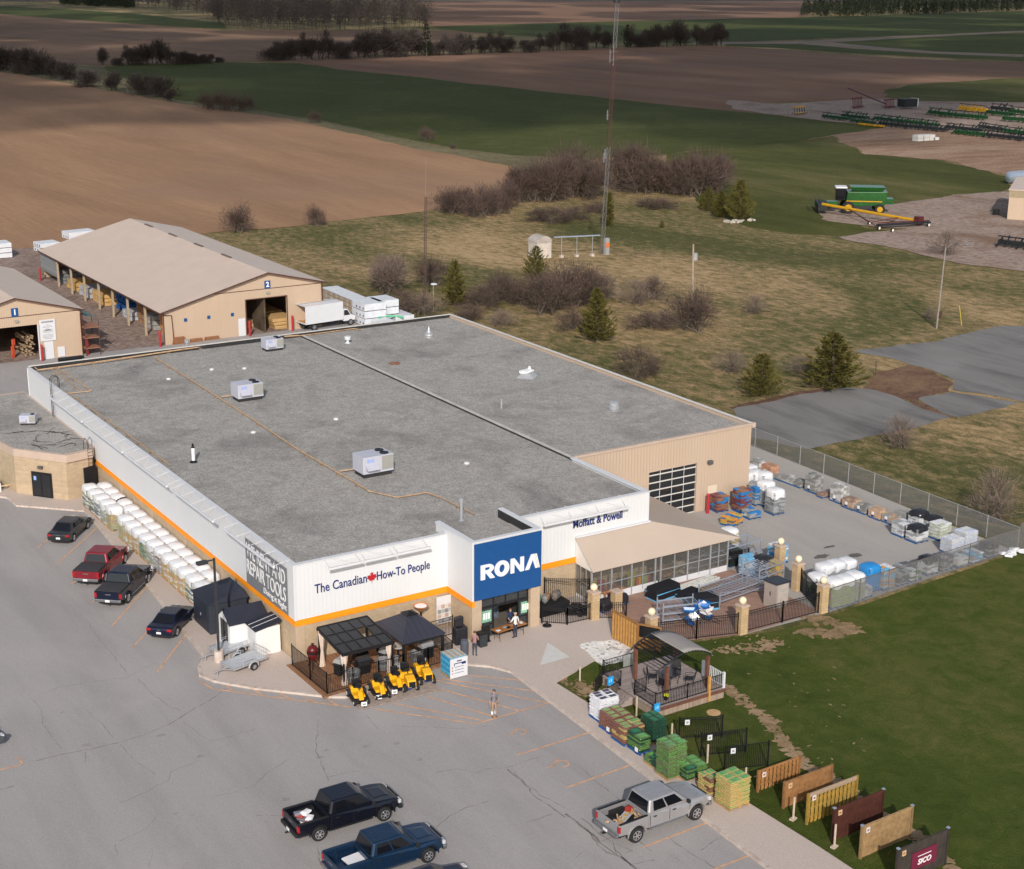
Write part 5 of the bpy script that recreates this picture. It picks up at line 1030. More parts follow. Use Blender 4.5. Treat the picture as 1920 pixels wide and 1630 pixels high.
for q in((-.6,-.4),(.6,-.4),(.6,.4),(-.6,.4)): mb.tube([(q[0],q[1],0),(q[0],q[1],.3)],.04,5)
single('flat_cart','blue slatted cart frame by the greenhouse eave','cart',mb,M('cart_blue',(.04,.22,.42),.5),(p.x,p.y,.03),.5)
for (px,lab,ms,h,kd) in [((1412,1082),'light blue and white bag pallet beside the greenhouse end',[lbl,wht],1.35,'w'),((1437,1085),'dark slatted bag pallet under a round black cover',[dgry,gry],1.35,'k'),((1466,1058),'light blue bag pallet behind the lamp pillars',[lbl,lbl,wht],1.3,'n'),((1373,1042),'white and orange wrapped pallet at the end of the greenhouse',[wht,gold],1.8,'h'),((1380,1062),'black and green bag pallet behind the short gate',[blk,dgreen],1.1,'n')]:
    p=g(*px); load(lab,(p.x,p.y+.5),ms,1.1,1.1,h,11,cover={'k':m_blackf2,'h':m_hood}.get(kd),wrap=kd=='w',group='pallets beside the greenhouse',hd=.2)
p=g(1466,1088); load('kraft-brown bag pallet right of the dark slatted one',(p.x-.35,p.y+.4),[kraft,gold],.6,.9,1.3,11,group='pallets beside the greenhouse')
# outside heap beyond the corner
p=g(1900,1040); mb=MB(); [mb.pillow((random.uniform(-1,1),random.uniform(-.4,.4),.08+random.uniform(0,.2)),(.5,.3,.2),random.uniform(0,3),.4) for _ in range(16)]
single('film_heap','crumpled white film heap outside the fence corner','plastic film',mb,m_hood,(p.x,p.y,.05))
# bag pallets along the walk
def greentop(k): return lambda L_,i,q,rr: (0 if (i+q+L_)%2 else 1)
def walk_load(lab,px,w,d,h,nl,ms,pal,tagit=None,x=None,seed=1,top=0,nx=3,ny=2):
    p=g(*px,.13); xx=x if x is not None else p.x+w/2
    t=thing('pallet_load',lab,'pallet',(xx,p.y+d/2,.13),0,'bag pallets standing along the walk'); part(t,'pallet',pallet_mesh(w,d,0),pal)
    rr=random.Random(seed); lh=h/nl; meshes=[]
    for v in range(4):
        for m_i,m in enumerate(ms):
            mb=MB(); mb.pillow((0,0,0),(1,1,1),0,.05); me=mb.mesh('bag',[m]); meshes.append(me)
    nlab=0
    for L_ in range(nl):
        a_,b_=(nx,ny) if L_%2==0 else (ny,nx)
        for i in range(a_):
            for k in range(b_):
                inner=0<i<a_-1 and 0<k<b_-1 and L_<nl-1
                if inner: continue
                o=bpy.data.objects.new('bag',meshes[rr.randrange(4)*len(ms)+rr.randrange(len(ms))]); COL.objects.link(o); o.parent=t
                o.location=(-w/2+w*(i+.5)/a_+rr.uniform(-.035,.035),-d/2+d*(k+.5)/b_+rr.uniform(-.035,.035),.14+lh*(L_+.5)); o.scale=(w/a_*1.01,d/b_*1.01,lh*1.0); o.rotation_euler=(0,0,rr.uniform(-.05,.05))
    if tagit: price_tag(t,w,d,.25,'x',-.3)
    return t
def printed(name,base,panel,dark=None,sc=(2.6,2.6,1)):
    """sack film with a printed band across the middle of each bag"""
    m,t,b=nt(name); v=coords(t); s=t.nodes.new('ShaderNodeSeparateXYZ'); t.links.new(v,s.inputs[0])
    ax=mth(t,'ABSOLUTE',s.outputs[0]); ay=mth(t,'ABSOLUTE',s.outputs[1]); k=mth(t,'MULTIPLY',mth(t,'LESS_THAN',ax,.33),mth(t,'LESS_THAN',ay,.36))
    n=noise(t,v,6,4,.6); c=mix(t,k,ramp(t,n,[(.35,base),(.6,dark or base)]),ramp(t,noise(t,v,3.5,3,.6),[(.4,panel),(.62,[x*.6 for x in panel])]))
    t.links.new(c,b.inputs['Base Color']); b.inputs['Roughness'].default_value=.4; return m
gG=printed('sack_green',(.05,.09,.04),(.16,.42,.12),(.14,.28,.07)); gD=printed('sack_darkgreen',(.02,.035,.03),(.03,.20,.08),(.02,.08,.045)); gB=printed('sack_brown',(.24,.12,.08),(.30,.42,.14),(.17,.07,.06)); gY=printed('sack_yellowgreen',(.40,.42,.12),(.14,.42,.13),(.50,.28,.14)); gW=printed('sack_white',(.66,.67,.72),(.08,.08,.12),(.72,.72,.75)); gM=printed('sack_mixed',(.07,.07,.06),(.16,.36,.13),(.17,.25,.08))
walk_load('tall stack of white bags with dark print on a blue pallet, first along the walk',(1125,1357),1.35,1.15,1.35,14,[gW],m_pblue,seed=2,nx=3,ny=2)
walk_load('brown bag pallet with green labels, second along the walk',(1147,1380),1.35,1.3,1.0,8,[gB],m_pblue,True,seed=3)
walk_load('brown and green bag pallet, third along the walk',(1170,1401),1.45,1.25,1.0,8,[gB,gB,gY],m_pblue,seed=4)
walk_load('dark green bag pallet with a price sign, fourth along the walk',(1200,1418),.75,1.25,.95,8,[gG,gD],m_pblue,True,seed=5,nx=2,ny=1)
walk_load('dark green bag pallet behind the fourth one, next to the lawn',(1217,1400),.95,1.25,1.35,10,[gD],m_pwood,x=13.05,seed=6,nx=2,ny=2)
walk_load('half-used dark green bag pallet left of the tall green tower',(1232,1447),1.3,1.2,.45,4,[gD,gG],m_pwood,seed=7)
walk_load('tall tower of green and brown bags in the middle of the walk row',(1252,1466),1.3,1.15,1.95,16,[gM,gG],m_pwood,seed=8)
walk_load('low green and black bag pallet right of the tall tower',(1280,1472),1.4,1.25,.7,6,[gG,gD],m_pwood,x=12.2,seed=9)
walk_load('brown bag pallet behind the silver pickup bumper',(1313,1502),.9,1.0,.95,7,[gB,gY],m_pwood,x=12.0,seed=10)
walk_load('tall yellow-green bag pallet at the end of the walk row',(1340,1534),1.35,1.3,1.6,14,[gY,printed('sack_limegreen',(.20,.34,.08),(.14,.42,.13),(.42,.34,.14)),gY],m_pwood,x=12.2,seed=12)
# ================================================================ SHOPFRONT GOODS
ZA=.13
def dark(n,c=(.02,.02,.022),r=.5): return M(n,c,r,.2,4)
m_iron=dark('black_iron',(.013,.013,.015),.45); m_deck=planks('brown_decking',(.30,.15,.075),(.12,.06,.03),.14,'x'); m_alum=M('bare_aluminium',(.58,.60,.64),.35,.1,5,metal=.4)
def railing(t,p,q,h=1.0,step=.115,post=True,z=ZA,mat=None,name='railing_panel',pw=.05,spear=False,b=.018):
    p=Vector(p[:2]+(z,)) if len(p)>2 else Vector((p[0],p[1],z)); q=Vector((q[0],q[1],z)); L_=(q-p).length; mb=MB(); n=max(2,int(L_/step)); mat=mat or m_iron
    for i in range(1,n): c=p.lerp(q,i/n); mb.bar(c+Vector((0,0,.06)),c+Vector((0,0,h+(.04 if spear else -.02))),b)
    for zz in ((.1,h-.02) if not spear else (.12,h-.18,h-.04)): mb.bar(p+Vector((0,0,zz)),q+Vector((0,0,zz)),.035)
    pn=part(t,name,mb,mat,world=True)
    if post:
        for c in (p,q): part(t,'post',MB().box(c.x-pw/2,c.x+pw/2,c.y-pw/2,c.y+pw/2,z,z+h+.08),mat,world=True)
    return pn
# display enclosure
de=thing('display_fence','black iron fence round the patio display with brown deck left of the entrance','fence',(-.2,-5.4,ZA))
C0,C1,C2,C3,C4=(-.45,-.35),(-.4,-2.9),(-.35,-5.15),(8.55,-4.95),(8.75,-1.6)
for a_,b_ in ((C0,C1),(C1,C2)): railing(de,a_,b_,1.45)
for i in range(5):
    a_=(C2[0]+(C3[0]-C2[0])*i/5,C2[1]+.2*i/5); b_=(C2[0]+(C3[0]-C2[0])*(i+1)/5,C2[1]+.2*(i+1)/5); railing(de,a_,b_,1.3,post=True)
railing(de,C3,C4,1.35); railing(de,C4,(10.6,-1.5),1.35)
sheet('display_deck',[(-.75,-.1),(-.7,-5.45),(8.75,-5.3),(9.0,-.1)],ZA+.05,m_deck,th=.1)
def gazebo_flat():
    t=thing('gazebo','flat-roofed black gazebo with glazed roof panels and pale curtains','gazebo',(2.6,-3.5,ZA)); x0,x1,y0,y1=.95,4.45,-4.75,-1.2; z0,z1=2.35,2.75
    mb=MB(); m=MB(); nx,ny=5,3
    for i in range(nx):
        for k in range(ny):
            if (i,k)==(3,1): continue
            xa,xb_=x0+(x1-x0)*i/nx,x0+(x1-x0)*(i+1)/nx; ya,yb_=y0+(y1-y0)*k/ny,y0+(y1-y0)*(k+1)/ny; f=lambda y:z0+(z1-z0)*(y-y0)/(y1-y0)
            if (i,k)==(3,1): continue
            part(t,'roof_panel',MB().add([(xa+.02,ya+.02,f(ya)),(xb_-.02,ya+.02,f(ya)),(xb_-.02,yb_-.02,f(yb_)),(xa+.02,yb_-.02,f(yb_)),(xa+.02,ya+.02,f(ya)-.03),(xb_-.02,ya+.02,f(ya)-.03),(xb_-.02,yb_-.02,f(yb_)-.03),(xa+.02,yb_-.02,f(yb_)-.03)],[(0,1,2,3),(7,6,5,4),(0,4,5,1),(1,5,6,2),(2,6,7,3),(3,7,4,0)]),M('smoked_panel',(.022,.023,.028),.35,.15,2,spec=.3),world=True)
    for i in range(nx+1): x=x0+(x1-x0)*i/nx; mb.bar((x,y0,z0+.02),(x,y1,z1+.02),.045,.05)
    for k in range(ny+1): y=y0+(y1-y0)*k/ny; z=z0+(z1-z0)*k/ny+.02; mb.bar((x0,y,z),(x1,y,z),.045,.05)
    mb.bar((x0-.03,y0-.03,z0-.08),(x1+.03,y0-.03,z0-.08),.06,.18); mb.bar((x0-.03,y0-.03,z0-.08),(x0-.03,y1,z1-.08),.06,.18); mb.bar((x1+.03,y0-.03,z0-.08),(x1+.03,y1,z1-.08),.06,.18)
    part(t,'roof_frame',mb,m_iron,world=True)
    for x,y,z in ((x0+.08,y0+.08,z0),(x1-.08,y0+.08,z0),(x0+.08,y1-.08,z1),(x1-.08,y1-.08,z1)):
        part(t,'post',MB().box(x-.06,x+.06,y-.06,y+.06,ZA+.05,z-.05),m_iron,world=True)
    mc=M('curtain_cream',(.62,.50,.43),.9,.08,3)
    for x,y,z in ((x0+.15,y0+.12,z0),(x1-.25,y0+.12,z0),(x0+.15,y1-.3,z1),(x0+.25,y0+.35,z0)):
        mb=MB(); n=14; rings=[(z-.1,.2),(z-.7,.15),(1.3,.07),(.8,.12),(.2,.17)]; vs=[]
        for zz,r in rings:
            for i in range(n): a_=2*math.pi*i/n; rr_=r*(1+.22*(i%2)); vs.append((x+math.cos(a_)*rr_,y+math.sin(a_)*rr_*.7,zz))
        mb.add(vs,[(r*n+i,r*n+(i+1)%n,(r+1)*n+(i+1)%n,(r+1)*n+i) for r in range(4) for i in range(n)]); part(t,'curtain',mb,mc,world=True)
gazebo_flat()
def gazebo_hip():
    t=thing('gazebo','black hip-roofed gazebo with a small raised cap, beside the entrance','gazebo',(6.6,-3.3,ZA)); x0,x1,y0,y1=4.95,8.05,-5.0,-1.2; ze,zp=2.2,3.15; cx,cy=6.5,-3.1; mr=ribbed('hip_roof_metal',(.030,.032,.05),.42,'x',.4,.06,.6)
    E_=[(x0,y0),(x1,y0),(x1,y1),(x0,y1)]; I_=[(cx-.35,cy-.35),(cx+.35,cy-.35),(cx+.35,cy+.35),(cx-.35,cy+.35)]
    mb=MB(); mb.add([(x,y,ze) for x,y in E_]+[(x,y,zp) for x,y in I_]+[(x,y,ze-.1) for x,y in E_],[(0,1,5,4),(1,2,6,5),(2,3,7,6),(3,0,4,7),(4,5,6,7),(8,9,1,0),(9,10,2,1),(10,11,3,2),(11,8,0,3),(11,10,9,8)]); rf=part(t,'roof',mb,mr,world=True)
    mb=MB(); mb.add([(cx-.45,cy-.45,zp+.05),(cx+.45,cy-.45,zp+.05),(cx+.45,cy+.45,zp+.05),(cx-.45,cy+.45,zp+.05),(cx,cy-.02,zp+.25),(cx,cy+.02,zp+.25)],[(0,1,4),(1,2,5,4),(2,3,5),(3,0,4,5),(3,2,1,0)]); part(rf,'roof_cap',mb,m_iron,world=True)
    for x,y in ((x0+.15,y0+.15),(x1-.15,y0+.15),(x0+.15,y1-.15),(x1-.15,y1-.15)): part(t,'post',MB().box(x-.07,x+.07,y-.07,y+.07,ZA+.05,ze-.08),m_iron,world=True)
    mb=MB(); mb.bar((x0+.15,y0+.15,ze-.2),(x1-.15,y0+.15,ze-.2),.08,.18); part(t,'beam',mb,m_iron,world=True)
gazebo_hip()
# kamado, grills, chairs
def kamado(x,y,l):
    t=thing('kamado_grill',l,'barbecue',(x,y,ZA+.05)); mr=M('kamado_red',(.11,.010,.012),.4,.15,4,coat=.2); mb=MB(); mb.lathe([(.12,.45),(.3,.6),(.36,.9),(.37,1.05)],16); part(t,'bowl',mb,mr,smooth=True)
    mb=MB(); mb.lathe([(.37,1.07),(.35,1.25),(.25,1.42),(.1,1.5)],16); ld=part(t,'lid',mb,mr,smooth=True); mb=MB(); mb.lathe([(.08,1.5),(.08,1.58),(.12,1.6),(.02,1.63)],8); part(ld,'vent',mb,m_iron)
    mb=MB(); mb.lathe([(.385,.98),(.385,1.1)],16)
    for a_ in range(3): mb.tube([(0,0,.6),(math.cos(a_*2.1)*.4,math.sin(a_*2.1)*.4,0)],.03,5)
    part(t,'stand',mb,m_iron)
kamado(.55,-1.3,'dark red egg-shaped barbecue beside the flat gazebo')
def grill(x,y,l,rz=0,w=1.4,lid=(.02,.02,.022)):
    t=thing('gas_grill',l,'barbecue',(x,y,ZA+.05),rz,'grills in the patio display'); part(t,'cabinet',MB().box(-w*.3,w*.3,-.25,.25,.1,.85),m_iron,bevel=.02)
    mb=MB(); mb.sideprism([(-.28,0),(.28,0),(.28,.1),(.12,.3),(-.18,.3),(-.28,.12)],-w*.3,w*.3); me=mb; T=MB(); T.T=Matrix.Translation((0,0,.88))@Matrix.Rotation(R_(90),4,'Z'); T.add(mb.v,mb.f); part(t,'lid',T,M('lid_%d'%int(lid[0]*100),lid,.35,.1,3,spec=.5))
    mb=MB(); mb.box(-w*.5,-w*.31,-.22,.22,.82,.86); mb.box(w*.31,w*.5,-.22,.22,.82,.86); part(t,'side_shelf',mb,m_iron)
    mb=MB(); [mb.cbox((-w*.2+k*w*.1,-.29,.8),(.05,.05,.05)) for k in range(5)]; part(t,'knobs',mb,m_chrome)
grill(2.75,-3.8,'black gas grill with a row of silver knobs under the flat gazebo'); grill(1.45,-3.2,'small grill under a pale grey lid beside the left curtain',.5,.9,(.34,.35,.35)); grill(3.4,-2.2,'black gas grill at the back of the flat gazebo',0,1.2); grill(7.2,-3.9,'grill with a grey cover under the hip gazebo',.1,1.5,(.25,.25,.26)); grill(4.6,-3.3,'black and grey grill between the two gazebos',.4,1.1,(.3,.3,.31))
def tub(x,y,l,s=1.0):
    t=thing('patio_chair',l,'chair',(x,y,ZA+.05),0,'rattan patio chairs'); mb=MB(); n=14; mr=M('grey_rattan',(.20,.20,.21),.8,.3,9)
    vs=[];
    for z,r in ((.05,.36),(.42,.42),(.78,.45),(.8,.40),(.45,.36)):
        for i in range(n+1): a_=R_(-20+220*i/n); vs.append((math.cos(a_)*r*s,math.sin(a_)*r*s,z))
    mb.add(vs,[(r*(n+1)+i,r*(n+1)+i+1,(r+1)*(n+1)+i+1,(r+1)*(n+1)+i) for r in range(4) for i in range(n)]); part(t,'backrest',mb,mr); mb=MB(); mb.lathe([(.33*s,.1),(.36*s,.4),(.3*s,.46)],14); part(t,'seat',mb,mr)
tub(1.75,-4.55,'round grey rattan chair by the front fence under the flat gazebo'); tub(4.1,-4.0,'round grey rattan chair right of the knobbed grill'); tub(6.4,-4.2,'grey rattan chair under the hip gazebo'); tub(7.9,-2.6,'tall-backed grey rattan chair at the right of the hip gazebo',1.2)
t=thing('patio_table','low white marble-topped patio table under the hip gazebo','table',(5.9,-2.6,ZA+.05)); mb=MB(); mb.lathe([(.5,.68),(.5,.72)],18); part(t,'table_top',mb,M('marble',(.55,.52,.5),.4)); mb=MB(); mb.lathe([(.3,0),(.08,.1),(.06,.68)],8); part(t,'pedestal',mb,m_iron)
for i,(x,y) in enumerate([(5.3,-3.4),(6.6,-4.6),(7.3,-1.8),(4.9,-4.5),(3.0,-1.6)]):
    mb=MB(); mb.lathe([(.16,0),(.22,.25),(.24,.42),(.2,.44)],12); single('planter',['grey planter between the gazebos','pale planter by the front fence under the hip gazebo','planter at the back of the hip gazebo','white planter near the mowers','brown planter behind the flat gazebo'][i],'planter',mb,M('planter%d'%i,[(.3,.3,.3),(.5,.48,.45),(.2,.12,.08),(.6,.6,.6),(.25,.13,.07)][i],.7),(x,y,ZA+.05))
# satellite-like heater dish and product board
p=ony(789,1139,-.8); t=thing('fire_bowl','orange-rimmed white bowl on a stand against the block wall','fire bowl',(p.x,-.8,ZA+.05)); mb=MB(); mb.lathe([(.1,p.z-.45),(.3,p.z-.2),(.5,p.z-.06),(.5,p.z-.02),(.42,p.z-.08)],18); part(t,'bowl',mb,M('bowl_copper',(.5,.2,.08),.4)); mb=MB(); mb.lathe([(.05,p.z-.12),(.40,p.z-.07),(.05,p.z-.06)],18); part(t,'ash_bed',mb,m_signw); mb=MB(); mb.tube([(0,0,0),(0,0,p.z-.4)],.06,8); part(t,'stand',mb,m_iron)
p=ony(834,1160,-.35); t=thing('product_board','tall white product board with stone samples leaning on the block wall','sign board',(p.x,-.3,ZA)); part(t,'board',MB().box(-.62,.62,-.06,0,.4,2.35),m_wtrim)
mb=MB(); rr=random.Random(2)
for i in range(4):
    for k in range(4): mb.k=(i*2+k)%4; mb.box(-.56+i*.28,-.3+i*.28,-.075,-.062,.5+k*.33,.78+k*.33)
part(t,'stone_samples',mb,[M('samp1',(.4,.4,.4),.8,.4,8),M('samp2',(.5,.36,.3),.8,.4,8),M('samp3',(.25,.25,.26),.8,.4,8),M('samp4',(.6,.57,.53),.8,.3,8)])
t=thing('covered_grill','tall black-covered grill in the corner by the entrance','barbecue',(10.35,-2.9,ZA)); mb=MB(); mb.prism([(-.5,-.3),(.4,-.35),(.45,.3),(-.45,.35)],0,1.2); mb.prism([(-.45,-.1),(.2,-.15),(.2,.2),(-.4,.2)],1.2,1.9); part(t,'cover',mb,m_blackf2,bevel=.08)
# ride-on mowers
m_yel=M('mower_yellow',(.80,.40,.01),.35,.05,3,coat=.5); m_cream=M('wheel_cream',(.75,.72,.62),.5)
def mwheel(t,x,y,r,w,s): 
    mb=MB(); mb.T=Matrix.Translation((x,y,r))@Matrix.Rotation(R_(90),4,'X'); mb.lathe([(r*.5,-w/2),(r*.95,-w/2),(r,-w*.25),(r,w*.25),(r*.95,w/2),(r*.5,w/2)],14); w_=part(t,'wheel',mb,m_tyre); mb=MB(); mb.T=Matrix.Translation((x,y-s*0,r))@Matrix.Rotation(R_(90),4,'X'); mb.lathe([(r*.52,-w/2-.01),(r*.52,w/2+.01)],12); part(w_,'rim',mb,m_cream)
def mower(x,y,rz,l,big=False):
    t=thing('riding_mower',l,'ride-on mower',(x,y,.16),rz,'yellow ride-on mowers in front of the display')
    if not big:
        mb=MB(); mb.sideprism([(-.85,.3),(-.85,.62),(-.45,.72),(-.2,.42),(.3,.42),(.45,.3)],-.36,.36); part(t,'body',mb,m_yel,bevel=.05)
        mb=MB(); mb.sideprism([(.15,.42),(.3,.78),(.5,.72),(.9,.40),(.8,.3),(.15,.3)],-.15,.15); part(t,'front_cover',mb,m_yel,bevel=.05)
        part(t,'mower_deck',MB().box(-.35,.5,-.55,.55,.14,.27),m_iron,bevel=.05)
        for s in(-1,1):
            mwheel(t,-.6,s*.46,.25,.24,s); mwheel(t,.72,s*.42,.17,.13,s)
        mb=MB(); mb.box(-.62,-.2,-.24,.24,.68,.78); mb.box(-.7,-.58,-.24,.24,.76,1.12); part(t,'seat',mb,m_iron,bevel=.04)
        mb=MB(); mb.tube([(.28,0,.75),(.12,0,.95)],.03,6); mb.T=Matrix.Translation((.12,0,.96))@Matrix.Rotation(.6,4,'Y')
        mb.lathe([(.17,0),(.19,.02),(.17,.04),(.15,.02)],14); part(t,'steering_wheel',mb,m_iron)
        mb=MB(); mb.bar((.88,-.4,.2),(.88,.4,.2),.05); mb.box(.3,.9,-.28,.28,.25,.31); part(t,'front_axle',mb,m_iron)
    else:
        mb=MB(); mb.sideprism([(.1,.4),(.1,.92),(.5,.98),(1.0,.85),(1.1,.45)],-.28,.28); bn=part(t,'bonnet',mb,m_yel,bevel=.07,seg=3); part(bn,'grille',MB().box(1.02,1.1,-.2,.2,.45,.75),m_iron)
        mb=MB(); mb.sideprism([(-1.0,.45),(-1.0,.72),(-.75,.82),(-.3,.8),(-.15,.45)],-.42,.42); mb.box(-.3,.3,-.4,.4,.33,.43); part(t,'rear_fender',mb,m_yel,bevel=.05)
        part(t,'mower_deck',MB().box(-.45,.35,-.62,.62,.14,.3),m_iron,bevel=.05)
        for s in(-1,1):
            mwheel(t,-.68,s*.48,.3,.26,s); mwheel(t,.72,s*.42,.21,.16,s)
        mb=MB(); mb.box(-.72,-.3,-.25,.25,.84,.94); mb.box(-.82,-.7,-.25,.25,.9,1.3); part(t,'seat',mb,m_iron,bevel=.05)
        mb=MB(); mb.tube([(.12,0,.9),(-.05,0,1.12)],.03,6); mb.T=Matrix.Translation((-.05,0,1.12))@Matrix.Rotation(-.6,4,'Y'); mb.lathe([(.17,0),(.19,.02),(.17,.04),(.15,.02)],14); part(t,'steering_wheel',mb,m_iron)
for px,lab,bg_ in [((672,1308),'small yellow riding mower, leftmost of the row',0),((712,1297),'small yellow riding mower, second from the left',0),((744,1284),'small yellow riding mower beside the bigger tractors',0),((764,1283),'yellow lawn tractor with a rounded bonnet, fourth in the row',1),((795,1270),'yellow lawn tractor at the right end of the row',1)]:
    p=g(px[0],px[1],.3); hA,hB=g(674,1295,.3),g(693,1327,.3); mower(p.x,p.y,math.atan2(hB.y-hA.y,hB.x-hA.x),lab,bg_)
mb=MB(); r0,r1=g(663,1318,.08),g(814,1283,.08); d=(r1-r0).normalized(); n=Vector((d.y,-d.x,0))
for k in range(9): a_=r0-n*(.9-.21*k)+n*.15; b_=r1-n*(.9-.21*k)+n*.15; mb.bar(a_,b_,.17,.05)
for k in range(7): a_=r0.lerp(r1,k/6); mb.bar(a_-n*.85-Vector((0,0,.04)),a_+n*.95-Vector((0,0,.04)),.09,.05)
single('timber_platform','low weathered timber platform under the yellow mowers','platform',mb,M('grey_timber',(.33,.27,.24),.9,.25,4),(r0.x,r0.y,.02),world=True)
for i,px in enumerate([(683,1330),(711,1317),(740,1307),(767,1296),(801,1281)]):
    p=g(*px,.02); t=thing('price_sign','white price card standing before '+['the leftmost mower','the second mower','the third mower','the fourth mower, on a blue block','the rightmost mower, on a blue block'][i],'price sign',(p.x,p.y,.02),0,'price cards at the mowers')
    T=MB(); T.cbox((0,0,.34),(.34,.03,.26),-.3); c=part(t,'card',T,m_tagw); T=MB(); T.cbox((0,-.018,.33),(.2,.006,.1),-.3); part(c,'printed_price',T,M('ink_grey',(.25,.25,.27)))
    if i>2: T=MB(); T.cbox((0,0,.1),(.34,.05,.2),-.3); part(t,'blue_block',T,m_tagb)
    else: T=MB(); T.cbox((0,0,.1),(.04,.03,.22),-.3); part(t,'stake',T,m_iron)
# stacked flooring pallet with board
p=g(862,1272,.02); t=thing('product_pallet','cube of light blue boxed goods with a white price board, at the walk corner','pallet',(p.x-.0,p.y+.75,.02)); part(t,'pallet',pallet_mesh(1.2,1.2,0),m_pwood)
mb=MB()
for L_ in range(10):
    for k in range(2): mb.k=(L_+k)%3; mb.box(-.58+.585*k,-.005+.585*k,-.6,.6,.14+L_*.125,.255+L_*.125)
part(t,'box_stack',mb,[M('box_cyan',(.06,.36,.60),.5,.2,6),M('box_cyan2',(.10,.45,.68),.5,.2,6),M('box_cyan3',(.04,.25,.50),.5,.2,6)])
mb=MB()
for k in range(10): mb.k=k%3; mb.box(-.58+.116*k,-.47+.116*k,-.6,.6,1.4,1.42)
part(t,'top_boards',mb,[M('strip_a',(.5,.45,.38)),M('strip_b',(.30,.45,.5)),M('strip_c',(.42,.28,.2))])
bd=part(t,'sign_board',MB().box(-.62,.62,-.66,-.62,.05,1.35),m_wtrim)
mb=MB(); mb.box(-.15,.2,-.665,-.661,1.12,1.2); mb.box(-.35,.5,-.665,-.661,.98,1.04); mb.box(-.35,-.3,-.665,-.661,.85,1.04); mb.box(.2,.5,-.665,-.661,.88,1.04)
[mb.box(-.3,.35,-.665,-.661,z,z+.03) for z in (.75,.55,.35)]; part(bd,'printed_lines',mb,m_navy)
mb=MB(); [mb.box(-.5,-.42,-.665,-.661,z,z+.08) for z in (.73,.53,.33)]; part(bd,'icon_dots',mb,m_red)
# folding table
p0,p1=g(917,1180,.9),g(975,1162,.9); c=(p0+p1)/2; tz=math.atan2(p1.y-p0.y,p1.x-p0.x)
t=thing('folding_table','long brown folding table before the open entrance doors','table',(13.6,-3.75,ZA),.12); part(t,'table_top',MB().box(-1.25,1.25,-.38,.38,.72,.76),M('table_brown',(.36,.15,.05),.4,.15,3),bevel=.01)
for x in(-1,1):
    mb=MB(); mb.tube([(x,-.3,0),(x,-.25,.72)],.015,5); mb.tube([(x,.3,0),(x,.25,.72)],.015,5); mb.tube([(x,-.27,.3),(x,.27,.3)],.012,5); part(t,'leg_frame',mb,m_iron)
for i,(x,y) in enumerate([(-1.0,-.1),(-.3,.05),(-.15,-.12),(.3,.1),(1.0,0)]):
    mb=MB(); mb.cbox((0,0,.01),(.3,.22,.02),.3*i); v=Matrix.Rotation(.12,4,'Z')@Vector((x,y,0)); single('paper_stack',['white papers at the left end of the table','grey clipboard in the middle of the table','small dark tray at the middle of the table','coloured leaflets near the staff member','white papers at the right end of the table'][i],'papers',mb,[m_signw,M('pap2',(.35,.36,.4)),m_iron,M('pap3',(.4,.2,.12)),m_signw][i],(13.6+v.x,-3.75+v.y,ZA+.765))
p=g(905,1195,ZA); t=thing('waste_bin','dark square waste bin left of the entrance doors','bin',(11.35,-4.0,ZA)); part(t,'bin_body',MB().box(-.28,.28,-.28,.28,0,.85),dark('bin_dark',(.035,.04,.045)),bevel=.05); part(t,'bin_lid',MB().box(-.3,.3,-.3,.3,.86,.98),m_iron,bevel=.04)
t=thing('doorway_pad','black round base on the paving right of the entrance','base',(16.75,-3.55,ZA)); mb=MB(); mb.lathe([(.32,0),(.3,.06),(.1,.09),(.04,.35)],14); part(t,'base',mb,m_iron)
t=thing('display_stand','dark board display standing at the left door pane','display',(11.9,-3.55,ZA)); part(t,'board',MB().box(-.3,.3,-.05,.05,.05,1.15),m_iron); part(t,'foot',MB().box(-.3,.3,-.2,.2,0,.05),m_iron)
# ================================================================ GATES, PILLARS, COURTYARD
m_stone=blockwork('pillar_stone',(.56,.40,.23),(.40,.29,.18),.3,.2); m_globe=M('globe_glass',(.78,.68,.48),.3,.05,2,spec=.5)
def pillar(px,l,globe=True,h=2.1,hole=False):
    p=g(*px); t=thing('stone_pillar',l,'pillar',(p.x,p.y+.3,.04),0,'block pillars round the garden court'); part(t,'shaft',MB().box(-.3,.3,-.3,.3,0,h-.12),m_stone,bevel=.015); part(t,'cap',MB().box(-.36,.36,-.36,.36,h-.12,h),m_btrim,bevel=.02)
    if globe: mb=MB(); mb.lathe([(.09,h),(.09,h+.06)],8); part(t,'lamp_base',mb,m_galv); mb=MB(); mb.ball((0,0,h+.28),.26,10); part(t,'globe_lamp',mb,m_globe,smooth=True,label='globe lamp with a broken opening' if hole else None)
    return (p.x,p.y+.3)
PA=pillar((1117,1166),'block pillar with a globe lamp right of the black gate by the entrance')
PB=pillar((1160,1150),'lower block pillar without a globe, behind the cedar panel',False,1.55)
PC=pillar((1225,1214),'block pillar with a broken globe lamp behind the wooden panel',True,2.1,True)
PD=pillar((1395,1192),'block pillar with a globe lamp in the middle of the lawn fence')
PE=pillar((1546,1152),'block pillar with a globe lamp at the yard fence corner')
PF=pillar((1499,1110),'block pillar with a globe lamp behind the small shed')
PG=pillar((1466,1075),'block pillar with a globe lamp in the courtyard by the blue bags')
def iron_fence(label,pts,h=1.5,step=.13,z=.05,name='iron_fence'):
    t=thing(name,label,'fence',(pts[0][0],pts[0][1],z))
    for a_,b_ in zip(pts,pts[1:]):
        railing(t,a_,b_,h,step,True,z,spear=True,pw=.08,b=.022)
    return t
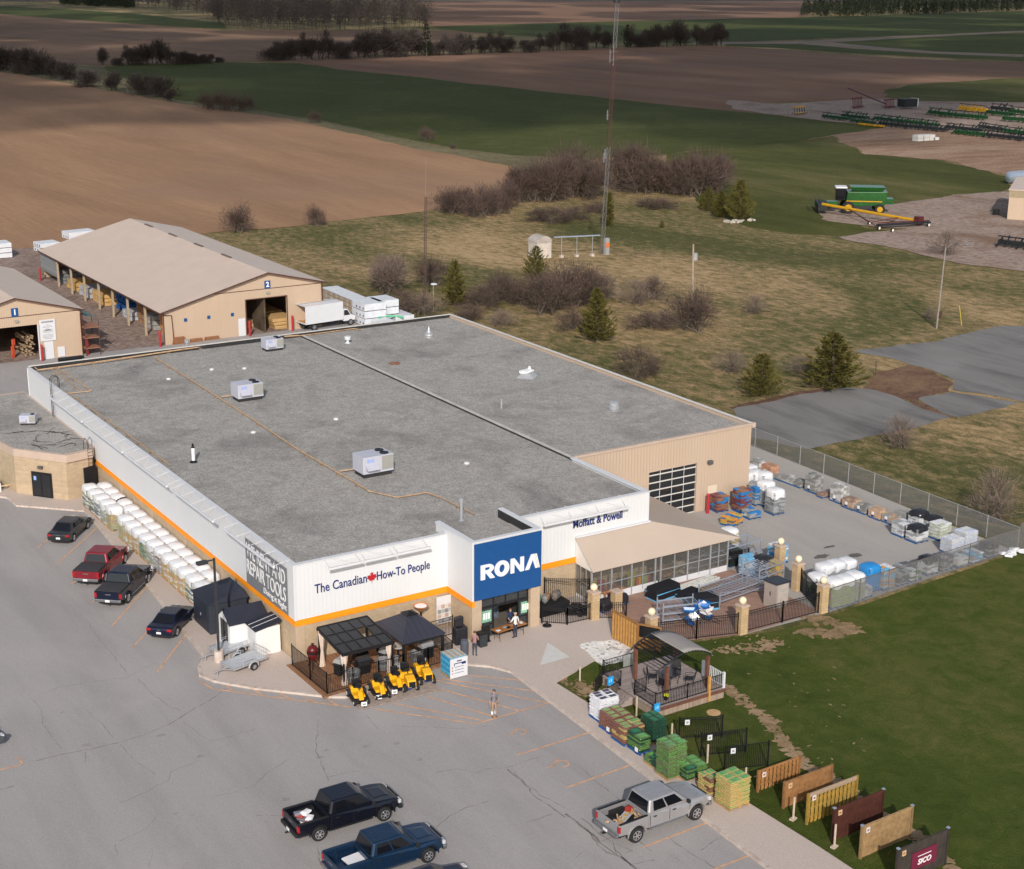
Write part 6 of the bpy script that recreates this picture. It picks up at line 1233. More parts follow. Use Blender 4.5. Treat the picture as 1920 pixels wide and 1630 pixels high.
iron_fence('black spear-topped fence from the middle pillar to the broken-globe pillar',[(PC[0]+.3,PC[1]),((PC[0]+PD[0])/2,(PC[1]+PD[1])/2),(PD[0]-.3,PD[1])])
iron_fence('black spear-topped fence from the middle pillar to the yard corner',[(PD[0]+.3,PD[1]),((PD[0]+PE[0])/2,(PD[1]+PE[1])/2),(PE[0]-.3,PE[1])])
iron_fence('short black gate between the two right-hand globe pillars',[(PF[0]+.05,PF[1]-.3),(PE[0]-.05,PE[1]+.35)],1.7,name='iron_gate')
gx0,gy0=g(872,1180,0).x+5.2,-3.9
iron_fence('low black double gate between the entrance and the first globe pillar',[(16.7,-3.0),(18.0,-4.1),(PA[0]-.3,PA[1]-.05)],1.15,z=ZA,name='iron_gate')
iron_fence('tall black fence panel closing the potted corner beside the greenhouse',[(18.7,-.3),(21.3,-2.0)],1.9,z=ZA)
iron_fence('short black gate piece right of the first globe pillar',[(PA[0]+.35,PA[1]-.1),(PB[0]-.2,PB[1]-1.4)],1.2)
iron_fence('short black fence at the far end of the greenhouse',[(XR+.3,-1.6),(XR+2.1,-1.9)],1.3)
# pots under black netting
rr=random.Random(9)
t=thing('bench_display','black-draped bench with stacked planters behind the low gate','display',(18.1,-1.6,ZA)); part(t,'drape',MB().box(-1.6,1.4,-.7,.7,0,.8),M('black_cloth',(.01,.01,.012),.9,.3,3),bevel=.08)
for i,(x,y,c,k) in enumerate([(-1.2,-.1,(.16,.14,.13),1.0),(-.75,.2,(.12,.18,.19),1.2),(-.35,-.15,(.20,.20,.20),1.0),(.1,.2,(.25,.13,.06),.8),(.5,-.1,(.15,.13,.12),1.1),(.95,.15,(.1,.1,.1),.9)]):
    mb=MB(); mb.lathe([(.12*k,0),(.22*k,.15*k),(.25*k,.4*k),(.14*k,.55*k),(.17*k,.62*k)],12); single('garden_urn',['brown urn at the left of the draped bench','teal urn on the draped bench','grey urn beside the teal one','rust-brown urn on the draped bench','dark urn right of the rust-brown one','black urn at the right end of the draped bench'][i],'urn',mb,M('urn%d'%i,c,.35,.25,5),(18.1+x,-1.6+y,ZA+.8))
for i in range(14):
    x,y=19.0+rr.uniform(0,1.2),-3.4+rr.uniform(0,2.2); k=rr.uniform(.8,1.4); mb=MB(); mb.lathe([(.18*k,0),(.28*k,.15*k),(.3*k,.35*k),(.26*k,.37*k),(.2*k,.2*k)],12); o=single('black_planter','glossy black planter in the crowded corner behind the low gate','planter',mb,M('gloss_black',(.012,.012,.014),.15,.2,3,spec=.6),(x,y,ZA),group='glossy black planters behind the low gate')
# cedar fence panels leaning at the pillars
m_cedar=planks('cedar_gold',(.50,.27,.08),(.16,.08,.03),.14,'x')
a_,b_=g(1148,1196,ZA),g(1194,1222,ZA)
t=thing('leaning_fence','golden cedar board panel standing behind the white stone bed','fence panel',((a_.x+b_.x)/2,(a_.y+b_.y)/2,ZA),math.atan2(b_.y-a_.y,b_.x-a_.x)); L_=(b_-a_).length
for k in range(9): part(t,'board',MB().box(-L_/2+k*L_/9+.02,-L_/2+(k+1)*L_/9-.12,-.06,-.03,.05,1.85),M('cedar',(.50,.27,.08),.8,.2,3))
part(t,'backing',MB().box(-L_/2,L_/2,-.03,.02,0,1.95),M('cedar_dark',(.30,.15,.05),.8,.25,3)); part(t,'top_rail',MB().box(-L_/2,L_/2,-.09,.05,1.95,2.02),M('cedar_dark',(.3,.15,.05)))
a2=g(1220,1222,ZA); t=thing('leaning_fence','dark-backed gate panel right of the golden cedar panel','fence panel',(a2.x+.1,a2.y+.3,ZA),-1.0); part(t,'frame',MB().box(-.8,.8,-.04,.04,0,1.7),M('cedar_dark',(.3,.15,.05))); part(t,'dark_panel',MB().box(-.7,.7,-.06,-.042,.8,1.6),m_iron)
# courtyard stock
mp_=M('black_tarp',(.012,.012,.016),.6,.2,2)
def tarp(px,l,w,d,h,rz=0):
    p=g(*px); t=thing('tarped_stack',l,'covered stack',(p.x,p.y,.06),rz,'black-covered stacks in the court'); part(t,'boards',MB().box(-w/2+.05,w/2-.05,-d/2+.05,d/2-.05,0,h*.6),lbl); mb=MB(); mb.add([(-w/2,-d/2,h*.1),(w/2,-d/2,.15*h),(w/2,d/2,.1*h),(-w/2,d/2,.1*h),(-w/2+.05,-d/2+.1,h*.9),(w/2-.1,-d/2+.1,h),(w/2-.1,d/2-.1,h),(-w/2+.1,d/2-.1,h*.95)],[(3,2,1,0),(4,5,6,7),(0,1,5,4),(1,2,6,5),(2,3,7,6),(3,0,4,7)]); part(t,'tarp',mb,mp_,bevel=.06)
tarp((1243,1120),'black-covered stack against the greenhouse front',2.4,1.3,.95,.1); tarp((1316,1140),'black-covered stack beside the steel racking in the court',2.2,1.5,.9,-.25); tarp((1290,1120),'low black-covered sheet stack in the middle of the court',1.8,1.0,.5,.2)
m_rack=M('rack_steel',(.42,.48,.58),.4,.12,4,metal=.5)
def rack(px,l,w,d,lev,rz,n=8,diag=True):
    p=g(*px); t=thing('steel_rack',l,'rack',(p.x,p.y,.06),rz,'galvanised lumber racks in the court'); H_=max(lev)+.25
    for x in(-w/2,w/2):
        for y in(-d/2,d/2): part(t,'upright',MB().box(x-.035,x+.035,y-.035,y+.035,0,H_),m_rack)
    for z in lev:
        mb=MB(); mb.bar((-w/2,-d/2,z),(w/2,-d/2,z),.05,.08); mb.bar((-w/2,d/2,z),(w/2,d/2,z),.05,.08)
        for k in range(n+1): x=-w/2+w*k/n; mb.bar((x,-d/2,z),(x,d/2,z),.022)
        for k in range(1,6): y=-d/2+d*k/6; mb.bar((-w/2,y,z+.015),(w/2,y,z+.015),.012)
        part(t,'shelf',mb,m_rack)
    if diag: mb=MB(); mb.bar((-w/2,-d/2,H_),(w/2,-d/2,.2),.03); mb.bar((-w/2,d/2,.2),(w/2,d/2,H_),.03); part(t,'brace',mb,m_rack)
rack((1345,1062),'long two-level steel rack along the greenhouse front',7.2,1.5,[.7,1.5],.03,18); rack((1375,1120),'low wide steel rack in the middle of the court',5.0,2.0,[.55,1.0],.12,14); rack((1270,1165),'small angled steel rack near the broken-globe pillar',2.6,1.1,[.35,.8,1.35],-.28,4,False); rack((1430,1092),'steel rack section by the small shed',2.6,1.6,[.8,1.4],.1,9)
for i,(px,l,w,c) in enumerate([((1330,1108),'bundle of thin brown boards on the court pavers',2.6,(.35,.22,.12)),((1145,1122),'pile of long reddish cedar boards at the greenhouse corner',2.2,(.42,.20,.10)),((1305,1100),'white plastic trim lengths lying on the rack floor',4.2,(.65,.65,.62))]):
    p=g(*px); mb=MB(); rr=random.Random(i)
    for k in range(10): y=rr.uniform(-.35,.35); z=.05+.06*(k//3)+(.5 if i==1 else 0); a_=rr.uniform(-.05,.05)*w; mb.bar((-w/2+rr.uniform(-.2,.2),y,z),(w/2+rr.uniform(-.2,.2),y+a_,z+.02),.13,.04)
    if i==1: mb.box(-.9,-.8,-.4,.4,0,.5); mb.box(.8,.9,-.4,.4,0,.5)
    single('board_bundle',l,'boards',mb,M('boards%d'%i,c,.8,.25,4),(p.x,p.y,.07),.1)
for i,(px) in enumerate([(1152,1134),(1130,1146)]):
    p=g(*px); t=load(['black-wrapped pallet under the cedar boards','small dark pallet by the first globe pillar'][i],(p.x+.3,p.y),[blk,dgry],1.2,.9,.5,4,m_blackf2,hd=.4,group='dark pallets in the court corner')
for i,(x,c) in enumerate([((1460,1200),0)]): pass
p=g(1300,1170); t=thing('cart_stack','heap of bright blue wheelbarrow trays and carts against the lawn fence','carts',(p.x,p.y-.4,.06)); rr=random.Random(6); mblu=M('barrow_blue',(.01,.14,.45),.35,.2,3,spec=.5)
for k in range(13):
    T=MB(); T.T=Matrix.Translation((rr.uniform(-1.2,1.2),rr.uniform(-.4,.4),.3+rr.uniform(0,1.1)))@Matrix.Rotation(rr.uniform(0,6),4,'Z')@Matrix.Rotation(rr.uniform(-.9,.9),4,'X'); T.add([(-.4,-.3,.12),(.4,-.3,.12),(.45,.3,.12),(-.45,.3,.12),(-.25,-.2,-.12),(.25,-.2,-.12),(.25,.15,-.12),(-.25,.15,-.12)],[(4,5,6,7)[::-1],(0,4,5,1)[::-1],(1,5,6,2)[::-1],(2,6,7,3)[::-1],(3,7,4,0)[::-1]]); tr=part(t,'tray',T,mblu if k%3 else m_signw); T2=MB(); T2.T=T.T; T2.tube([(-.3,.2,0),(-.25,.9,-.1)],.02,4); T2.tube([(.3,.2,0),(.25,.9,-.1)],.02,4); part(tr,'handle',T2,m_iron)
# small resin shed in the court
p=g(1450,1150); t=thing('resin_shed','small taupe resin shed with a dark lean-to roof in the court','shed',(p.x+1.0,p.y+.9,.06),.12); part(t,'wall',MB().box(-.65,.65,-.55,.55,0,1.85),M('resin_taupe',(.33,.28,.25),.7,.06,2)); part(t,'roof',MB().add([(-.75,-.65,1.95),(.75,-.65,1.85),(.75,.65,1.85),(-.75,.65,1.95),(-.75,-.65,1.85),(.75,-.65,1.75),(.75,.65,1.75),(-.75,.65,1.85)],[(0,1,2,3),(7,6,5,4),(0,4,5,1),(1,5,6,2),(2,6,7,3),(3,7,4,0)]),dark('resin_roof',(.03,.035,.05))); d_=part(t,'door',MB().box(-.66,-.652,-.45,.45,.1,1.75),M('resin_taupe',(.33,.28,.25))); part(d_,'handle',MB().box(-.69,-.66,-.05,.0,.9,1.2),m_iron); part(t,'side_panel',MB().box(-.5,.6,-.56,-.551,.1,1.7),M('resin_pale',(.42,.38,.35),.7))
# wire fences
m_mesh=meshwire('chainlink_wire',(.30,.30,.31),.07,.13)
def chain(label,pts,h=1.8,step=3.2,name='chain_link_fence',z=.04,dark_=False):
    t=thing(name,label,'fence',(pts[0][0],pts[0][1],z)); pm=M('post_galv',(.40,.40,.40),.5,.15,3,metal=.3) if not dark_ else M('post_dull',(.14,.12,.11),.7,.2,3)
    for a_,b_ in zip(pts,pts[1:]):
        A_=Vector((a_[0],a_[1],z)); B__=Vector((b_[0],b_[1],z)); n=max(1,round((B__-A_).length/step)); d=(B__-A_).normalized()*.003; nn=Vector((-d.y,d.x,0)).normalized()*.004
        for i in range(n+1): c=A_.lerp(B__,i/n); part(t,'post',MB().lathe([(.035,0),(.035,h+.05)],6,tuple(c)),pm,world=True)
        mb=MB(); mb.add([tuple(A_+nn),tuple(B__+nn),tuple(B__+nn+Vector((0,0,h))),tuple(A_+nn+Vector((0,0,h))),tuple(A_-nn),tuple(B__-nn),tuple(B__-nn+Vector((0,0,h))),tuple(A_-nn+Vector((0,0,h)))],[(0,1,2,3),(7,6,5,4)]); part(t,'wire_mesh',mb,m_mesh,world=True)
        part(t,'top_rail',MB().tube([A_+Vector((0,0,h)),B__+Vector((0,0,h))],.028,5),pm,world=True)
chain('galvanised chain-link fence along the far side of the stone pallet yard',[(55.75,-10.2),(56.4,30)])
chain('dull chain-link fence between the yard and the green lawn',[(PE[0]+.4,PE[1]-.35),(55.75,-10.3)],dark_=True)
chain('chain-link fence running right from the far yard corner',[(55.9,-10.2),(63,-10.6)],2.1,dark_=True)
chain('wire fence at the back of the barn yard beside the brown field',[(-12,168),(22,167)],1.8,3.4,dark_=False)
# ================================================================ SHEDS, TRAILERS, LAMP
def shed_gable(label,c,rz,w,d,h,hr,mw_,mr_,md,front=True):
    t=thing('garden_shed',label,'shed',(c[0],c[1],ZA),rz); mb=MB(); mb.T=Matrix.Identity(4); mb.sideprism([(-w/2,0),(w/2,0),(w/2,h),(0,hr),(-w/2,h)],-d/2,d/2); part(t,'wall',mb,mw_,bevel=.01)
    for s in(-1,1):
        T=MB(); z=lambda x: hr+.04-(hr-h)*abs(x)/(w/2); T.add([(0,-d/2-.12,z(0)),(s*(w/2+.12),-d/2-.12,z(w/2+.12)),(s*(w/2+.12),d/2+.12,z(w/2+.12)),(0,d/2+.12,z(0)),(0,-d/2-.12,z(0)-.06),(s*(w/2+.12),-d/2-.12,z(w/2+.12)-.06),(s*(w/2+.12),d/2+.12,z(w/2+.12)-.06),(0,d/2+.12,z(0)-.06)],[(0,1,2,3),(7,6,5,4),(0,4,5,1),(1,5,6,2),(2,6,7,3),(3,7,4,0)]); part(t,'roof_slope',T,mr_)
    dr=part(t,'double_door',MB().box(-w*.3,w*.3,-d/2-.04,-d/2-.003,.1,h*.97),md); part(dr,'door_seam',MB().box(-.01,.01,-d/2-.05,-d/2-.041,.1,h*.96),m_iron); part(dr,'handle',MB().box(.04,.09,-d/2-.08,-d/2-.04,.85,1.05),m_iron)
    return t
mch=M('shed_charcoal',(.035,.04,.055),.6,.1,2); mcr=M('shed_roof_dark',(.022,.026,.042),.6,.12,2); mvw=M('vinyl_white',(.72,.72,.72),.5,.04,1); mdd=M('shed_door_dark',(.06,.06,.06),.6,.1,2)
t=thing('garden_shed','large charcoal pent-roof shed behind the lamp post','shed',(-1.75,8.2,ZA),0); T=MB(); T.box(-1.3,1.35,-1.4,1.5,0,2.1); part(t,'wall',T,mch,bevel=.02)
T=MB(); T.add([(-1.45,-1.55,2.15),(1.45,-1.55,2.15),(1.45,1.6,2.15),(-1.45,1.6,2.15),(1.2,-1.0,2.75),(1.2,1.1,2.75)],[(0,1,4),(1,2,5,4),(2,3,5),(3,0,4,5),(3,2,1,0)]); part(t,'roof',T,mcr)
dr=part(t,'double_door',MB().box(-1.34,-1.302,-1.0,1.2,.1,1.9),dark('door_charcoal',(.025,.03,.045))); part(dr,'handle',MB().box(-1.38,-1.34,.05,.1,.9,1.1),m_galv)
shed_gable('white vinyl shed with dark roof and dark doors facing the lot',(-1.6,4.75),R_(-90),1.9,2.5,1.85,2.55,mvw,mcr,mdd)
t=thing('garden_shed','small white lean-to cabinet shed at the building corner','shed',(-.95,2.75,ZA),0); part(t,'wall',MB().box(-.85,.8,-.7,.75,0,1.85),mvw,bevel=.01); T=MB(); T.add([(-.95,-.8,1.75),(.9,-.8,2.1),(.9,.85,2.1),(-.95,.85,1.75),(-.95,-.8,1.85),(.9,-.8,2.2),(.9,.85,2.2),(-.95,.85,1.85)],[(3,2,1,0),(4,5,6,7),(0,1,5,4),(1,2,6,5),(2,3,7,6),(3,0,4,7)]); rf=part(t,'roof',T,mcr)
for y in(-.25,.3): T=MB(); T.bar((-.95,y,1.87),(.9,y,2.22),.03,.02); part(rf,'roof_strip',T,m_wtrim)
part(t,'door',MB().box(-.87,-.852,-.55,.6,.1,1.65),M('vinyl_white2',(.62,.62,.63))); 
def trailer(label,px,rz):
    p=g(*px,ZA); t=thing('utility_trailer',label,'trailer',(p.x,p.y,ZA),rz,'small galvanised utility trailers'); w,l=.75,1.25; z=.5
    mb=MB(); mb.box(-l,l,-w,w,z-.02,z); [mb.box(-l,l,-w+.1+k*.24,-w+.22+k*.24,z,z+.01) for k in range(6)]; part(t,'deck',mb,m_alum)
    mb=MB(); mb.bar((-l,-w,z-.05),(l,-w,z-.05),.05,.1); mb.bar((-l,w,z-.05),(l,w,z-.05),.05,.1); mb.bar((-l,-w,z-.05),(-l,w,z-.05),.05,.1); mb.bar((l,-w,z-.05),(l,w,z-.05),.05,.1); part(t,'frame',mb,m_galv)
    mb=MB(); mb.bar((-l,0,z-.08),(-l-1.1,0,z-.12),.06); mb.bar((-l,-w,z-.08),(-l-.5,0,z-.1),.04); mb.bar((-l,w,z-.08),(-l-.5,0,z-.1),.04); mb.tube([(-l-.8,0,z-.1),(-l-.8,0,0)],.03,5); part(t,'drawbar',mb,m_galv)
    for s in(-1,1):
        wheel(t,.1,s*(w+.13),.26,.16,.55,s); mb=MB(); mb.tube([(.1+math.cos(a_)*.36,s*(w+.13),.26+math.sin(a_)*.34) for a_ in [R_(q) for q in range(0,181,20)]],.05,5); part(t,'mudguard',mb,m_alum)
        mb=MB(); mb.tube([(-.6,s*w,z),(-.6,s*w,z+.28),(.3,s*w,z+.28),(.3,s*w,z)],.025,5); part(t,'side_rail',mb,m_alum)
    mb=MB(); [mb.bar((l,-w+k*w*.25,z),(l+.02,-w+k*w*.25,z+.55),.02) for k in range(9)]; mb.bar((l,-w,z+.55),(l,w,z+.55),.035); mb.bar((l,-w,z+.28),(l,w,z+.28),.025); part(t,'tailgate',mb,m_alum)
trailer('galvanised utility trailer nearest the kerb corner, its wheel fully in view',(458,1250),R_(14)); trailer('galvanised utility trailer behind the nearer one, by the lamp post',(435,1222),R_(14))
p=g(411,1240,ZA); t=thing('street_lamp','dark square lamp post on a round concrete base at the kerb corner','lamp post',(p.x,p.y,ZA)); mb=MB(); mb.lathe([(.3,0),(.3,.75)],16); part(t,'concrete_base',mb,m_kerb); part(t,'pole',MB().box(-.06,.06,-.06,.06,.75,7.0),dark('pole_dark',(.035,.035,.04)))
mb=MB(); mb.box(-.95,-.06,-.04,.04,6.85,6.93); part(t,'arm',mb,MATS['pole_dark']); mb=MB(); mb.box(-1.15,-.45,-.2,.2,6.75,6.95); hd_=part(t,'lamp_head',mb,MATS['pole_dark'],bevel=.04); part(hd_,'lens',MB().box(-1.05,-.6,-.15,.15,6.73,6.75),m_head)
# ================================================================ DECK AND PERGOLA
m_gdeck=planks('grey_decking',(.33,.27,.25),(.14,.11,.10),.14,'y'); m_skirt=planks('skirt_boards',(.36,.27,.21),(.18,.13,.1),.14,'x'); m_pbrown=M('pergola_post',(.15,.065,.045),.6,.2,3)
dx0,dx1,dy0,dy1=14.75,20.0,-18.0,-12.6; ZD=.72
t=thing('show_deck','raised show deck with grey boards, black railings and a striped skirt','deck',(dx0,dy0,.04))
for a_,b_ in (((dx0,dy0),(dx1,dy0)),((dx1,dy0),(dx1,dy1)),((dx1,dy1),(dx0,dy1)),((dx0,dy1),(dx0,dy0))):
    A_,B__=Vector((*a_,0)),Vector((*b_,0)); d=(B__-A_).normalized(); nn=Vector((-d.y,d.x,0))*.04; T=MB(); T.bar(A_+nn+Vector((0,0,.35)),B__+nn+Vector((0,0,.35)),.05,.56); part(t,'skirt',T,m_skirt,world=True)
part(t,'deck_floor',MB().box(dx0-.08,dx1+.08,dy0-.08,dy1+.08,ZD-.06,ZD),m_gdeck,world=True)
part(t,'rim_board',MB().box(dx0-.1,dx1+.1,dy0-.11,dy0-.08,ZD-.2,ZD+.005),m_pbrown,world=True)
zz=ZD
railing(t,(dx0+.05,dy0+.05),(17.2,dy0+.05),.95,.12,True,zz); railing(t,(17.2,dy0+.05),(dx1-1.1,dy0+.05),.95,.12,True,zz); railing(t,(dx0+.05,dy0+.05),(dx0+.05,-15.9),.95,.12,True,zz); railing(t,(dx0+.05,-14.5),(dx0+.05,dy1-.05),.95,.12,True,zz); railing(t,(dx0+.05,dy1-.05),(dx0+2.6,dy1-.05),.95,.12,True,zz)
railing(t,(dx0+2.6,dy1-.05),(dx1-1.2,dy1-.05),.95,.12,True,zz); railing(t,(dx0+.05,-15.9),(dx0+.9,-15.9),.95,.12,True,zz)
railing(t,(dx1-.02,dy0+.05),(dx1-.02,-16.0),.95,.16,True,zz,mat=m_wtrim,name='white_railing',pw=.14,b=.04); railing(t,(dx1-1.1,dy0+.05),(dx1-.05,dy0+.05),.95,.12,False,zz)
railing(t,(dx0+.05,dy1-.1),(dx0-1.3,-13.8),1.0,.12,True,.15); railing(t,(dx0-.02,-14.5),(dx0-1.3,-15.0),1.0,.12,True,.15)
T=MB(); [T.box(dx0-.3*(k+1),dx0-.3*k-.005,-15.8,-14.6,.04,ZD-.16*(k+1)) for k in range(3)]; part(t,'steps',T,m_gdeck,world=True)
part(t,'post',MB().box(18.7,18.85,dy0-.13,dy0+.02,.2,ZD+1.1),MATS['cedar'],world=True)
part(t,'glass_panel',MB().box(dx0+1.6,dx0+2.5,dy1-.06,dy1-.04,ZD+.1,ZD+.9),glass('pale_glass',(.4,.42,.4),.1,.5),world=True)
t=thing('pergola','arched pergola with brown posts and a half-drawn grey canopy on the show deck','pergola',(17.4,-15.4,ZD)); px0,px1,py0,py1=16.15,19.25,-17.25,-14.15; zt_=2.0
for x in(px0,px1):
    for y in(py0,py1): part(t,'post',MB().box(x-.1,x+.1,y-.1,y+.1,ZD,ZD+zt_),m_pbrown,world=True)
def AR(u): return (px0-.35+(px1-px0+.7)*u, ZD+zt_+.68*math.sin(math.pi*u)**.8)
mb=MB()
for y in (py0-.05,py1+.05):
    pts=[(AR(i/16)[0],y,AR(i/16)[1]) for i in range(17)]; mb.tube(pts,.06,5)
part(t,'arched_beam',mb,m_iron,world=True); mb=MB()
for i in range(1,16): x,z=AR(i/16); mb.bar((x,py0-.05,z-.02),(x,py1+.05,z-.02),.05,.08)
part(t,'rafter',mb,m_iron,world=True)
mb=MB(); nU,nV=24,6; vs=[]; mcan=M('canopy_grey',(.31,.29,.28),.9,.06,2)
for i in range(nU+1):
    u=.40+.60*i/nU; x,z=AR(min(u,1))
    if u>.97: z-=.1
    for k in range(nV+1): vs.append((x,py0-.12+(py1-py0+.24)*k/nV,z+.06+.035*math.sin(i*2.4)))
mb.add(vs,[(i*(nV+1)+k,(i+1)*(nV+1)+k,(i+1)*(nV+1)+k+1,i*(nV+1)+k+1) for i in range(nU) for k in range(nV)]); cn=part(t,'canopy',mb,mcan,world=True,smooth=True); sm=cn.modifiers.new('s','SOLIDIFY'); sm.thickness=.02
t=thing('patio_table','dark round patio table on the show deck under the pergola','table',(17.6,-15.8,ZD)); mb=MB(); mb.lathe([(.6,.70),(.6,.74)],20); part(t,'table_top',mb,M('smoked',(.03,.03,.035),.15,spec=.6)); mb=MB(); [mb.tube([(math.cos(a_)*.5,math.sin(a_)*.5,.7),(math.cos(a_)*.45,math.sin(a_)*.45,0)],.02,5) for a_ in (0.8,2.4,3.9,5.5)]; part(t,'leg_frame',mb,m_iron)
for i,(x,y,r) in enumerate([(16.8,-15.1,2.4),(16.7,-16.4,3.6),(18.5,-15.2,.8),(18.5,-16.5,5.6)]):
    t=thing('mesh_chair',['black mesh patio chair at the back left of the deck table','black mesh patio chair at the front left of the deck table','black mesh patio chair at the back right of the deck table','black mesh patio chair at the front right of the deck table'][i],'chair',(x,y,ZD),r,'black mesh chairs round the deck table'); part(t,'seat',MB().box(-.25,.25,-.25,.25,.42,.45),m_iron); T=MB(); T.bar((.3,-.24,.45),(.42,-.24,1.0),.03); T.bar((.3,.24,.45),(.42,.24,1.0),.03); T.add([(.28,-.23,.48),(.28,.23,.48),(.41,.23,.98),(.41,-.23,.98),(.29,-.23,.48),(.29,.23,.48),(.42,.23,.98),(.42,-.23,.98)],[(0,1,2,3),(7,6,5,4)]); part(t,'backrest',T,m_iron); T=MB()
    for s in(-1,1): T.tube([(-.22,s*.27,0),(-.22,s*.27,.65),(.3,s*.27,.65)],.018,5); T.tube([(.25,s*.27,0),(.25,s*.27,.5)],.018,5)
    part(t,'leg_frame',T,m_iron)
mb=MB(); mb.lathe([(.12,0),(.15,.2),(.12,.22)],10); t=single('flower_pot','black pot with a bright yellow bloom behind the front railing of the deck','flower pot',mb,m_iron,(16.0,-17.4,ZD)); T=MB(); rr=random.Random(3); [T.pillow((rr.uniform(-.13,.13),rr.uniform(-.13,.13),.3+rr.uniform(-.04,.06)),(.1,.1,.08),rr.random()*3,.3) for _ in range(12)]; part(t,'bloom',T,M('bloom_yellow',(.6,.65,.02),.7))
# blue notices on stakes, timber stakes
def stake_sign(px,l,zs=1.25,w=.42,h=.5,blue=True):
    p=g(*px); t=thing('stake_sign',l,'sign',(p.x,p.y,.04),0,'stakes and small signs round the deck'); part(t,'stake',MB().box(-.03,.03,-.02,.02,0,zs),M('stake_pale',(.55,.45,.36),.9,.15,4))
    if blue: s=part(t,'sign_plate',MB().box(-w/2,w/2,-.05,-.02,zs-.05,zs+h),M('sign_cyan',(.02,.32,.72),.5,.05,2)); mb=MB(); mb.box(-.12,-.06,-.056,-.051,zs+.12,zs+.32); mb.box(0,.1,-.056,-.051,zs+.15,zs+.36); part(s,'printed_mark',mb,M('cyan_pale',(.25,.6,.85)))
stake_sign((1143,1312),'cyan sign on a stake at the left end of the deck stairs',1.0); stake_sign((1230,1362),'cyan sign at the front corner of the deck',.95)
for i,(px,h) in enumerate([((1087,1278),.95),((1193,1345),1.3),((1259,1392),1.15),((1326,1432),1.15),((1397,1478),1.2),((1487,1538),1.3),((1564,1590),1.3)]):
    p=g(*px); t=thing('wooden_stake',['short pale stake in the grass near the concrete triangle','pale stake beside the white bag stack','pale stake before the first black metal fence','pale stake before the second black metal fence','pale stake before the third black metal fence','pale stake on a flat foot before the second wooden panel','pale stake on a flat foot before the dark brown panel'][i],'stake',(p.x,p.y,.04),0,'pale wooden stakes'); part(t,'stake',MB().box(-.045,.045,-.03,.03,0,h),M('stake_pale',(.55,.45,.36),.9,.15,4))
    if i>4: mb=MB(); mb.cbox((0,0,.04),(.4,.25,.08),.3); part(t,'foot',mb,M('stake_pale',(.55,.45,.36)))
p=g(1338,1338); mb=MB(); mb.lathe([(.42,0),(.42,.04),(.1,.05)],18); single('round_cover','tan round cover in the lawn right of the deck','manhole cover',mb,M('tan_cover',(.50,.33,.17),.9),(p.x,p.y,.04))
# sample fences on the lawn
for i,(a_,b_,h) in enumerate([((1273,1388),(1353,1383),1.35),((1314,1421),(1398,1411),1.45),((1358,1448),(1439,1438),1.5)]):
    A_,B__=g(*a_),g(*b_); y=(A_.y+B__.y)/2; L_=2.55; t=thing('metal_fence_sample',['black metal sample fence nearest the deck','middle black metal sample fence','black metal sample fence nearest the wooden panels'][i],'fence panel',(A_.x,y,.05),0,'black metal sample fences on the lawn')
    railing(t,(A_.x,A_.y),(B__.x,B__.y),h,.11,True,.05,spear=(i<2),pw=.07,b=.022); q=A_.lerp(B__,.17); za=math.atan2(B__.y-A_.y,B__.x-A_.x); s=part(t,'sign_plate',MB().cbox((q.x-.02,q.y-.06,h-.22),(.28,.02,.32),za),m_wtrim,world=True); part(s,'printed_mark',MB().cbox((q.x-.026,q.y-.073,h-.22),(.13,.006,.13),za),MATS['ink_grey'],world=True)
WP=[((1420,1487),3.0,1.25,(.36,.17,.06),'reddish-brown low sample panel with widely spaced boards, farthest of the wooden ones','g'),((1468,1518),3.45,1.55,(.30,.15,.06),'mid-brown flat board sample panel, second of the wooden ones','f'),((1512,1548),3.5,1.75,(.38,.24,.05),'golden sample panel with a pale lattice top, third of the wooden ones','l'),((1560,1580),3.5,1.85,(.07,.022,.015),'dark brown sample panel with metal post caps, fourth of the wooden ones','c'),((1612,1612),3.55,1.8,(.33,.21,.10),'weathered tan sample panel with metal post caps, fifth of the wooden ones','c'),((1678,1664),3.5,2.0,(.05,.04,.035),'near-black sample panel carrying a maroon sign at the bottom edge','s')]
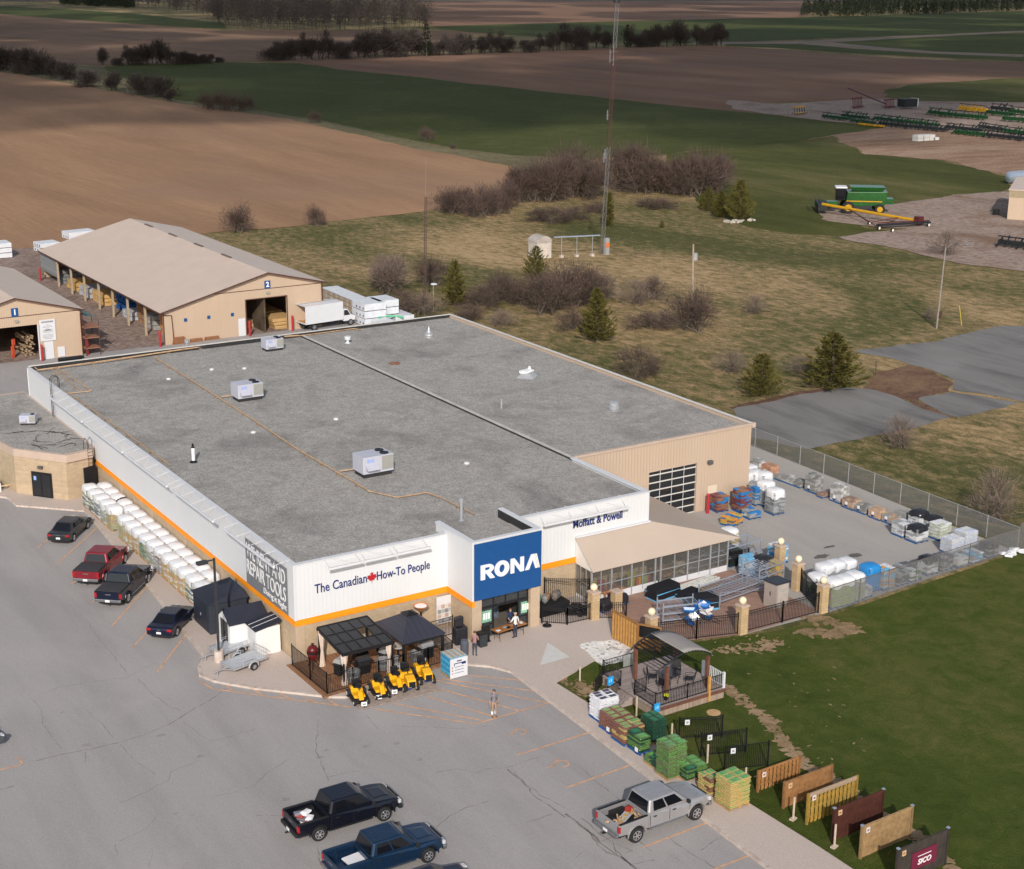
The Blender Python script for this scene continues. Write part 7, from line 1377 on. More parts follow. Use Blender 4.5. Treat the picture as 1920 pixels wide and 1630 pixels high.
for i,(px,L_,h,c,lab,kd) in enumerate(WP):
    p=g(*px); t=thing('wood_fence_sample',lab,'fence panel',(p.x,p.y,.05),.02,'wooden sample fence panels on the lawn'); mm=M('wood_s%d'%i,c,.8,.28,3,dirt=[x*.6 for x in c]); mm2=M('woodb_s%d'%i,[x*.75 for x in c],.8,.25,3)
    n=int(L_/.15); hh=h-(.22 if kd=='l' else 0)
    part(t,'backing_rail',MB().box(.05,L_-.05,.0,.04,.35,.45).box(.05,L_-.05,.0,.04,hh-.3,hh-.2).box(.05,L_-.05,.0,.04,hh*.55,hh*.55+.08),mm2)
    mb=MB(); mb.k=0; rr=random.Random(i)
    for k in range(n):
        x=.08+(L_-.16)*k/n; o=(-.03 if k%2 else .045) if kd in 'gl' else -.03
        mb.box(x,x+(L_-.16)/n-.008,o-.012,o+.012,.06+rr.uniform(-.015,.015),hh-.03)
    part(t,'boards',mb,mm)
    for x in(0,L_): ps=part(t,'post',MB().box(x-.06,x+.06,-.06,.06,0,h+.05),mm2); 
    if kd in 'cs':
        for x in(0,L_): part(t,'post_cap',MB().box(x-.075,x+.075,-.075,.075,h+.05,h+.1),m_rack)
    part(t,'top_rail',MB().box(.06,L_-.06,-.06,.06,h-.04,h+.01),mm if kd!='l' else M('lattice_pale',(.42,.30,.20),.9))
    if kd=='l': part(t,'lattice',MB().box(.06,L_-.06,-.02,.02,hh,h-.04),ribbed('lattice_m',(.40,.29,.2),.06,'x',.5,.1,.5))
    tg=part(t,'tag_plate',MB().box(.25,.5,-.07,-.045,h-.42,h-.14),m_wtrim if i not in(1,3,5) else M('tag_tan',(.6,.42,.25))); part(tg,'printed_mark',MB().box(.3,.44,-.076,-.071,h-.34,h-.22),M('ink_rust',(.35,.15,.06)))
    if kd=='s':
        s=part(t,'maroon_sign',MB().box(.95,2.7,-.09,-.06,.55,1.5),M('maroon',(.16,.02,.05),.5,.08,2)); me=text_mesh('SICO',.5,mat=m_signw,off=.015,ext=.006,fit=(.95,.3),shear=.15); me.transform(Matrix.Translation((1.85,-.098,.9))@FRONT); link('lettering',me,s); part(s,'small_print',MB().box(1.35,2.3,-.096,-.091,1.2,1.24),m_signw)
# ================================================================ VEGETATION
def topz(bx,by,ty,tx=None):
    """height of something standing at pixel (bx,by) whose top shows at row ty"""
    b=g(bx,by); d=ray(tx if tx is not None else bx,ty); t=math.hypot(b.x-CAM.x,b.y-CAM.y)/math.hypot(d.x,d.y); return b,CAM.z+d.z*t
m_twig=M('bare_twigs',(.10,.068,.058),.95,.35,.7); m_twig2=M('pale_twigs',(.20,.15,.125),.95,.3,.7); m_bark=M('bark_grey',(.12,.095,.08),.95,.25,2); m_twigd=M('dark_twigs',(.062,.050,.045),.95,.3,.3)
m_cedl=M('cedar_foliage',(.115,.102,.024),.9,.45,1.3); m_cedd=M('spruce_foliage',(.022,.030,.016),.9,.5,.5)
def bare(seed,n,lobes,rx,z0,stems,tw=.0045,ln=.17,lr=.3):
    """leafless shrub or tree of height 1: limbs reaching into several clumps of fine twigs"""
    rr=random.Random(seed); L=MB(); T=MB(); LB=[]
    for i in range(lobes):
        a_=6.28*i/lobes*1.62+rr.uniform(-.4,.4); q=rr.random()**.6; z=z0+(1-z0-lr*.8)*rr.uniform(.15,1)*(1-.35*q*q); LB.append((Vector((math.cos(a_)*rx*q,math.sin(a_)*rx*q,max(z,lr*.45))),lr*rr.uniform(.7,1.2)))
    for j,(c,r) in enumerate(LB):
        k=j%stems; b0=Vector((math.cos(k*2.4)*.05*min(stems,4),math.sin(k*2.4)*.05*min(stems,4),0)) if stems>1 else Vector((0,0,0))
        m=b0.lerp(c,.5)+Vector((rr.uniform(-.03,.03),rr.uniform(-.03,.03),.07 if z0<.2 else .0)); 
        if stems==1: m=Vector((c.x*.25,c.y*.25,max(.25,c.z*.55)))
        L.tube([b0,m,c,c+(c-m)*.7],.013 if stems>1 else .018,4,.003,False)
        for _ in range(7):
            v=Vector((rr.gauss(0,1),rr.gauss(0,1),rr.gauss(.5,.8))).normalized(); L.tube([m.lerp(c,rr.random()),c+v*r*.85],.005,3,.002,False)
    for i in range(n):
        c,r=LB[rr.randrange(len(LB))]; v=Vector((rr.gauss(0,1),rr.gauss(0,1),rr.gauss(0,.85))).normalized()*r*rr.random()**.55; p=c+v
        if p.z<.02: p.z=.02+rr.random()*.1
        d=(v.normalized()*.7+(p-Vector((0,0,-.1))).normalized()*.6+Vector((rr.uniform(-1,1),rr.uniform(-1,1),rr.uniform(-.4,1)))*.7).normalized()*ln*rr.uniform(.45,1.1); s_=Vector((rr.uniform(-1,1),rr.uniform(-1,1),rr.uniform(-1,1))).cross(d)
        s_=s_.normalized()*tw*rr.uniform(.6,1.5); T.add([tuple(p-s_),tuple(p+s_),tuple(p+d)],[(0,1,2)])
    mz=sorted(v[2] for v in T.v)[-12]
    for B in (L,T): B.v=[(x/mz,y/mz,z/mz) for x,y,z in B.v]
    return L,T
VP={}
def vproto(key,fn):
    if key not in VP: VP[key]=fn()
    return VP[key]
used=set()
def plant(key,fnm,parts_,label,cat,pos,sc,rz,group,name):
    if key not in VP:
        VP[key]=[(pn,mb.mesh(pn,m),m) for pn,mb,m in parts_()]
    t=thing(name,label,cat,pos,rz,group); t.scale=sc
    for pn,me,m in VP[key]:
        o=bpy.data.objects.new(pn,me); COL.objects.link(o); o.parent=t
    return t
def bare_parts(seed,tm,*a_,**k):
    def f():
        L,T=bare(seed,*a_,**k); return [('branches',L,m_bark if tm is not m_twigd else m_twigd),('twigs',T,tm)]
    return f
BK={'bush1':bare_parts(1,m_twig,2200,11,.5,.02,7),'bush2':bare_parts(2,m_twig,2500,12,.42,.05,8),'bush3':bare_parts(3,m_twig2,1500,10,.5,.03,8),
 'tree1':bare_parts(4,m_twig,3600,12,.34,.35,1),'tree2':bare_parts(5,m_twig,2800,14,.42,.2,4),'tree3':bare_parts(6,m_twig2,2800,12,.34,.25,4,ln=.22),'tree4':bare_parts(10,m_twig,2700,13,.36,.16,5,lr=.26),
 'far1':bare_parts(7,m_twigd,2600,11,.32,.2,3,tw=.008,lr=.26),'far2':bare_parts(8,m_twigd,1500,9,.22,.3,1,tw=.008,lr=.2),'far3':bare_parts(9,m_twigd,3200,11,.5,.03,6,tw=.008),'far4':bare_parts(19,m_twigd,1200,9,.2,.25,2,tw=.006,lr=.2)}
def bare_at(px,hp,kind,label,wf=1.0,group='leafless shrubs in the meadow',name='bare_shrub',cat='shrub',sink=0):
    b,h=topz(px[0],px[1],px[1]-hp); h=max(.6,h)
    return plant(kind,None,BK[kind],label,cat,(b.x,b.y,-.02),(h*wf,h*wf,h),random.uniform(0,6.28),group,name)
def conifer(seed,nb=110,rmax=.32,low=.02,jag=.3,pw=.75,per=26):
    def f():
        rr=random.Random(seed); T=MB(); T.tube([(0,0,0),(0,0,.95)],.018,6,.004); C_=MB()
        for i in range(nb):
            t_=(i/nb)**1.05; z=low+(1-low)*t_+rr.uniform(-.015,.015); a_=i*2.4+rr.uniform(-.4,.4); Lb=(rmax*((1-t_)**pw)*(.8+2.5*t_ if t_<.08 else 1)+.02)*rr.uniform(1-jag,1+jag*.7); ups=rr.uniform(.25,.7)
            dr=Vector((math.cos(a_),math.sin(a_),0)); sd=Vector((-dr.y,dr.x,0))
            for _ in range(max(8,int(per*(Lb/rmax+.35)))):
                s=rr.uniform(.1,1)**.75; c=Vector((0,0,z))+dr*Lb*s+Vector((0,0,ups*Lb*s*s))+sd*rr.gauss(0,.13)*Lb*(1.15-s)+Vector((0,0,rr.gauss(0,.012)))
                for _k in range(3):
                    v=(dr*.8+Vector((0,0,ups+.2))+Vector((rr.uniform(-1,1),rr.uniform(-1,1),rr.uniform(-.7,.8)))*.65).normalized(); l_=rr.uniform(.03,.06); w=Vector((rr.uniform(-1,1),rr.uniform(-1,1),rr.uniform(-1,1))).cross(v).normalized()*l_*.17
                    C_.add([tuple(c-w),tuple(c+w),tuple(c+v*l_)],[(0,1,2)])
        return [('trunk',T,m_bark),('crown',C_,m_cedl if seed<30 else m_cedd)]
    return f
BK.update({'cedar1':conifer(11,130,.33,.02,.35,.8),'cedar2':conifer(12,120,.42,.02,.3,.62),'cedar3':conifer(13,110,.27,.03,.25),'spruce1':conifer(31,60,.2,.02,.2,.8,12),'column1':conifer(14,110,.17,.02,.15,.35)})
def con_at(px,hp,kind,label,wf=1.0,group='young cedars in the meadow',name='cedar_tree'):
    b,h=topz(px[0],px[1],px[1]-hp); return plant(kind,None,BK[kind],label,'evergreen tree',(b.x,b.y,-.02),(h*wf,h*wf,h),random.uniform(0,6.28),group,name)
for px,hp,k,l,w in [((853,573),82,'cedar1','dark cedar behind the rear wall of the store, right of the thin mast',1.0),((1005,525),62,'cedar2','cedar in front of the white hut',1.0),((1118,640),98,'cedar1','tall cedar directly behind the middle of the store roof',1.15),((1558,727),102,'cedar1','spreading pointed cedar at the corner of the grey pads',1.8),((1427,743),78,'cedar2','rounded cedar left of the spreading one by the grey pads',1.35),
 ((1328,396),44,'cedar2','small cedar at the left of the trio near the green field',1.0),((1352,408),48,'cedar3','slim middle cedar of the trio near the green field',1.5),((1386,413),74,'cedar2','largest cedar of the trio beside the rock pile',.95),((1140,425),62,'column1','narrow dark cedar at the foot of the tall mast',1.0),((1241,428),14,'cedar2','tiny cedar alone in the open meadow',1.0),((1316,392),20,'cedar3','tiny cedar left of the cedar trio',1.3)]: con_at(px,hp,k,l,w)
near_b=[((728,552),78,'tree3','bare pale-stemmed tree left of the thin mast',.8),((722,535),52,'bush2','dark bush inside the pale-stemmed tree',.8),((808,535),56,'bush2','dense dark bush right of the thin mast',.9),((790,590),42,'bush3','tangled low brush at the foot of the thin mast',1.4),((755,585),40,'bush1','low bare brush left of the thin mast',1.3),
((905,575),42,'bush1','low purple-brown bush right of the rear cedar',1.3),((948,565),58,'bush2','dense bush at the left of the middle thicket',1.0),((985,572),52,'bush1','bush between the hut cedar and the store',1.0),((1020,590),85,'tree2','tall bare bush in the centre of the middle thicket',.9),((1062,575),85,'bush2','wide bare bush right of centre in the middle thicket',.9),((1100,572),75,'bush1','bare bush at the right of the middle thicket',.9),((1130,560),48,'bush3','pale bush at the right end of the middle thicket',1.0),((1075,620),40,'bush1','small bush left of the tall cedar',1.1),((940,612),30,'bush3','thin low brush close behind the store parapet',1.5),((878,600),30,'bush1','low brush under the rear cedar',1.5),
((1195,572),50,'bush3','loose reddish bush right of the middle thicket',1.0),((1222,562),42,'bush1','small dark bush behind the loose reddish one',.8),((1215,615),30,'bush1','low spreading brush in the open meadow',1.9),((1245,615),34,'bush3','low brush beside the transformer pole',1.2),((1300,620),84,'tree2','bare bushy tree at the foot of the transformer pole',.95),((1413,588),38,'bush3','small lone bush right of the transformer pole',.9),((1198,707),58,'bush1','round bush just behind the store roof',.95),((1374,700),44,'bush3','small pale bush left of the rounded cedar',1.0),((1230,535),20,'bush3','tiny bush in the tan grass',1.0),((1745,600),22,'bush3','tiny pale shrub left of the leaning light pole',1.0),
((1685,838),64,'bush3','thin bush below the nearest grey pad',.85),((1860,975),100,'bush3','large reddish bare bush behind the stone yard',.75),((1775,478),48,'bush3','sparse bare shrub by the gravel lot',1.0),((450,436),56,'tree2','lone bare tree behind the barn, with a rounded crown',.9),((593,424),42,'bush2','small rounded bare tree right of the lone one',.65),((1505,700),34,'bush3','thin brush at the left foot of the spreading cedar',1.2)]
for px,hp,k,l,w in near_b: bare_at(px,hp*1.08,k,l,w*1.15)
mid=[(832,398,52),(852,402,60),(876,402,56),(900,408,66),(925,402,60),(950,392,62),(968,380,78),(990,378,76),(1012,378,92),(1036,378,96),(1060,372,90),(1082,366,108),(1104,372,84),(1160,352,92),(1182,358,96),(1205,362,98),(1228,360,80),(1252,364,74),(1275,366,80),(1298,368,86),(1322,364,94),(1342,358,84),(1350,345,60)]
for i,(x,y,h) in enumerate(mid): bare_at((x,y),h,['bush2','tree2','tree4','bush1'][i%4],'purple-brown bare thicket tree, %s from the left in the clump row behind the tall mast'%(ORD[i] if i<20 else ['twenty-first','twenty-second','twenty-third'][i-20]),.85,'thicket trees along the field edge','bare_tree','bare tree')
for i,(x,y,h,w) in enumerate([(1040,418,34,1.8),(1010,415,26,1.6),(1080,412,30,1.6),(1215,390,22,2.0),(1245,392,22,2.0),(1120,400,26,1.4)]): bare_at((x,y),h,'bush1',['low brush below the thicket, left of the tall mast','low brush under the left thicket','low brush between the thicket and the tall mast','flat brush right of the tall mast','flat brush left of the cedar trio','low brush behind the narrow dark cedar'][i],w)
hedge=[(8,133,50),(35,134,44),(62,138,52),(78,141,44),(100,146,36),(122,150,36),(168,164,38),(215,170,40),(262,178,44),(300,182,42),(318,190,24),(385,204,36),(410,207,42),(436,209,40),(462,208,34),(588,231,26),(800,264,30),(850,280,12)]
for i,(x,y,h) in enumerate(hedge): bare_at((x,y),h,['far3','far1','far3'][i%3] if i<11 else 'bush2','hedgerow tree between the two fields, %s from the left'%ORD[i],1.1 if i<11 else .9,'hedgerow trees between the brown and green fields','hedgerow_tree','bare tree')
tl=[(193,122,36),(220,123,16),(240,122,40),(256,122,36),(272,121,42),(286,121,44),(300,120,50),(316,121,42),(342,121,28),(356,120,22),(372,119,16),(388,119,20),(412,118,12),(506,114,26),(520,114,38),(534,113,40),(548,113,42),(566,112,54),(582,112,44),(600,112,50),(616,111,58),(634,111,36),(652,110,32),(672,110,50),(690,109,54),(706,108,56),(722,108,60),(740,107,52),(756,106,54),(772,106,56),(786,105,44),(816,104,30),(832,104,42),(850,104,36),(864,103,42),(884,102,38),(904,101,36),(922,100,48),(936,100,44),(950,99,32),(990,99,26),(1012,97,36),(1034,96,40),(1048,95,44),(1062,95,54),(1080,94,50),(1096,93,44),(1118,92,46),(1136,91,36),(1178,90,46),(1196,89,26),(1216,88,36),(1232,88,46),(1250,88,44),(1270,87,52),(1284,87,38),(1306,86,42),(1322,86,38),(1340,86,46),(1352,86,44)]
def ordn(i):
    if i<20: return ORD[i]
    T_=['twenty','thirty','forty','fifty','sixty'][(i+1)//10-2]; u=(i+1)%10
    return T_.replace('y','ieth') if u==0 else T_+'-'+ORD[u-1]
for i,(x,y,h) in enumerate(tl): bare_at((x,y),h,['far1','far4','far2','far3','far1','far2'][i%6] if h>30 else 'far3','distant bare tree across the fields, %s from the left of the long treeline'%ordn(i),(.7,1.0,.8,.95,1.15)[i%5] if h>30 else 1.3,'trees in the long distant treeline','bare_tree','bare tree')
con_at((800,106),62,'spruce1','dark pointed spruce in the long treeline',1.1,'spruces in the treeline','spruce_tree'); con_at((1176,90),44,'spruce1','second smaller spruce in the long treeline',1.0,'spruces in the treeline','spruce_tree')
def wood(name,label,poly,n,h0,h1,mt,kind='bare',seed=0):
    rr=random.Random(seed); mb=MB(); xs=[p[0] for p in poly]; ys=[p[1] for p in poly]; c=0; tries=0
    def inside(x,y):
        r=False
        for i in range(len(poly)):
            (x1,y1),(x2,y2)=poly[i],poly[i-1]
            if (y1>y)!=(y2>y) and x<(x2-x1)*(y-y1)/(y2-y1)+x1: r=not r
        return r
    while c<n and tries<n*20:
        tries+=1; x,y=rr.uniform(min(xs),max(xs)),rr.uniform(min(ys),max(ys))
        if not inside(x,y): continue
        b=g(x,y); c+=1; h=rr.uniform(h0,h1); w=h*rr.uniform(.18,.28)
        mb.tube([(b.x,b.y,0),(b.x,b.y,h*.9)],.18,3,.05,False)
        for k in range(70 if kind=='bare' else 40):
            z=h*rr.uniform(.25,1.0) if kind=='bare' else h*rr.random(); a_=rr.uniform(0,6.28); R_0=w*(math.sin(math.pi*min(1,(z/h-.2)/.85)) if kind=='bare' else (1-z/h))+.3; r=R_0*rr.uniform(.2,1)
            p=Vector((b.x+math.cos(a_)*r,b.y+math.sin(a_)*r,z)); v=Vector((math.cos(a_)*.6+rr.uniform(-.5,.5),math.sin(a_)*.6+rr.uniform(-.5,.5),rr.uniform(.2,1))).normalized()*(h*.11 if kind=='bare' else h*.13); s=Vector((rr.uniform(-1,1),rr.uniform(-1,1),rr.uniform(-1,1))).cross(v).normalized()*(.24 if kind=='bare' else .7)
            mb.add([tuple(p-s),tuple(p+s),tuple(p+v)],[(0,1,2)])
    o=struct(name,mb,mt,'stuff',label); return o
wood('bare_wood','leafless brown wood far off beyond the ploughed fields',[(425,57),(520,58),(700,59),(800,57),(812,46),(760,24),(600,14),(430,16),(380,30)],620,15,21,m_twigd,'bare',1)
wood('bare_wood','thin far wood at the upper left horizon',[(240,14),(420,34),(430,16),(300,2),(120,-4),(0,-6),(0,2)],300,12,16,m_twigd,'bare',2)
wood('evergreen_wood','dark evergreen plantation at the upper left horizon',[(110,9),(250,16),(250,8),(120,2)],260,14,18,m_cedd,'con',3)
wood('evergreen_wood','long dark evergreen plantation at the upper right horizon',[(1500,31),(1620,31),(1760,27),(1920,21),(2050,16),(2050,2),(1640,4),(1510,18)],900,10,15,m_cedd,'con',4)
wood('bare_wood','hazy line of far trees along the top edge',[(600,-8),(1500,-14),(1500,-20),(600,-14)],300,16,24,m_twigd,'bare',5)
# tufts and stones
p=g(1385,416); mb=MB(); rr=random.Random(8); [mb.pillow((rr.uniform(-3,3),rr.uniform(-1,1),.15),(rr.uniform(.4,.9),rr.uniform(.3,.7),rr.uniform(.3,.6)),rr.random()*3,.25) for _ in range(26)]
tag(struct('rock_pile',mb,M('pale_rock',(.42,.38,.33),.9,.3,2),'stuff','scatter of pale field stones below the cedar trio')).location=(p.x,p.y,0)
# ================================================================ MASTS AND POLES
b,h=topz(1128,476,-22,1158); d=ray(1158,-22); t_=math.hypot(b.x-CAM.x,b.y-CAM.y)/math.hypot(d.x,d.y); tp=CAM+d*t_
tp=b+(tp-b)*1.12
m_ms=M('mast_white',(.19,.19,.20),.5,.1,1); m_mr=M('mast_red',(.10,.045,.04),.6,.1,1)
mast=thing('radio_mast','tall red and white lattice radio mast rising out of the top of the view','radio mast',tuple(b))
def lattice(t,p0,p1,w,mat,name,n,r=.03):
    mb=MB(); ax=(p1-p0).normalized(); a_=ax.cross(Vector((0,1,0))).normalized(); c_=ax.cross(a_); cs=[a_*w/2*math.cos(q)+c_*w/2*math.sin(q) for q in (0.5,2.6,4.7)]
    for o_ in cs: mb.bar(p0+o_,p1+o_,r*1.4)
    for i in range(n):
        u,v=p0.lerp(p1,i/n),p0.lerp(p1,(i+1)/n)
        for k in range(3): mb.bar(u+cs[k],v+cs[(k+1)%3],r); mb.bar(u+cs[k],u+cs[(k+1)%3],r*.8)
    return part(t,name,mb,mat,world=True)
fr=[0,.36,.40,.62,.80,.92,1.0]; cl=[m_ms,m_ms,m_mr,m_ms,m_ms,m_ms]; cl=[m_ms,m_mr,m_mr,m_mr,m_ms,m_ms]; cols=[('lattice_section',m_ms,0,.37),('lattice_section',m_mr,.37,.70),('lattice_section',m_ms,.70,1.0)]
for nme,mt,u,v in cols: lattice(mast,b.lerp(tp,u),b.lerp(tp,v),.7,mt,nme,int(34*(v-u)))
def on_mast(y): return b.lerp(tp,(476-y)/(476+22)/1.12)
for y in (93,108):
    c=on_mast(y); part(mast,'antenna_arm',MB().bar(c+Vector((-1.3,-.9,0)),c+Vector((1.3,.9,0)),.1),m_ms,world=True)
c=on_mast(100); mb=MB(); mb.tube([c+Vector((-1.3,-.9,-1)),c+Vector((-1.3,-.9,1))],.06,4); mb.tube([c+Vector((0,0,-1.5)),c+Vector((0,0,1.6))],.08,4); part(mast,'antenna',mb,m_ms,world=True)
for y,o_ in ((290,.9),(283,-.7),(210,-.9)): c=on_mast(y); part(mast,'antenna',MB().bar(c+Vector((-.9 if o_>0 else -.7,-.3,-.7)),c+Vector((-.9 if o_>0 else -.7,-.3,.8)),.14).bar(c+Vector((-.9,-.3,0)),c,.06),m_ms,world=True)
c=on_mast(4); mb=MB(); mb.tube([c,c+Vector((0,0,1.4))],.55,10); part(mast,'dish_cluster',mb,dark('dish_dark',(.03,.03,.035)),world=True)
# feed cabinet at the mast foot
mb=MB(); mb.box(-.35,.35,-.3,.3,0,2.6); mb.box(-.2,.2,-.32,-.3,2.2,2.5); t=single('mast_cabinet','grey box with an orange plate at the foot of the tall mast','cabinet',mb,m_galv,(b.x+.2,b.y-1.0,0)); part(t,'orange_plate',MB().box(-.28,.3,-.34,-.325,1.2,1.9),M('safety_orange',(.7,.16,.02),.6))
b2_,h2=topz(795,588,298,799); t=thing('thin_mast','thin guyed lattice mast behind the rear corner of the store','radio mast',(b2_.x,b2_.y,0)); d=ray(799,298); tt=math.hypot(b2_.x-CAM.x,b2_.y-CAM.y)/math.hypot(d.x,d.y); tp2=CAM+d*tt
lattice(t,Vector((b2_.x,b2_.y,0)),b2_.lerp(tp2,.76),.36,M('mast_rust',(.10,.06,.055),.7),'lattice_section',22,.035); part(t,'whip_antenna',MB().tube([b2_.lerp(tp2,.76),tp2],.03,4),m_ms,world=True)
t=thing('yard_light','white oval floodlight on a thin post beside the thin mast','light',(b2_.x+1.4,b2_.y,0)); part(t,'post',MB().tube([(0,0,0),(0,0,3.6)],.04,5),m_galv); mb=MB(); mb.ball((0.1,0,3.7),.45,8,.3); part(t,'lamp_head',mb,m_wtrim)
def pole(px,ty,tx,label,w=.16,col=(.36,.28,.22)):
    b,h=topz(px[0],px[1],ty,tx); d=ray(tx,ty); tt=math.hypot(b.x-CAM.x,b.y-CAM.y)/math.hypot(d.x,d.y); tp=CAM+d*tt; t=thing('utility_pole',label,'utility pole',(b.x,b.y,0)); part(t,'pole',MB().tube([Vector((b.x,b.y,0)),tp],w,8,w*.7),M('pole_wood%d'%int(col[0]*100),col,.9,.2,2),world=True); return t,b,tp
t,b_,tp_=pole((1298,600),458,1300,'grey-brown utility pole carrying a transformer can'); part(t,'transformer',MB().lathe([(.28,-1.9),(.3,-1.8),(.3,-1.05),(.2,-.95)],12,(tp_.x+.35,tp_.y-.1,tp_.z-.2)),m_galv,world=True); part(t,'insulator',MB().bar(tp_-Vector((0,0,1.0)),tp_+Vector((.6,-.2,-.9)),.08),m_brown,world=True)
t,b_,tp_=pole((1756,616),465,1773,'pale slightly leaning light pole with a long curved arm',.12,(.27,.24,.22)); e_=g(1812,458,0); d=ray(1812,459); tt=math.hypot(tp_.x-CAM.x,tp_.y-CAM.y)/math.hypot(d.x,d.y); ee=CAM+d*tt; part(t,'arm',MB().tube([tp_,tp_.lerp(ee,.5)+Vector((0,0,.5)),ee],.03,5),m_ms,world=True); mb=MB(); mb.ball(tuple(ee),.3,8,.5); part(t,'lamp_head',mb,m_ms,world=True)
b_=g(1756,616); part(t,'meter_box',MB().box(b_.x+.1,b_.x+.4,b_.y-.35,b_.y-.1,1.3,2.2),m_brown,world=True)
p=g(1803,611); single('guy_marker','thin yellow guy marker right of the leaning light pole','marker',MB().tube([(0,0,0),(-.5,.2,2.6)],.04,5),M('marker_yellow',(.6,.5,.05),.5),(p.x,p.y,0)); p=g(1641,704); single('rusty_stake','thin rusty stake in the grass between the pads','stake',MB().tube([(0,0,0),(0,0,1.6)],.05,5),m_brown,(p.x,p.y,0))
# hut and cable bridge
b_,h=topz(1020,485,443); t=thing('equipment_hut','small white equipment hut with a rounded roof','hut',(b_.x,b_.y+1.2,0)); w=1.35
part(t,'wall',MB().box(-w,w,-1.2,1.2,0,h*.72),M('hut_white',(.52,.47,.42),.8,.15,1)); mb=MB(); mb.sideprism([(-w-.1,h*.72)]+[(-(w+.1)*math.cos(math.pi*i/8),h*.72+(h*.28)*math.sin(math.pi*i/8)) for i in range(1,8)]+[(w+.1,h*.72)],-1.3,1.3); part(t,'roof',mb,M('hut_roof',(.40,.36,.33),.8,.2,1)); part(t,'door',MB().box(-.1,.7,-1.24,-1.205,.05,2.0),M('hut_door',(.58,.5,.44),.7))
p0,p1=g(1038,484),g(1124,480); t=thing('cable_bridge','long galvanised cable bridge on thin posts between the hut and the mast','cable bridge',(p0.x,p0.y,0)); zc=h*.93; part(t,'tray',MB().bar((p0.x,p0.y,zc),(p1.x,p1.y,zc),.45,.12),m_rack,world=True)
for u in (.17,.5,.84): c=p0.lerp(p1,u); part(t,'post',MB().tube([(c.x,c.y,0),(c.x,c.y,zc)],.05,5),m_galv,world=True); part(t,'footing',MB().cbox((c.x,c.y,.2),(.5,.5,.4)),m_kerb,world=True)
# ================================================================ LUMBER, BOX TRUCK, BARN STOCK
m_lw=M('lumber_wrap',(.66,.68,.72),.45,.1,1.5); m_lumb=planks('pine_lumber',(.52,.33,.14),(.28,.16,.07),.12,'z',.2)
def lpack(label,x,y,rz,w,l,n,z=0.03,mat=None,group='wrapped lumber packs',hh=.62,ends=True):
    t=thing('lumber_pack',label,'lumber stack',(x,y,z),rz,group)
    for k in range(n):
        bx=part(t,'pack',MB().box(-w/2,w/2,-l/2,l/2,k*(hh+.1)+.08,k*(hh+.1)+hh+.08),mat or m_lw,bevel=.03)
        mb=MB()
        for yy in(-l*.35,0,l*.35): mb.box(-w/2,w/2,yy-.05,yy+.05,k*(hh+.1),k*(hh+.1)+.08)
        part(t,'bearer',mb,m_pwood)
        if ends: mb=MB(); [mb.box(-w/2-.012,-w/2-.002,-l/2+.3+j*.9,-l/2+.55+j*.9,k*(hh+.1)+.25,k*(hh+.1)+.5) for j in range(int(l/.95))]; part(bx,'printed_mark',mb,m_navy)
    return t
p=g(8,484); lpack('white lumber packs three high at the left edge behind barn 1',p.x-.6,p.y+1,0,3.4,3.2,3,hh=.68)
p=g(85,476); lpack('white wrapped lumber pack at the far left corner of barn 2',p.x+.9,p.y+2,.1,3.2,3,2,hh=.65)
p=g(150,447); lpack('white wrapped lumber pack behind the far eave of barn 2',p.x,p.y+.5,.1,4.6,3,1,hh=1.1)
m_b=M('banded_lumber',(.42,.36,.30),.8,.3,3); q0,q1=g(612,568),g(672,594); nL=6; sp_=(q1-q0).length/nL
for i in range(nL):
    a_=q0.lerp(q1,(i+.5)/nL); t=lpack('banded grey lumber pack with a white top, %s from the barn in the long row'%ORD[i],a_.x+1.2,a_.y+1.6,math.atan2(q1.y-q0.y,q1.x-q0.x)-R_(90),2.3,sp_-.12,3,mat=m_b,hh=.48,group='banded lumber packs beside barn 2',ends=False)
    part(t,'top_wrap',MB().box(-1.2,1.2,-sp_/2+.05,sp_/2-.05,1.755,1.8),m_lw)
for i,(px,l,w,n,lab) in enumerate([((692,612),3.6,3.0,3,'big white wrapped lumber stack with blue marks behind the box truck'),((718,606),3.4,2.8,3,'big white wrapped lumber stack right of the marked one'),((745,606),4.2,2.6,1,'low white wrapped pack at the right end of the lumber row'),((722,622),3.2,2.4,1,'low white pack with torn green edging close to the store')]):
    p=g(*px); lpack(lab,p.x+.8,p.y+1.5,0,w,l,n,hh=.85,group='white wrapped stacks behind the store')
p=g(725,613); single('green_wrap','torn green plastic edging on the low white pack','plastic film',MB().tube([(-1.4,0,1.0),(-.7,.3,1.12),(.3,.0,1.05),(1.3,-.4,.98),(1.6,-.9,.9)],.14,6),M('film_green',(.12,.5,.28),.5),(p.x+.8,p.y+1.0,0))
p=g(672,600); single('board_pile','pile of brown boards behind the box truck','boards',MB().box(-1.2,1.2,-.6,.6,0,.9).box(-1,1.3,-.5,.5,.9,1.2),M('board_brown',(.25,.13,.07),.9,.3,3),(p.x+.9,p.y,0.03))
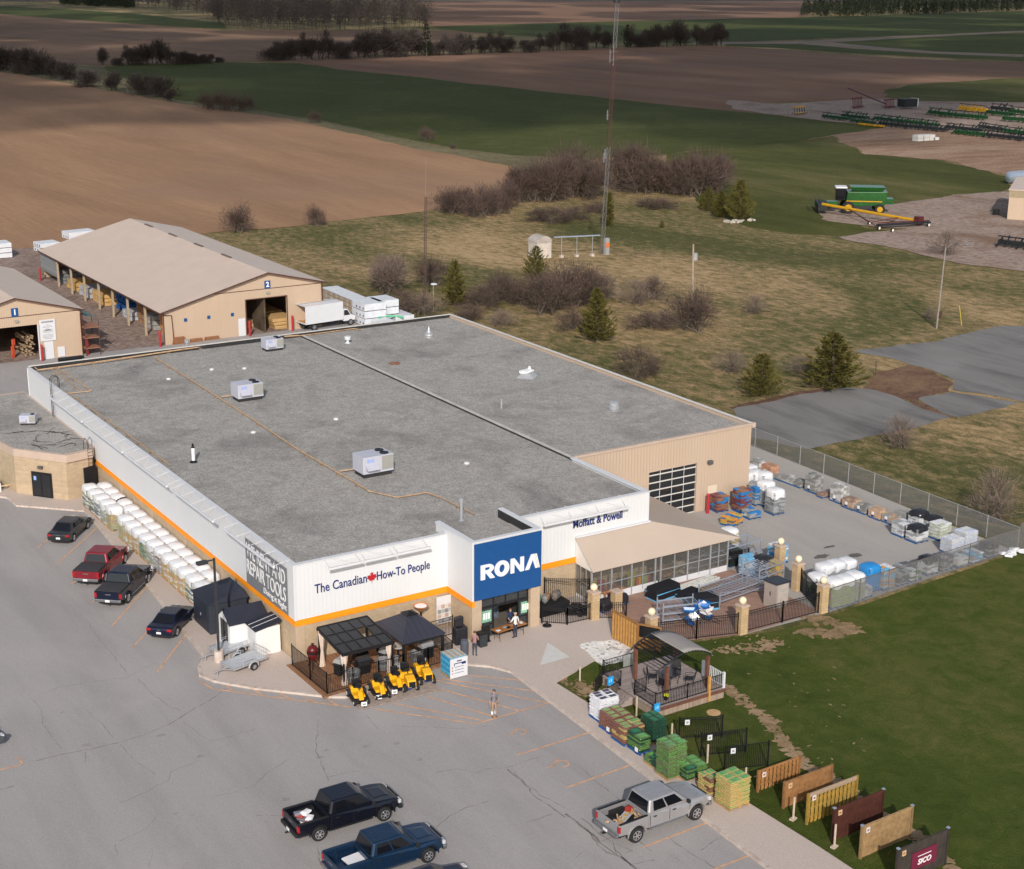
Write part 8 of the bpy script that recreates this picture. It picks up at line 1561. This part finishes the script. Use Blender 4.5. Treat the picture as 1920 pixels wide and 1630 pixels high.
# box truck
pa=g(570,624); t=thing('box_truck','white box truck with its rear door open beside barn 2','truck',(pa.x+2.8,pa.y+1.4,.03),.10); part(t,'cargo_box',MB().box(-2.7,2.7,-1.2,1.2,.9,.98).box(-2.7,2.7,-1.2,-1.14,.98,3.1).box(-2.7,2.7,1.14,1.2,.98,3.1).box(2.62,2.7,-1.14,1.14,.98,3.1).box(-2.7,2.7,-1.2,1.2,3.1,3.16),m_wtrim); part(t,'roof_strip',MB().box(-2.6,2.6,.35,.75,3.162,3.18),M('strip_grey',(.4,.42,.45)))
part(t,'interior_lining',MB().box(-2.5,2.6,-1.12,1.12,1.0,1.03).box(-2.5,2.6,1.08,1.12,1.03,3.05).box(2.55,2.6,-1.1,1.08,1.03,3.05),M('plywood',(.5,.27,.1),.8,.2,2)); part(t,'chassis',MB().box(-2.6,4.0,-.5,.5,.55,.88),m_trimb)
mb=MB(); mb.sideprism([(2.85,.6),(4.6,.6),(4.65,1.15),(4.0,1.35),(3.5,2.1),(2.85,2.15)],-1.0,1.0); c_=part(t,'cab',mb,m_wtrim,bevel=.06); part(c_,'side_window',MB().add([(2.95,-1.02,1.35),(3.85,-1.02,1.35),(3.42,-1.02,2.0),(2.95,-1.02,2.0),(2.95,-1.0,1.35),(3.85,-1.0,1.35),(3.42,-1.0,2.0),(2.95,-1.0,2.0)],[(0,1,2,3),(0,4,5,1),(1,5,6,2),(2,6,7,3),(3,7,4,0)]),m_wglass)
for s in(-1,1): wheel(t,-1.4,s*.95,.42,.3,side=s); wheel(t,3.9,s*.9,.4,.25,side=s)
# stock in the open barn
rr=random.Random(21)
stock=[(26.0,132,2.6,3.0,2.0,(.18,.19,.20),'grey crates'),(26,126.5,3.0,4.2,1.2,(.52,.32,.12),'yellow pine lumber'),(27.5,126.5,1.6,4,2.6,(.30,.20,.12),'dark shelf of boards'),(26,121,3.0,4.0,1.3,(.42,.42,.44),'white-wrapped lumber'),(26.2,115.5,3.0,4.6,1.5,(.58,.36,.14),'bright pine lumber'),(27,109.5,2.4,3.8,2.2,(.01,.09,.30),'blue tarp-covered stack'),(26,104.5,2.4,3.4,1.0,(.45,.46,.50),'pale wrapped boards'),(26.5,101.2,2.2,2.2,2.8,(.28,.16,.09),'tall brown crate'),(26.3,97.5,2.0,2.6,1.8,(.33,.31,.30),'grey block stack'),(26.6,93.4,2.0,2.4,2.4,(.45,.22,.08),'orange-brown crate'),(25.8,90.0,1.6,1.8,2.2,(.45,.5,.58),'pale blue rack')]
for i,(x,y,w,l,h,c,nm) in enumerate(stock):
    t=thing('barn_stock','%s in the open side of barn 2, %s from the far end'%(nm,ORD[i]),'lumber stack',(x,y,.03),0,'stock in the open side of barn 2'); n=max(2,int(h/.5))
    for k in range(n):
        mb=MB(); [mb.box(-w/2+rr.uniform(0,.2),w/2-rr.uniform(0,.2),-l/2+j*l/5,-l/2+(j+1)*l/5-.04,h*k/n,h*(k+.86)/n) for j in range(5)]; part(t,'tier',mb,M('stock%d'%i,c,.8,.35,2))
for i,y in enumerate((91,95.5,100,104.5)):
    t=thing('lumber_stack','pine lumber tier inside the main doorway of barn 2, %s from the door'%ORD[i],'lumber stack',(39.6+.3*i,y,.03),0,'lumber inside the barn 2 doorway')
    for k in range(3): part(t,'tier',MB().box(-1.3-.15*k,1.4,-2.0,2.0,.02+k*.45,.4+k*.45),m_lumb)
for i in range(3):
    t=thing('lumber_stack','pale lumber pile left inside barn 2, %s from the door'%ORD[i],'lumber stack',(35.6,93.5+i*5,.03),0,'pale lumber piles left inside barn 2'); part(t,'tier',MB().box(-.9,.9,-2,2,0,.5),M('pale_pine',(.45,.33,.2),.8,.2,2)); part(t,'tier',MB().box(-.8,.8,-2,2,.55,1.0),MATS['pale_pine'])
for i,(px,w) in enumerate([((337,645),1.7),((368,641),1.6),((397,637),1.9)]):
    p=g(*px); mb=MB(); [mb.box(-w/2+.03*k,w/2-.05*k,-.5,.5,k*.14,k*.14+.1) for k in range(6 if i==0 else 3)]; single('timber_pile',['taller brown timber pile at the left front of barn 2','low brown timber pile in the middle front of barn 2','low long timber pile by the white door of barn 2'][i],'boards',mb,M('pile_brown',(.30,.14,.07),.85,.25,3),(p.x,p.y+.3,.03))
p=g(557,617); t=load('grey wire crate by the box truck',(p.x,p.y+.5),[m_galv and M('stone_grey',(.3,.3,.29)),M('stone_pale',(.5,.5,.5))],1.6,1.0,.9,3,block=1,group='crates at barn 2')
# rack, canopy and red saw at barn 1
p=g(166,668); t=thing('yard_rack','rusty steel rack with shelves on the right side of barn 1','rack',(p.x+.6,p.y+1.2,.03))
for x in(-.8,.8):
    for y in(-1.2,1.2): part(t,'upright',MB().box(x-.04,x+.04,y-.04,y+.04,0,4.0),m_brown)
for z in(.8,2.0,3.2): part(t,'shelf',MB().box(-.85,.85,-1.25,1.25,z,z+.08),M('shelf_rust',(.28,.13,.08),.8,.2,2))
mb=MB(); rr=random.Random(3)
for k in range(30): z=.15+(k%10)*.24; mb.tube([(rr.uniform(-.7,.7)+.5,-.8,z),(rr.uniform(-.7,.7)+.5,2.2,z)],.1,5)
single('post_stack','rack of round posts just inside the doorway of barn 1','lumber stack',mb,M('post_mix',(.36,.26,.17),.9,.4,4),(8.1,91.2,.03)); single('red_banner','crumpled red-orange sheet inside the doorway of barn 1','sheet',MB().box(-.25,.2,-.1,.1,0,1.4).box(-.1,.35,-.1,.1,1.4,2.2),M('sheet_red',(.45,.07,.03),.7,.3,3),(6.9,90.6,.03),.3,bevel=.08)
p=g(128,676); single('black_pipe','bundle of black pipe lying in front of barn 1','pipes',MB().tube([(-1.2,0,.25),(1.4,0,.25)],.22,8).tube([(-1.0,.3,.2),(1.8,.35,.2)],.16,8),m_iron,(p.x,p.y-.3,.02),bevel=0)
# green machine by a low white fence at the annex
p=g(8,922); t=thing('compact_tractor','bright green compact machine half in view at the left edge by the annex','tractor',(p.x-.9,p.y+.9,.03),.4); part(t,'body',MB().box(-.6,.6,-.4,.4,.3,.9),M('machine_green',(.04,.35,.05),.35,.1,3,coat=.5),bevel=.08)
for x in(-.5,.6):
    for s in(-1,1): wheel(t,x,s*.5,.3,.2,side=s)
mb=MB(); [mb.tube([(math.cos(a_)*.2,math.sin(a_)*.2,.85),(math.cos(a_)*.7,math.sin(a_)*.7,1.3)],.03,4) for a_ in (.3,1.2,2.3,3.4,5)]; part(t,'tines',mb,m_iron)
t=thing('low_fence','low white three-post fence by the green machine','fence',(p.x-.2,p.y-.2,.03),0)
for x in(-1.6,-.2,1.1): part(t,'post',MB().box(x-.1,x+.1,-.1,.1,0,.85),m_wtrim)
part(t,'rail',MB().box(-1.6,1.1,-.03,.03,.5,.62),M('rail_tan',(.5,.38,.22)))
# ================================================================ FARM MACHINERY
m_gr=M('farm_green',(.011,.080,.014),.4,.3,1,coat=.2); m_fy=M('farm_yellow',(.50,.27,.01),.4,.1,1); m_fr=M('farm_red',(.10,.018,.02),.5,.15,1); m_fd=M('farm_dark',(.018,.02,.022),.6,.25,1)
pc=g(1655,404); pf=g(1570,402); ang2=math.atan2(pf.y-pc.y,pf.x-pc.x); c=(pc+pf)/2
t=thing('combine_harvester','green combine harvester with a white cab roof and dark reel','combine',(c.x+1.6,c.y+2.2,.08),ang2+.0); t.scale=(1.28,1.2,1.25)
part(t,'body',MB().add([(-3.6,-1.5,1.2),(2.0,-1.5,1.0),(2.0,1.5,1.0),(-3.6,1.5,1.2),(-4.0,-1.5,3.3),(1.8,-1.5,3.2),(1.8,1.5,3.2),(-4.0,1.5,3.3)],[(3,2,1,0),(4,5,6,7),(0,1,5,4),(1,2,6,5),(2,3,7,6),(3,0,4,7)]),m_gr,bevel=.12); part(t,'grain_tank',MB().add([(-3.2,-1.3,3.3),(1.0,-1.3,3.3),(1.0,1.3,3.3),(-3.2,1.3,3.3),(-3.6,-1.6,3.9),(1.4,-1.6,3.9),(1.4,1.6,3.9),(-3.6,1.6,3.9)],[(3,2,1,0),(4,5,6,7),(0,1,5,4),(1,2,6,5),(2,3,7,6),(3,0,4,7)]),m_gr,bevel=.05)
part(t,'stripe',MB().box(-3.2,1.9,1.505,1.52,1.75,1.9).box(-3.2,1.9,-1.52,-1.505,1.75,1.9),m_fy); cb_=part(t,'cab',MB().box(1.9,3.4,-1.0,1.0,1.8,3.6),m_wglass,bevel=.08); part(cb_,'cab_roof',MB().box(1.8,3.5,-1.1,1.1,3.6,3.85),m_wtrim,bevel=.08)
part(t,'feeder',MB().box(3.0,4.6,-.7,.7,.8,1.6),m_gr); part(t,'header',MB().box(4.6,6.0,-3.2,3.2,.5,1.3),m_fd); mb=MB(); [mb.tube([(6.1+.6*math.cos(a_),-3.1,1.6+.6*math.sin(a_)),(6.1+.6*math.cos(a_),3.1,1.6+.6*math.sin(a_))],.05,4) for a_ in (0,1.05,2.1,3.14,4.2,5.2)]; part(t,'reel',mb,m_fd)
for s in(-1,1):
    for x,r in((-2.9,.75),(1.6,.9)):
        mb=MB(); mb.T=Matrix.Translation((x,s*1.75,r))@Matrix.Rotation(R_(90),4,'X'); mb.lathe([(r*.6,-.3),(r*.95,-.3),(r,-.15),(r,.15),(r*.95,.3),(r*.6,.3)],18); w_=part(t,'wheel',mb,m_tyre); mb=MB(); mb.T=Matrix.Translation((x,s*1.75,r))@Matrix.Rotation(R_(90),4,'X'); mb.lathe([(r*.55,-.31),(r*.55,.31)],16); part(w_,'rim',mb,m_fy)
part(t,'straw_chute',MB().box(-4.9,-3.7,-1.1,1.1,1.4,2.2),m_gr)
a_,b_=g(1540,402),g(1722,424); t=thing('grain_auger','long yellow grain auger on a dark red wheeled frame','auger',(b_.x,b_.y,.08)); A1=Vector((a_.x,a_.y,1.9)); B1=Vector((b_.x,b_.y,.9)); part(t,'tube',MB().tube([A1,B1],.26,8),m_fy,world=True); c1,c2=g(1630,422),g(1648,432); m1=A1.lerp(B1,.28); m2=A1.lerp(B1,.8)
part(t,'strut',MB().tube([m1,(c1.x,c1.y,.4)],.08,5).tube([m1,(c2.x,c2.y,.4)],.08,5).tube([m2,(c1.x,c1.y,.4)],.08,5).tube([m2,(c2.x,c2.y,.4)],.08,5),m_fr,world=True); part(t,'hopper',MB().box(B1.x-.6,B1.x+.6,B1.y-.6,B1.y+.6,.3,1.7),m_fr,world=True)
for c in (c1,c2): mb=MB(); mb.T=Matrix.Translation((c.x,c.y,.38))@Matrix.Rotation(R_(90),4,'X'); mb.lathe([(.38,-.12),(.38,.12)],14); w_=part(t,'wheel',mb,m_tyre,world=True); mb=MB(); mb.T=Matrix.Translation((c.x,c.y,.38))@Matrix.Rotation(R_(90),4,'X'); mb.lathe([(.24,-.14),(.24,.14)],12); part(w_,'rim',mb,m_cream,world=True)
a_,b_=g(1645,430),g(1742,424); t=thing('header_trailer','long dark header trailer with small white wheels in front of the auger','trailer',(a_.x,a_.y,.08)); part(t,'frame',MB().bar((a_.x,a_.y,.7),(b_.x,b_.y,.7),.9,.3),m_fd,world=True); part(t,'frame',MB().bar((a_.x,a_.y,1.1),(b_.x,b_.y,1.0),.15,.15),m_fr,world=True)
for c in (g(1673,436),g(1741,426)): mb=MB(); mb.T=Matrix.Translation((c.x,c.y,.38))@Matrix.Rotation(R_(90),4,'X'); mb.lathe([(.38,-.12),(.38,.12)],14); w_=part(t,'wheel',mb,m_tyre,world=True); mb=MB(); mb.T=Matrix.Translation((c.x,c.y,.38))@Matrix.Rotation(R_(90),4,'X'); mb.lathe([(.25,-.14),(.25,.14)],12); part(w_,'rim',mb,m_cream,world=True)
m_hg=M('header_green',(.010,.050,.014),.5,.4,1)
def header(px0,px1,label,mat,h=1.2,w=1.2,group='combine headers in the dealer yard',wh=True):
    mat=m_hg if mat is m_gr else mat; a_,b_=g(*px0),g(*px1); t=thing('crop_header',label,'farm implement',(a_.x,a_.y,.12),0,group); part(t,'frame',MB().bar((a_.x,a_.y,h*.45),(b_.x,b_.y,h*.45),w*.5,h*.4),mat,world=True); L_=(b_-a_).length; n=max(3,int(L_/1.1)); mb=MB(); d=(b_-a_).normalized(); nn=Vector((d.y,-d.x,0))
    for i in range(n): c=a_.lerp(b_,(i+.5)/n); hh_=h*random.uniform(.5,1.25); mb.bar((c.x,c.y,hh_),(c.x+nn.x*w*random.uniform(.5,1.2),c.y+nn.y*w,.35),random.uniform(.12,.35))
    part(t,'dividers',mb,mat,world=True); part(t,'reel_bar',MB().tube([(a_.x+nn.x*.4,a_.y+nn.y*.4,h),(b_.x+nn.x*.4,b_.y+nn.y*.4,h)],.12,5),m_fd,world=True); return t
p0,p1=(1872,462),(1935,470); header(p0,p1,'long black header lying at the right edge of the gravel lot',m_fd,1.8,1.6)
rows=[((1543,222),(1590,228),m_gr),((1580,221),(1628,226),m_gr),((1596,230),(1640,236),m_gr),((1640,226),(1700,233),m_gr),((1650,236),(1710,243),m_fd),((1700,233),(1760,240),m_gr),((1715,243),(1775,249),m_fd),((1775,243),(1840,250),m_fd),((1790,252),(1850,258),m_gr),((1838,242),(1890,250),m_fd),((1850,258),(1925,266),m_fd),((1885,250),(1945,258),m_gr)]
for i,(a_,b_,m_) in enumerate(rows): header(a_,b_,'%s header in the long row of parked headers, %s from the left'%('green' if m_ is m_gr else 'dark',ORD[i]),m_,1.9,2.2)
header((1610,235),(1658,240),'yellow-orange header lying at the front of the parked row',m_fy,1.0,1.2)
rows2=[((1743,216),(1795,222),m_gr),((1795,222),(1850,227),m_gr),((1800,208),(1850,213),m_fy),((1850,216),(1900,221),m_gr),((1860,208),(1900,212),m_fd),((1880,228),(1935,232),m_gr),((1895,214),(1935,218),m_gr)]
for i,(a_,b_,m_) in enumerate(rows2): header(a_,b_,'%s implement in the cluster at the far right yard, %s from the left'%({m_gr:'green',m_fy:'yellow',m_fd:'black'}[m_],ORD[i]),m_,2.4,2.4,'implements at the far right of the dealer yard')
def tiller(px,label,mat,n=5,h=2.6):
    p=g(*px); t=thing('field_cultivator',label,'farm implement',(p.x,p.y,.12),.3,'upright cultivators in the dealer yard'); mb=MB()
    for i in range(n):
        mb.bar((-3+6*i/(n-1),0,0),(-3+6*i/(n-1),.5,h),.16)
        mb.bar((-3+6*i/(n-1),-1,.5),(-3+6*i/(n-1),1.2,.6),.14)
    part(t,'tines',mb,m_fd if mat is m_fy else mat); part(t,'tool_bar',MB().box(-3.4,3.4,.3,.7,h-.4,h),mat); part(t,'frame',MB().box(-3.2,3.2,-.4,.4,.4,.7),mat)
tiller((1500,216),'yellow-topped cultivator standing alone at the left of the dealer yard',m_fy); tiller((1608,204),'dark red folded cultivator under a long red boom',m_fr,7,3.6); tiller((1668,204),'dark red folded cultivator left of the white cab',m_fr,7,3.0)
a_,b_=g(1588,190),g(1660,204); single('red_boom','long thin dark red boom leaning over the red cultivators','farm implement',MB().tube([(0,0,4.5),(b_.x-a_.x,b_.y-a_.y,1.5)],.25,6),m_fr,(a_.x,a_.y,.1))
p=g(1701,204); t=thing('implement_cab','small dark cabin with white corner posts in the dealer yard','cabin',(p.x,p.y,.1)); part(t,'body',MB().box(-3.2,3.2,-1.6,1.6,.6,3.2),m_fd); part(t,'corner_post',MB().box(3.0,3.3,-1.7,1.7,.6,3.3),m_wtrim)
t=thing('concrete_blocks','stack of pale concrete blocks on the bare dirt','blocks',tuple(g(1735,264))); 
for i,(x,z) in enumerate([(-3,0),(-3,.9),(-.6,0),(-.6,.9),(1.6,0),(1.6,.8),(3.2,0)]): part(t,'block',MB().box(x-1.0,x+1.0,-1,1,z,z+.82),m_slab)
b_=g(1888,412); t=thing('farm_building','tan steel farm building cut off by the right edge','building',(b_.x,b_.y,0),R_(-54)); part(t,'wall',MB().box(0,24,.0,20,0,5.3),m_beige); part(t,'roof_band',MB().box(-.06,24,-.06,20,4.1,5.35),M('band_tan',(.32,.26,.17),.7,.1,1)); part(t,'roof',MB().box(-.2,24,-.2,20,5.35,5.5),m_broof)
p=g(1905,345); mb=MB(); mb.T=Matrix.Rotation(R_(90),4,'Y'); mb.lathe([(.3,-2.5),(1.2,-2.2),(1.2,2.2),(.3,2.5)],14,(-1.6,0,0)); single('liquid_tank','dark horizontal tank behind the tan farm building','tank',mb,m_rack,(p.x,p.y,0)); p=g(1867,404); mb=MB(); [mb.lathe([(.35,z),(.6,z+.05),(.6,z+.3),(.35,z+.35)],14) for z in (0,.36,.72)]; single('tyre_stack','stack of black tyres at the corner of the tan farm building','tyres',mb,m_tyre,(p.x,p.y,.1))
# dark green yard wagon and pole lamps far off
for i,(x,y,h) in enumerate([(1864,205,6),(1868,205,5)]): pass
# ================================================================ SHADE CLOUD: puffs added out of view to darken the far fields
m_cl,tcl,bcl=nt('shade_cloud_vapour'); bcl.inputs['Base Color'].default_value=(.85,.86,.88,1); bcl.inputs['Roughness'].default_value=1; bcl.inputs['Alpha'].default_value=.44
rr=random.Random(17); mb=MB(); sh=Vector((math.sin(R_(SUN_AZ)),math.cos(R_(SUN_AZ)),0)); HC=650; off=sh*(HC/math.tan(R_(SUN_EL)))
fw=Vector((math.sin(YAW),math.cos(YAW),0)); rt=Vector((fw.y,-fw.x,0))
for i in range(560):
    u=rr.random(); D=480+3600*u**1.35; lat=rr.uniform(-.55,.55)*(D+250); 
    r=rr.uniform(45,90)*(.55+.9*u**.6); 
    c=Vector((CAM.x,CAM.y,0))+fw*D+rt*lat-off; cz=HC+rr.uniform(-30,40)
    vs=[];n=10;k_=6
    for a_ in range(1,k_):
        for b_ in range(n):
            th=math.pi*a_/k_; ph=2*math.pi*b_/n; q=r*(1+rr.uniform(-.15,.15)); vs.append((c.x+q*math.sin(th)*math.cos(ph),c.y+q*math.sin(th)*math.sin(ph),cz+q*.4*math.cos(th)))
    m=len(vs); vs+= [(c.x,c.y,cz+r*.4),(c.x,c.y,cz-r*.4)]
    fs=[(a_*n+b_,a_*n+(b_+1)%n,(a_+1)*n+(b_+1)%n,(a_+1)*n+b_) for a_ in range(k_-2) for b_ in range(n)]+[(m,(b_+1)%n,b_) for b_ in range(n)]+[(m+1,(k_-2)*n+b_,(k_-2)*n+(b_+1)%n) for b_ in range(n)]
    mb.add(vs,fs)
struct('unseen_shade_cloud',mb,m_cl)
# ================================================================ PEOPLE
def person(label,pos,rz,shirt,pants,shoes,hairc,pose,sleeve='short',h=1.76,cap=None,band=None,female=False):
    s=h/1.76; skin=M('skin',(.46,.27,.19),.6,.08,6); ms=[skin,shirt,pants,shoes]; vs=[];es=[];rd=[];kd=[]
    def v(p,r,rr=None): vs.append(Vector(p)*s); rd.append((r*s,(rr or r)*s)); return len(vs)-1
    def e(a_,b_,k): es.append((a_,b_)); kd.append(k)
    pel=v((0,0,.95),.135,.10); wai=v((0,0,1.10),.125,.09); che=v((0,.01,1.30),.155,.10); upc=v((0,0,1.42),.135,.085); nk=v((0,0,1.50),.05); hb=v((0,.012,1.57),.065,.07); hm=v((0,.015,1.66),.075,.092); ht_=v((0,.0,1.735),.055,.07)
    for a_,b_,k in ((pel,wai,1),(wai,che,1),(che,upc,1),(upc,nk,0),(nk,hb,0),(hb,hm,0),(hm,ht_,0)): e(a_,b_,k)
    for sd,key in((-1,'L'),(1,'R')):
        st=pose.get('leg'+key,0); hip=v((sd*.095,0,.90),.095); kn=v((sd*.105,.02+st*.12,.50),.062); an=v((sd*.11,-.02+st*.2,.10),.043); he=v((sd*.11,-.01+st*.2,.045),.04); to=v((sd*.125,.17+st*.2,.035),.035)
        e(pel,hip,2); e(hip,kn,2); e(kn,an,2); e(an,he,3); e(he,to,3)
        sh=v((sd*.19,0,1.42),.062); e(upc,sh,1); el_,wr_,hd_=[Vector(q) for q in pose['arm'+key]]; mx=lambda q:(sd*q.x,q.y,q.z); el=v(mx(el_),.042); wr=v(mx(wr_),.028); e(sh,el,1); e(el,wr,0 if sleeve=='short' else 1)
        d=(hd_-wr_).normalized(); pm=v(mx(wr_+d*.06),.03,.016); e(wr,pm,0); sidev=d.cross(Vector((1,0,0.2))).normalized()
        for f,(o_,l) in enumerate(((-.03,.075),(-.01,.085),(.01,.08),(.03,.065))):
            k1=v(mx(wr_+d*.10+sidev*o_),.0095); k2=v(mx(wr_+d*(.10+l*.6)+sidev*o_*1.1+Vector((-.01,0,0))),.0085); k3=v(mx(wr_+d*(.10+l)+sidev*o_*1.1+Vector((-.025,0,0))),.0075); e(pm,k1,0); e(k1,k2,0); e(k2,k3,0)
        t1=v(mx(wr_+d*.045+sidev*-.04+Vector((-.015,0,0))),.0105); t2=v(mx(wr_+d*.09+sidev*-.055+Vector((-.03,0,0))),.009); e(pm,t1,0); e(t1,t2,0)
    me=bpy.data.meshes.new('body'); me.from_pydata([tuple(q) for q in vs],es,[]); o=bpy.data.objects.new('body',me); COL.objects.link(o)
    sk_=o.modifiers.new('skin','SKIN'); sk_.use_smooth_shade=True; sb=o.modifiers.new('sub','SUBSURF'); sb.levels=sb.render_levels=1
    for i,q in enumerate(me.skin_vertices[0].data): q.radius=rd[i]; q.use_root=(i==0)
    dg=bpy.context.evaluated_depsgraph_get(); m2=bpy.data.meshes.new_from_object(o.evaluated_get(dg)); bpy.data.objects.remove(o)
    m2.materials.clear(); [m2.materials.append(m) for m in ms]
    def dist(p,a_,b_): ab=b_-a_; t_=max(0,min(1,(p-a_).dot(ab)/max(ab.length_squared,1e-9))); return (p-a_-ab*t_).length
    for f in m2.polygons:
        c=f.center; bi=min(range(len(es)),key=lambda i:dist(c,vs[es[i][0]],vs[es[i][1]])-.5*min(rd[es[i][0]][0],rd[es[i][1]][0])); k=kd[bi]
        if k==1 and c.z<.98*s: k=2
        f.material_index=k
    t=thing('person',label,'person',pos,rz); b_=bpy.data.objects.new('body',m2); COL.objects.link(b_); b_.parent=t
    mb=MB(); mb.ball((0,-.012*s,1.70*s),.098*s,10,.86); mb.v=[(x,y,z) for x,y,z in mb.v]
    keep=[f for f in mb.f if sum(mb.v[i][2] for i in f)/len(f)>1.655*s+(.0 if cap else 0)+(.05*s if sum(mb.v[i][1] for i in f)/len(f)>.03 else (-.06*s if female else 0))]; mb.f=keep; mb.m=[0]*len(keep)
    part(t,'hair' if not cap else 'cap',mb,M('hair_%d'%int(hairc[0]*1000),hairc,.8,.2,8) if not cap else cap,smooth=True)
    if cap: mb=MB(); mb.lathe([(.07*s,1.70*s),(.085*s,1.705*s),(.07*s,1.715*s)],12,(0,.09*s,0)); part(t,'cap_brim',mb,cap)
    mb=MB(); mb.ball((-.03*s,.098*s,1.655*s),.011*s,5); mb.ball((.03*s,.098*s,1.655*s),.011*s,5); part(t,'eyes',mb,m_iron)
    mb=MB(); mb.ball((0,.112*s,1.62*s),.016*s,5,1.3); part(t,'nose',mb,skin); mb=MB(); mb.ball((-.085*s,0,1.64*s),.02*s,5,1.4); mb.ball((.085*s,0,1.64*s),.02*s,5,1.4); part(t,'ears',mb,skin)
    mb=MB(); mb.box(-.022*s,.022*s,.095*s,.102*s,1.578*s,1.588*s); part(t,'mouth',mb,M('lip',(.3,.1,.09)))
    if band:
        for sd in(-1,1): mb=MB(); mb.lathe([(.062*s,.18*s),(.066*s,.2*s),(.068*s,.36*s),(.06*s,.38*s)],12,(sd*.11*s,-.01*s,0)); part(t,'shin_guard',mb,band)
    return t
side=((.27,-.03,1.13),(.29,.04,.88),(.29,.08,.76))
p=g(926,1344,.02); person('person in grey shirt, tan trousers and white shin covers standing in the striped zone',(p.x,p.y,.02),math.pi-.1,M('cl_grey',(.20,.19,.21),.9,.1,5),M('cl_tan',(.36,.24,.17),.9,.1,5),M('shoe_brown',(.15,.08,.05)),(.05,.03,.02),{'armL':((.28,.02,1.14),(.18,.20,1.05),(.08,.24,1.04)),'armR':side,'legL':.15},cap=M('cap_grey',(.10,.09,.10),.8),band=m_signw)
p=g(966,1196,ZA); person('person in a white T-shirt and dark trousers leaning over the table, seen from behind',(p.x,p.y,ZA),.25,M('cl_white',(.72,.72,.72),.9,.04,5),M('cl_navy',(.035,.04,.07),.9,.15,5),M('shoe_dark',(.03,.03,.03)),(.06,.04,.03),{'armL':((.26,.12,1.15),(.2,.32,1.02),(.18,.4,.98)),'armR':side},h=1.8,cap=M('cap_tan',(.4,.3,.24),.8))
person('person in a dark blue vest working behind the brown table in the doorway',(14.15,-3.02,ZA),math.pi+.1,M('cl_vest',(.02,.04,.10),.9,.15,5),M('cl_dark',(.03,.03,.035)),M('shoe_dark',(.03,.03,.03)),(.10,.05,.03),{'armL':((.25,.1,1.14),(.18,.3,1.0),(.15,.38,.95)),'armR':((.26,.06,1.12),(.24,.28,.98),(.22,.36,.93))},h=1.66,female=True)
p=g(890,1230,ZA); person('person in a dusty pink shirt and dark jeans, arms folded by the waste bin',(p.x,p.y,ZA),-.9,M('cl_pink',(.33,.19,.19),.9,.35,14),M('cl_jeans',(.05,.06,.09),.9,.15,5),M('shoe_grey',(.12,.12,.13)),(.12,.06,.04),{'armL':((.25,.10,1.15),(.05,.24,1.2),(-.08,.22,1.22)),'armR':((.25,.10,1.13),(.06,.26,1.13),(-.06,.25,1.14))},sleeve='long',h=1.72)
mb=MB(); mb.lathe([(.2,0),(.26,.1),(.27,.9),(.22,1.1)],12); single('grey_sack','tall grey-blue covered bin left of the person with folded arms','bin',mb,M('sack_slate',(.09,.10,.13),.8,.15,3),(p.x-.55,p.y+.35,ZA))
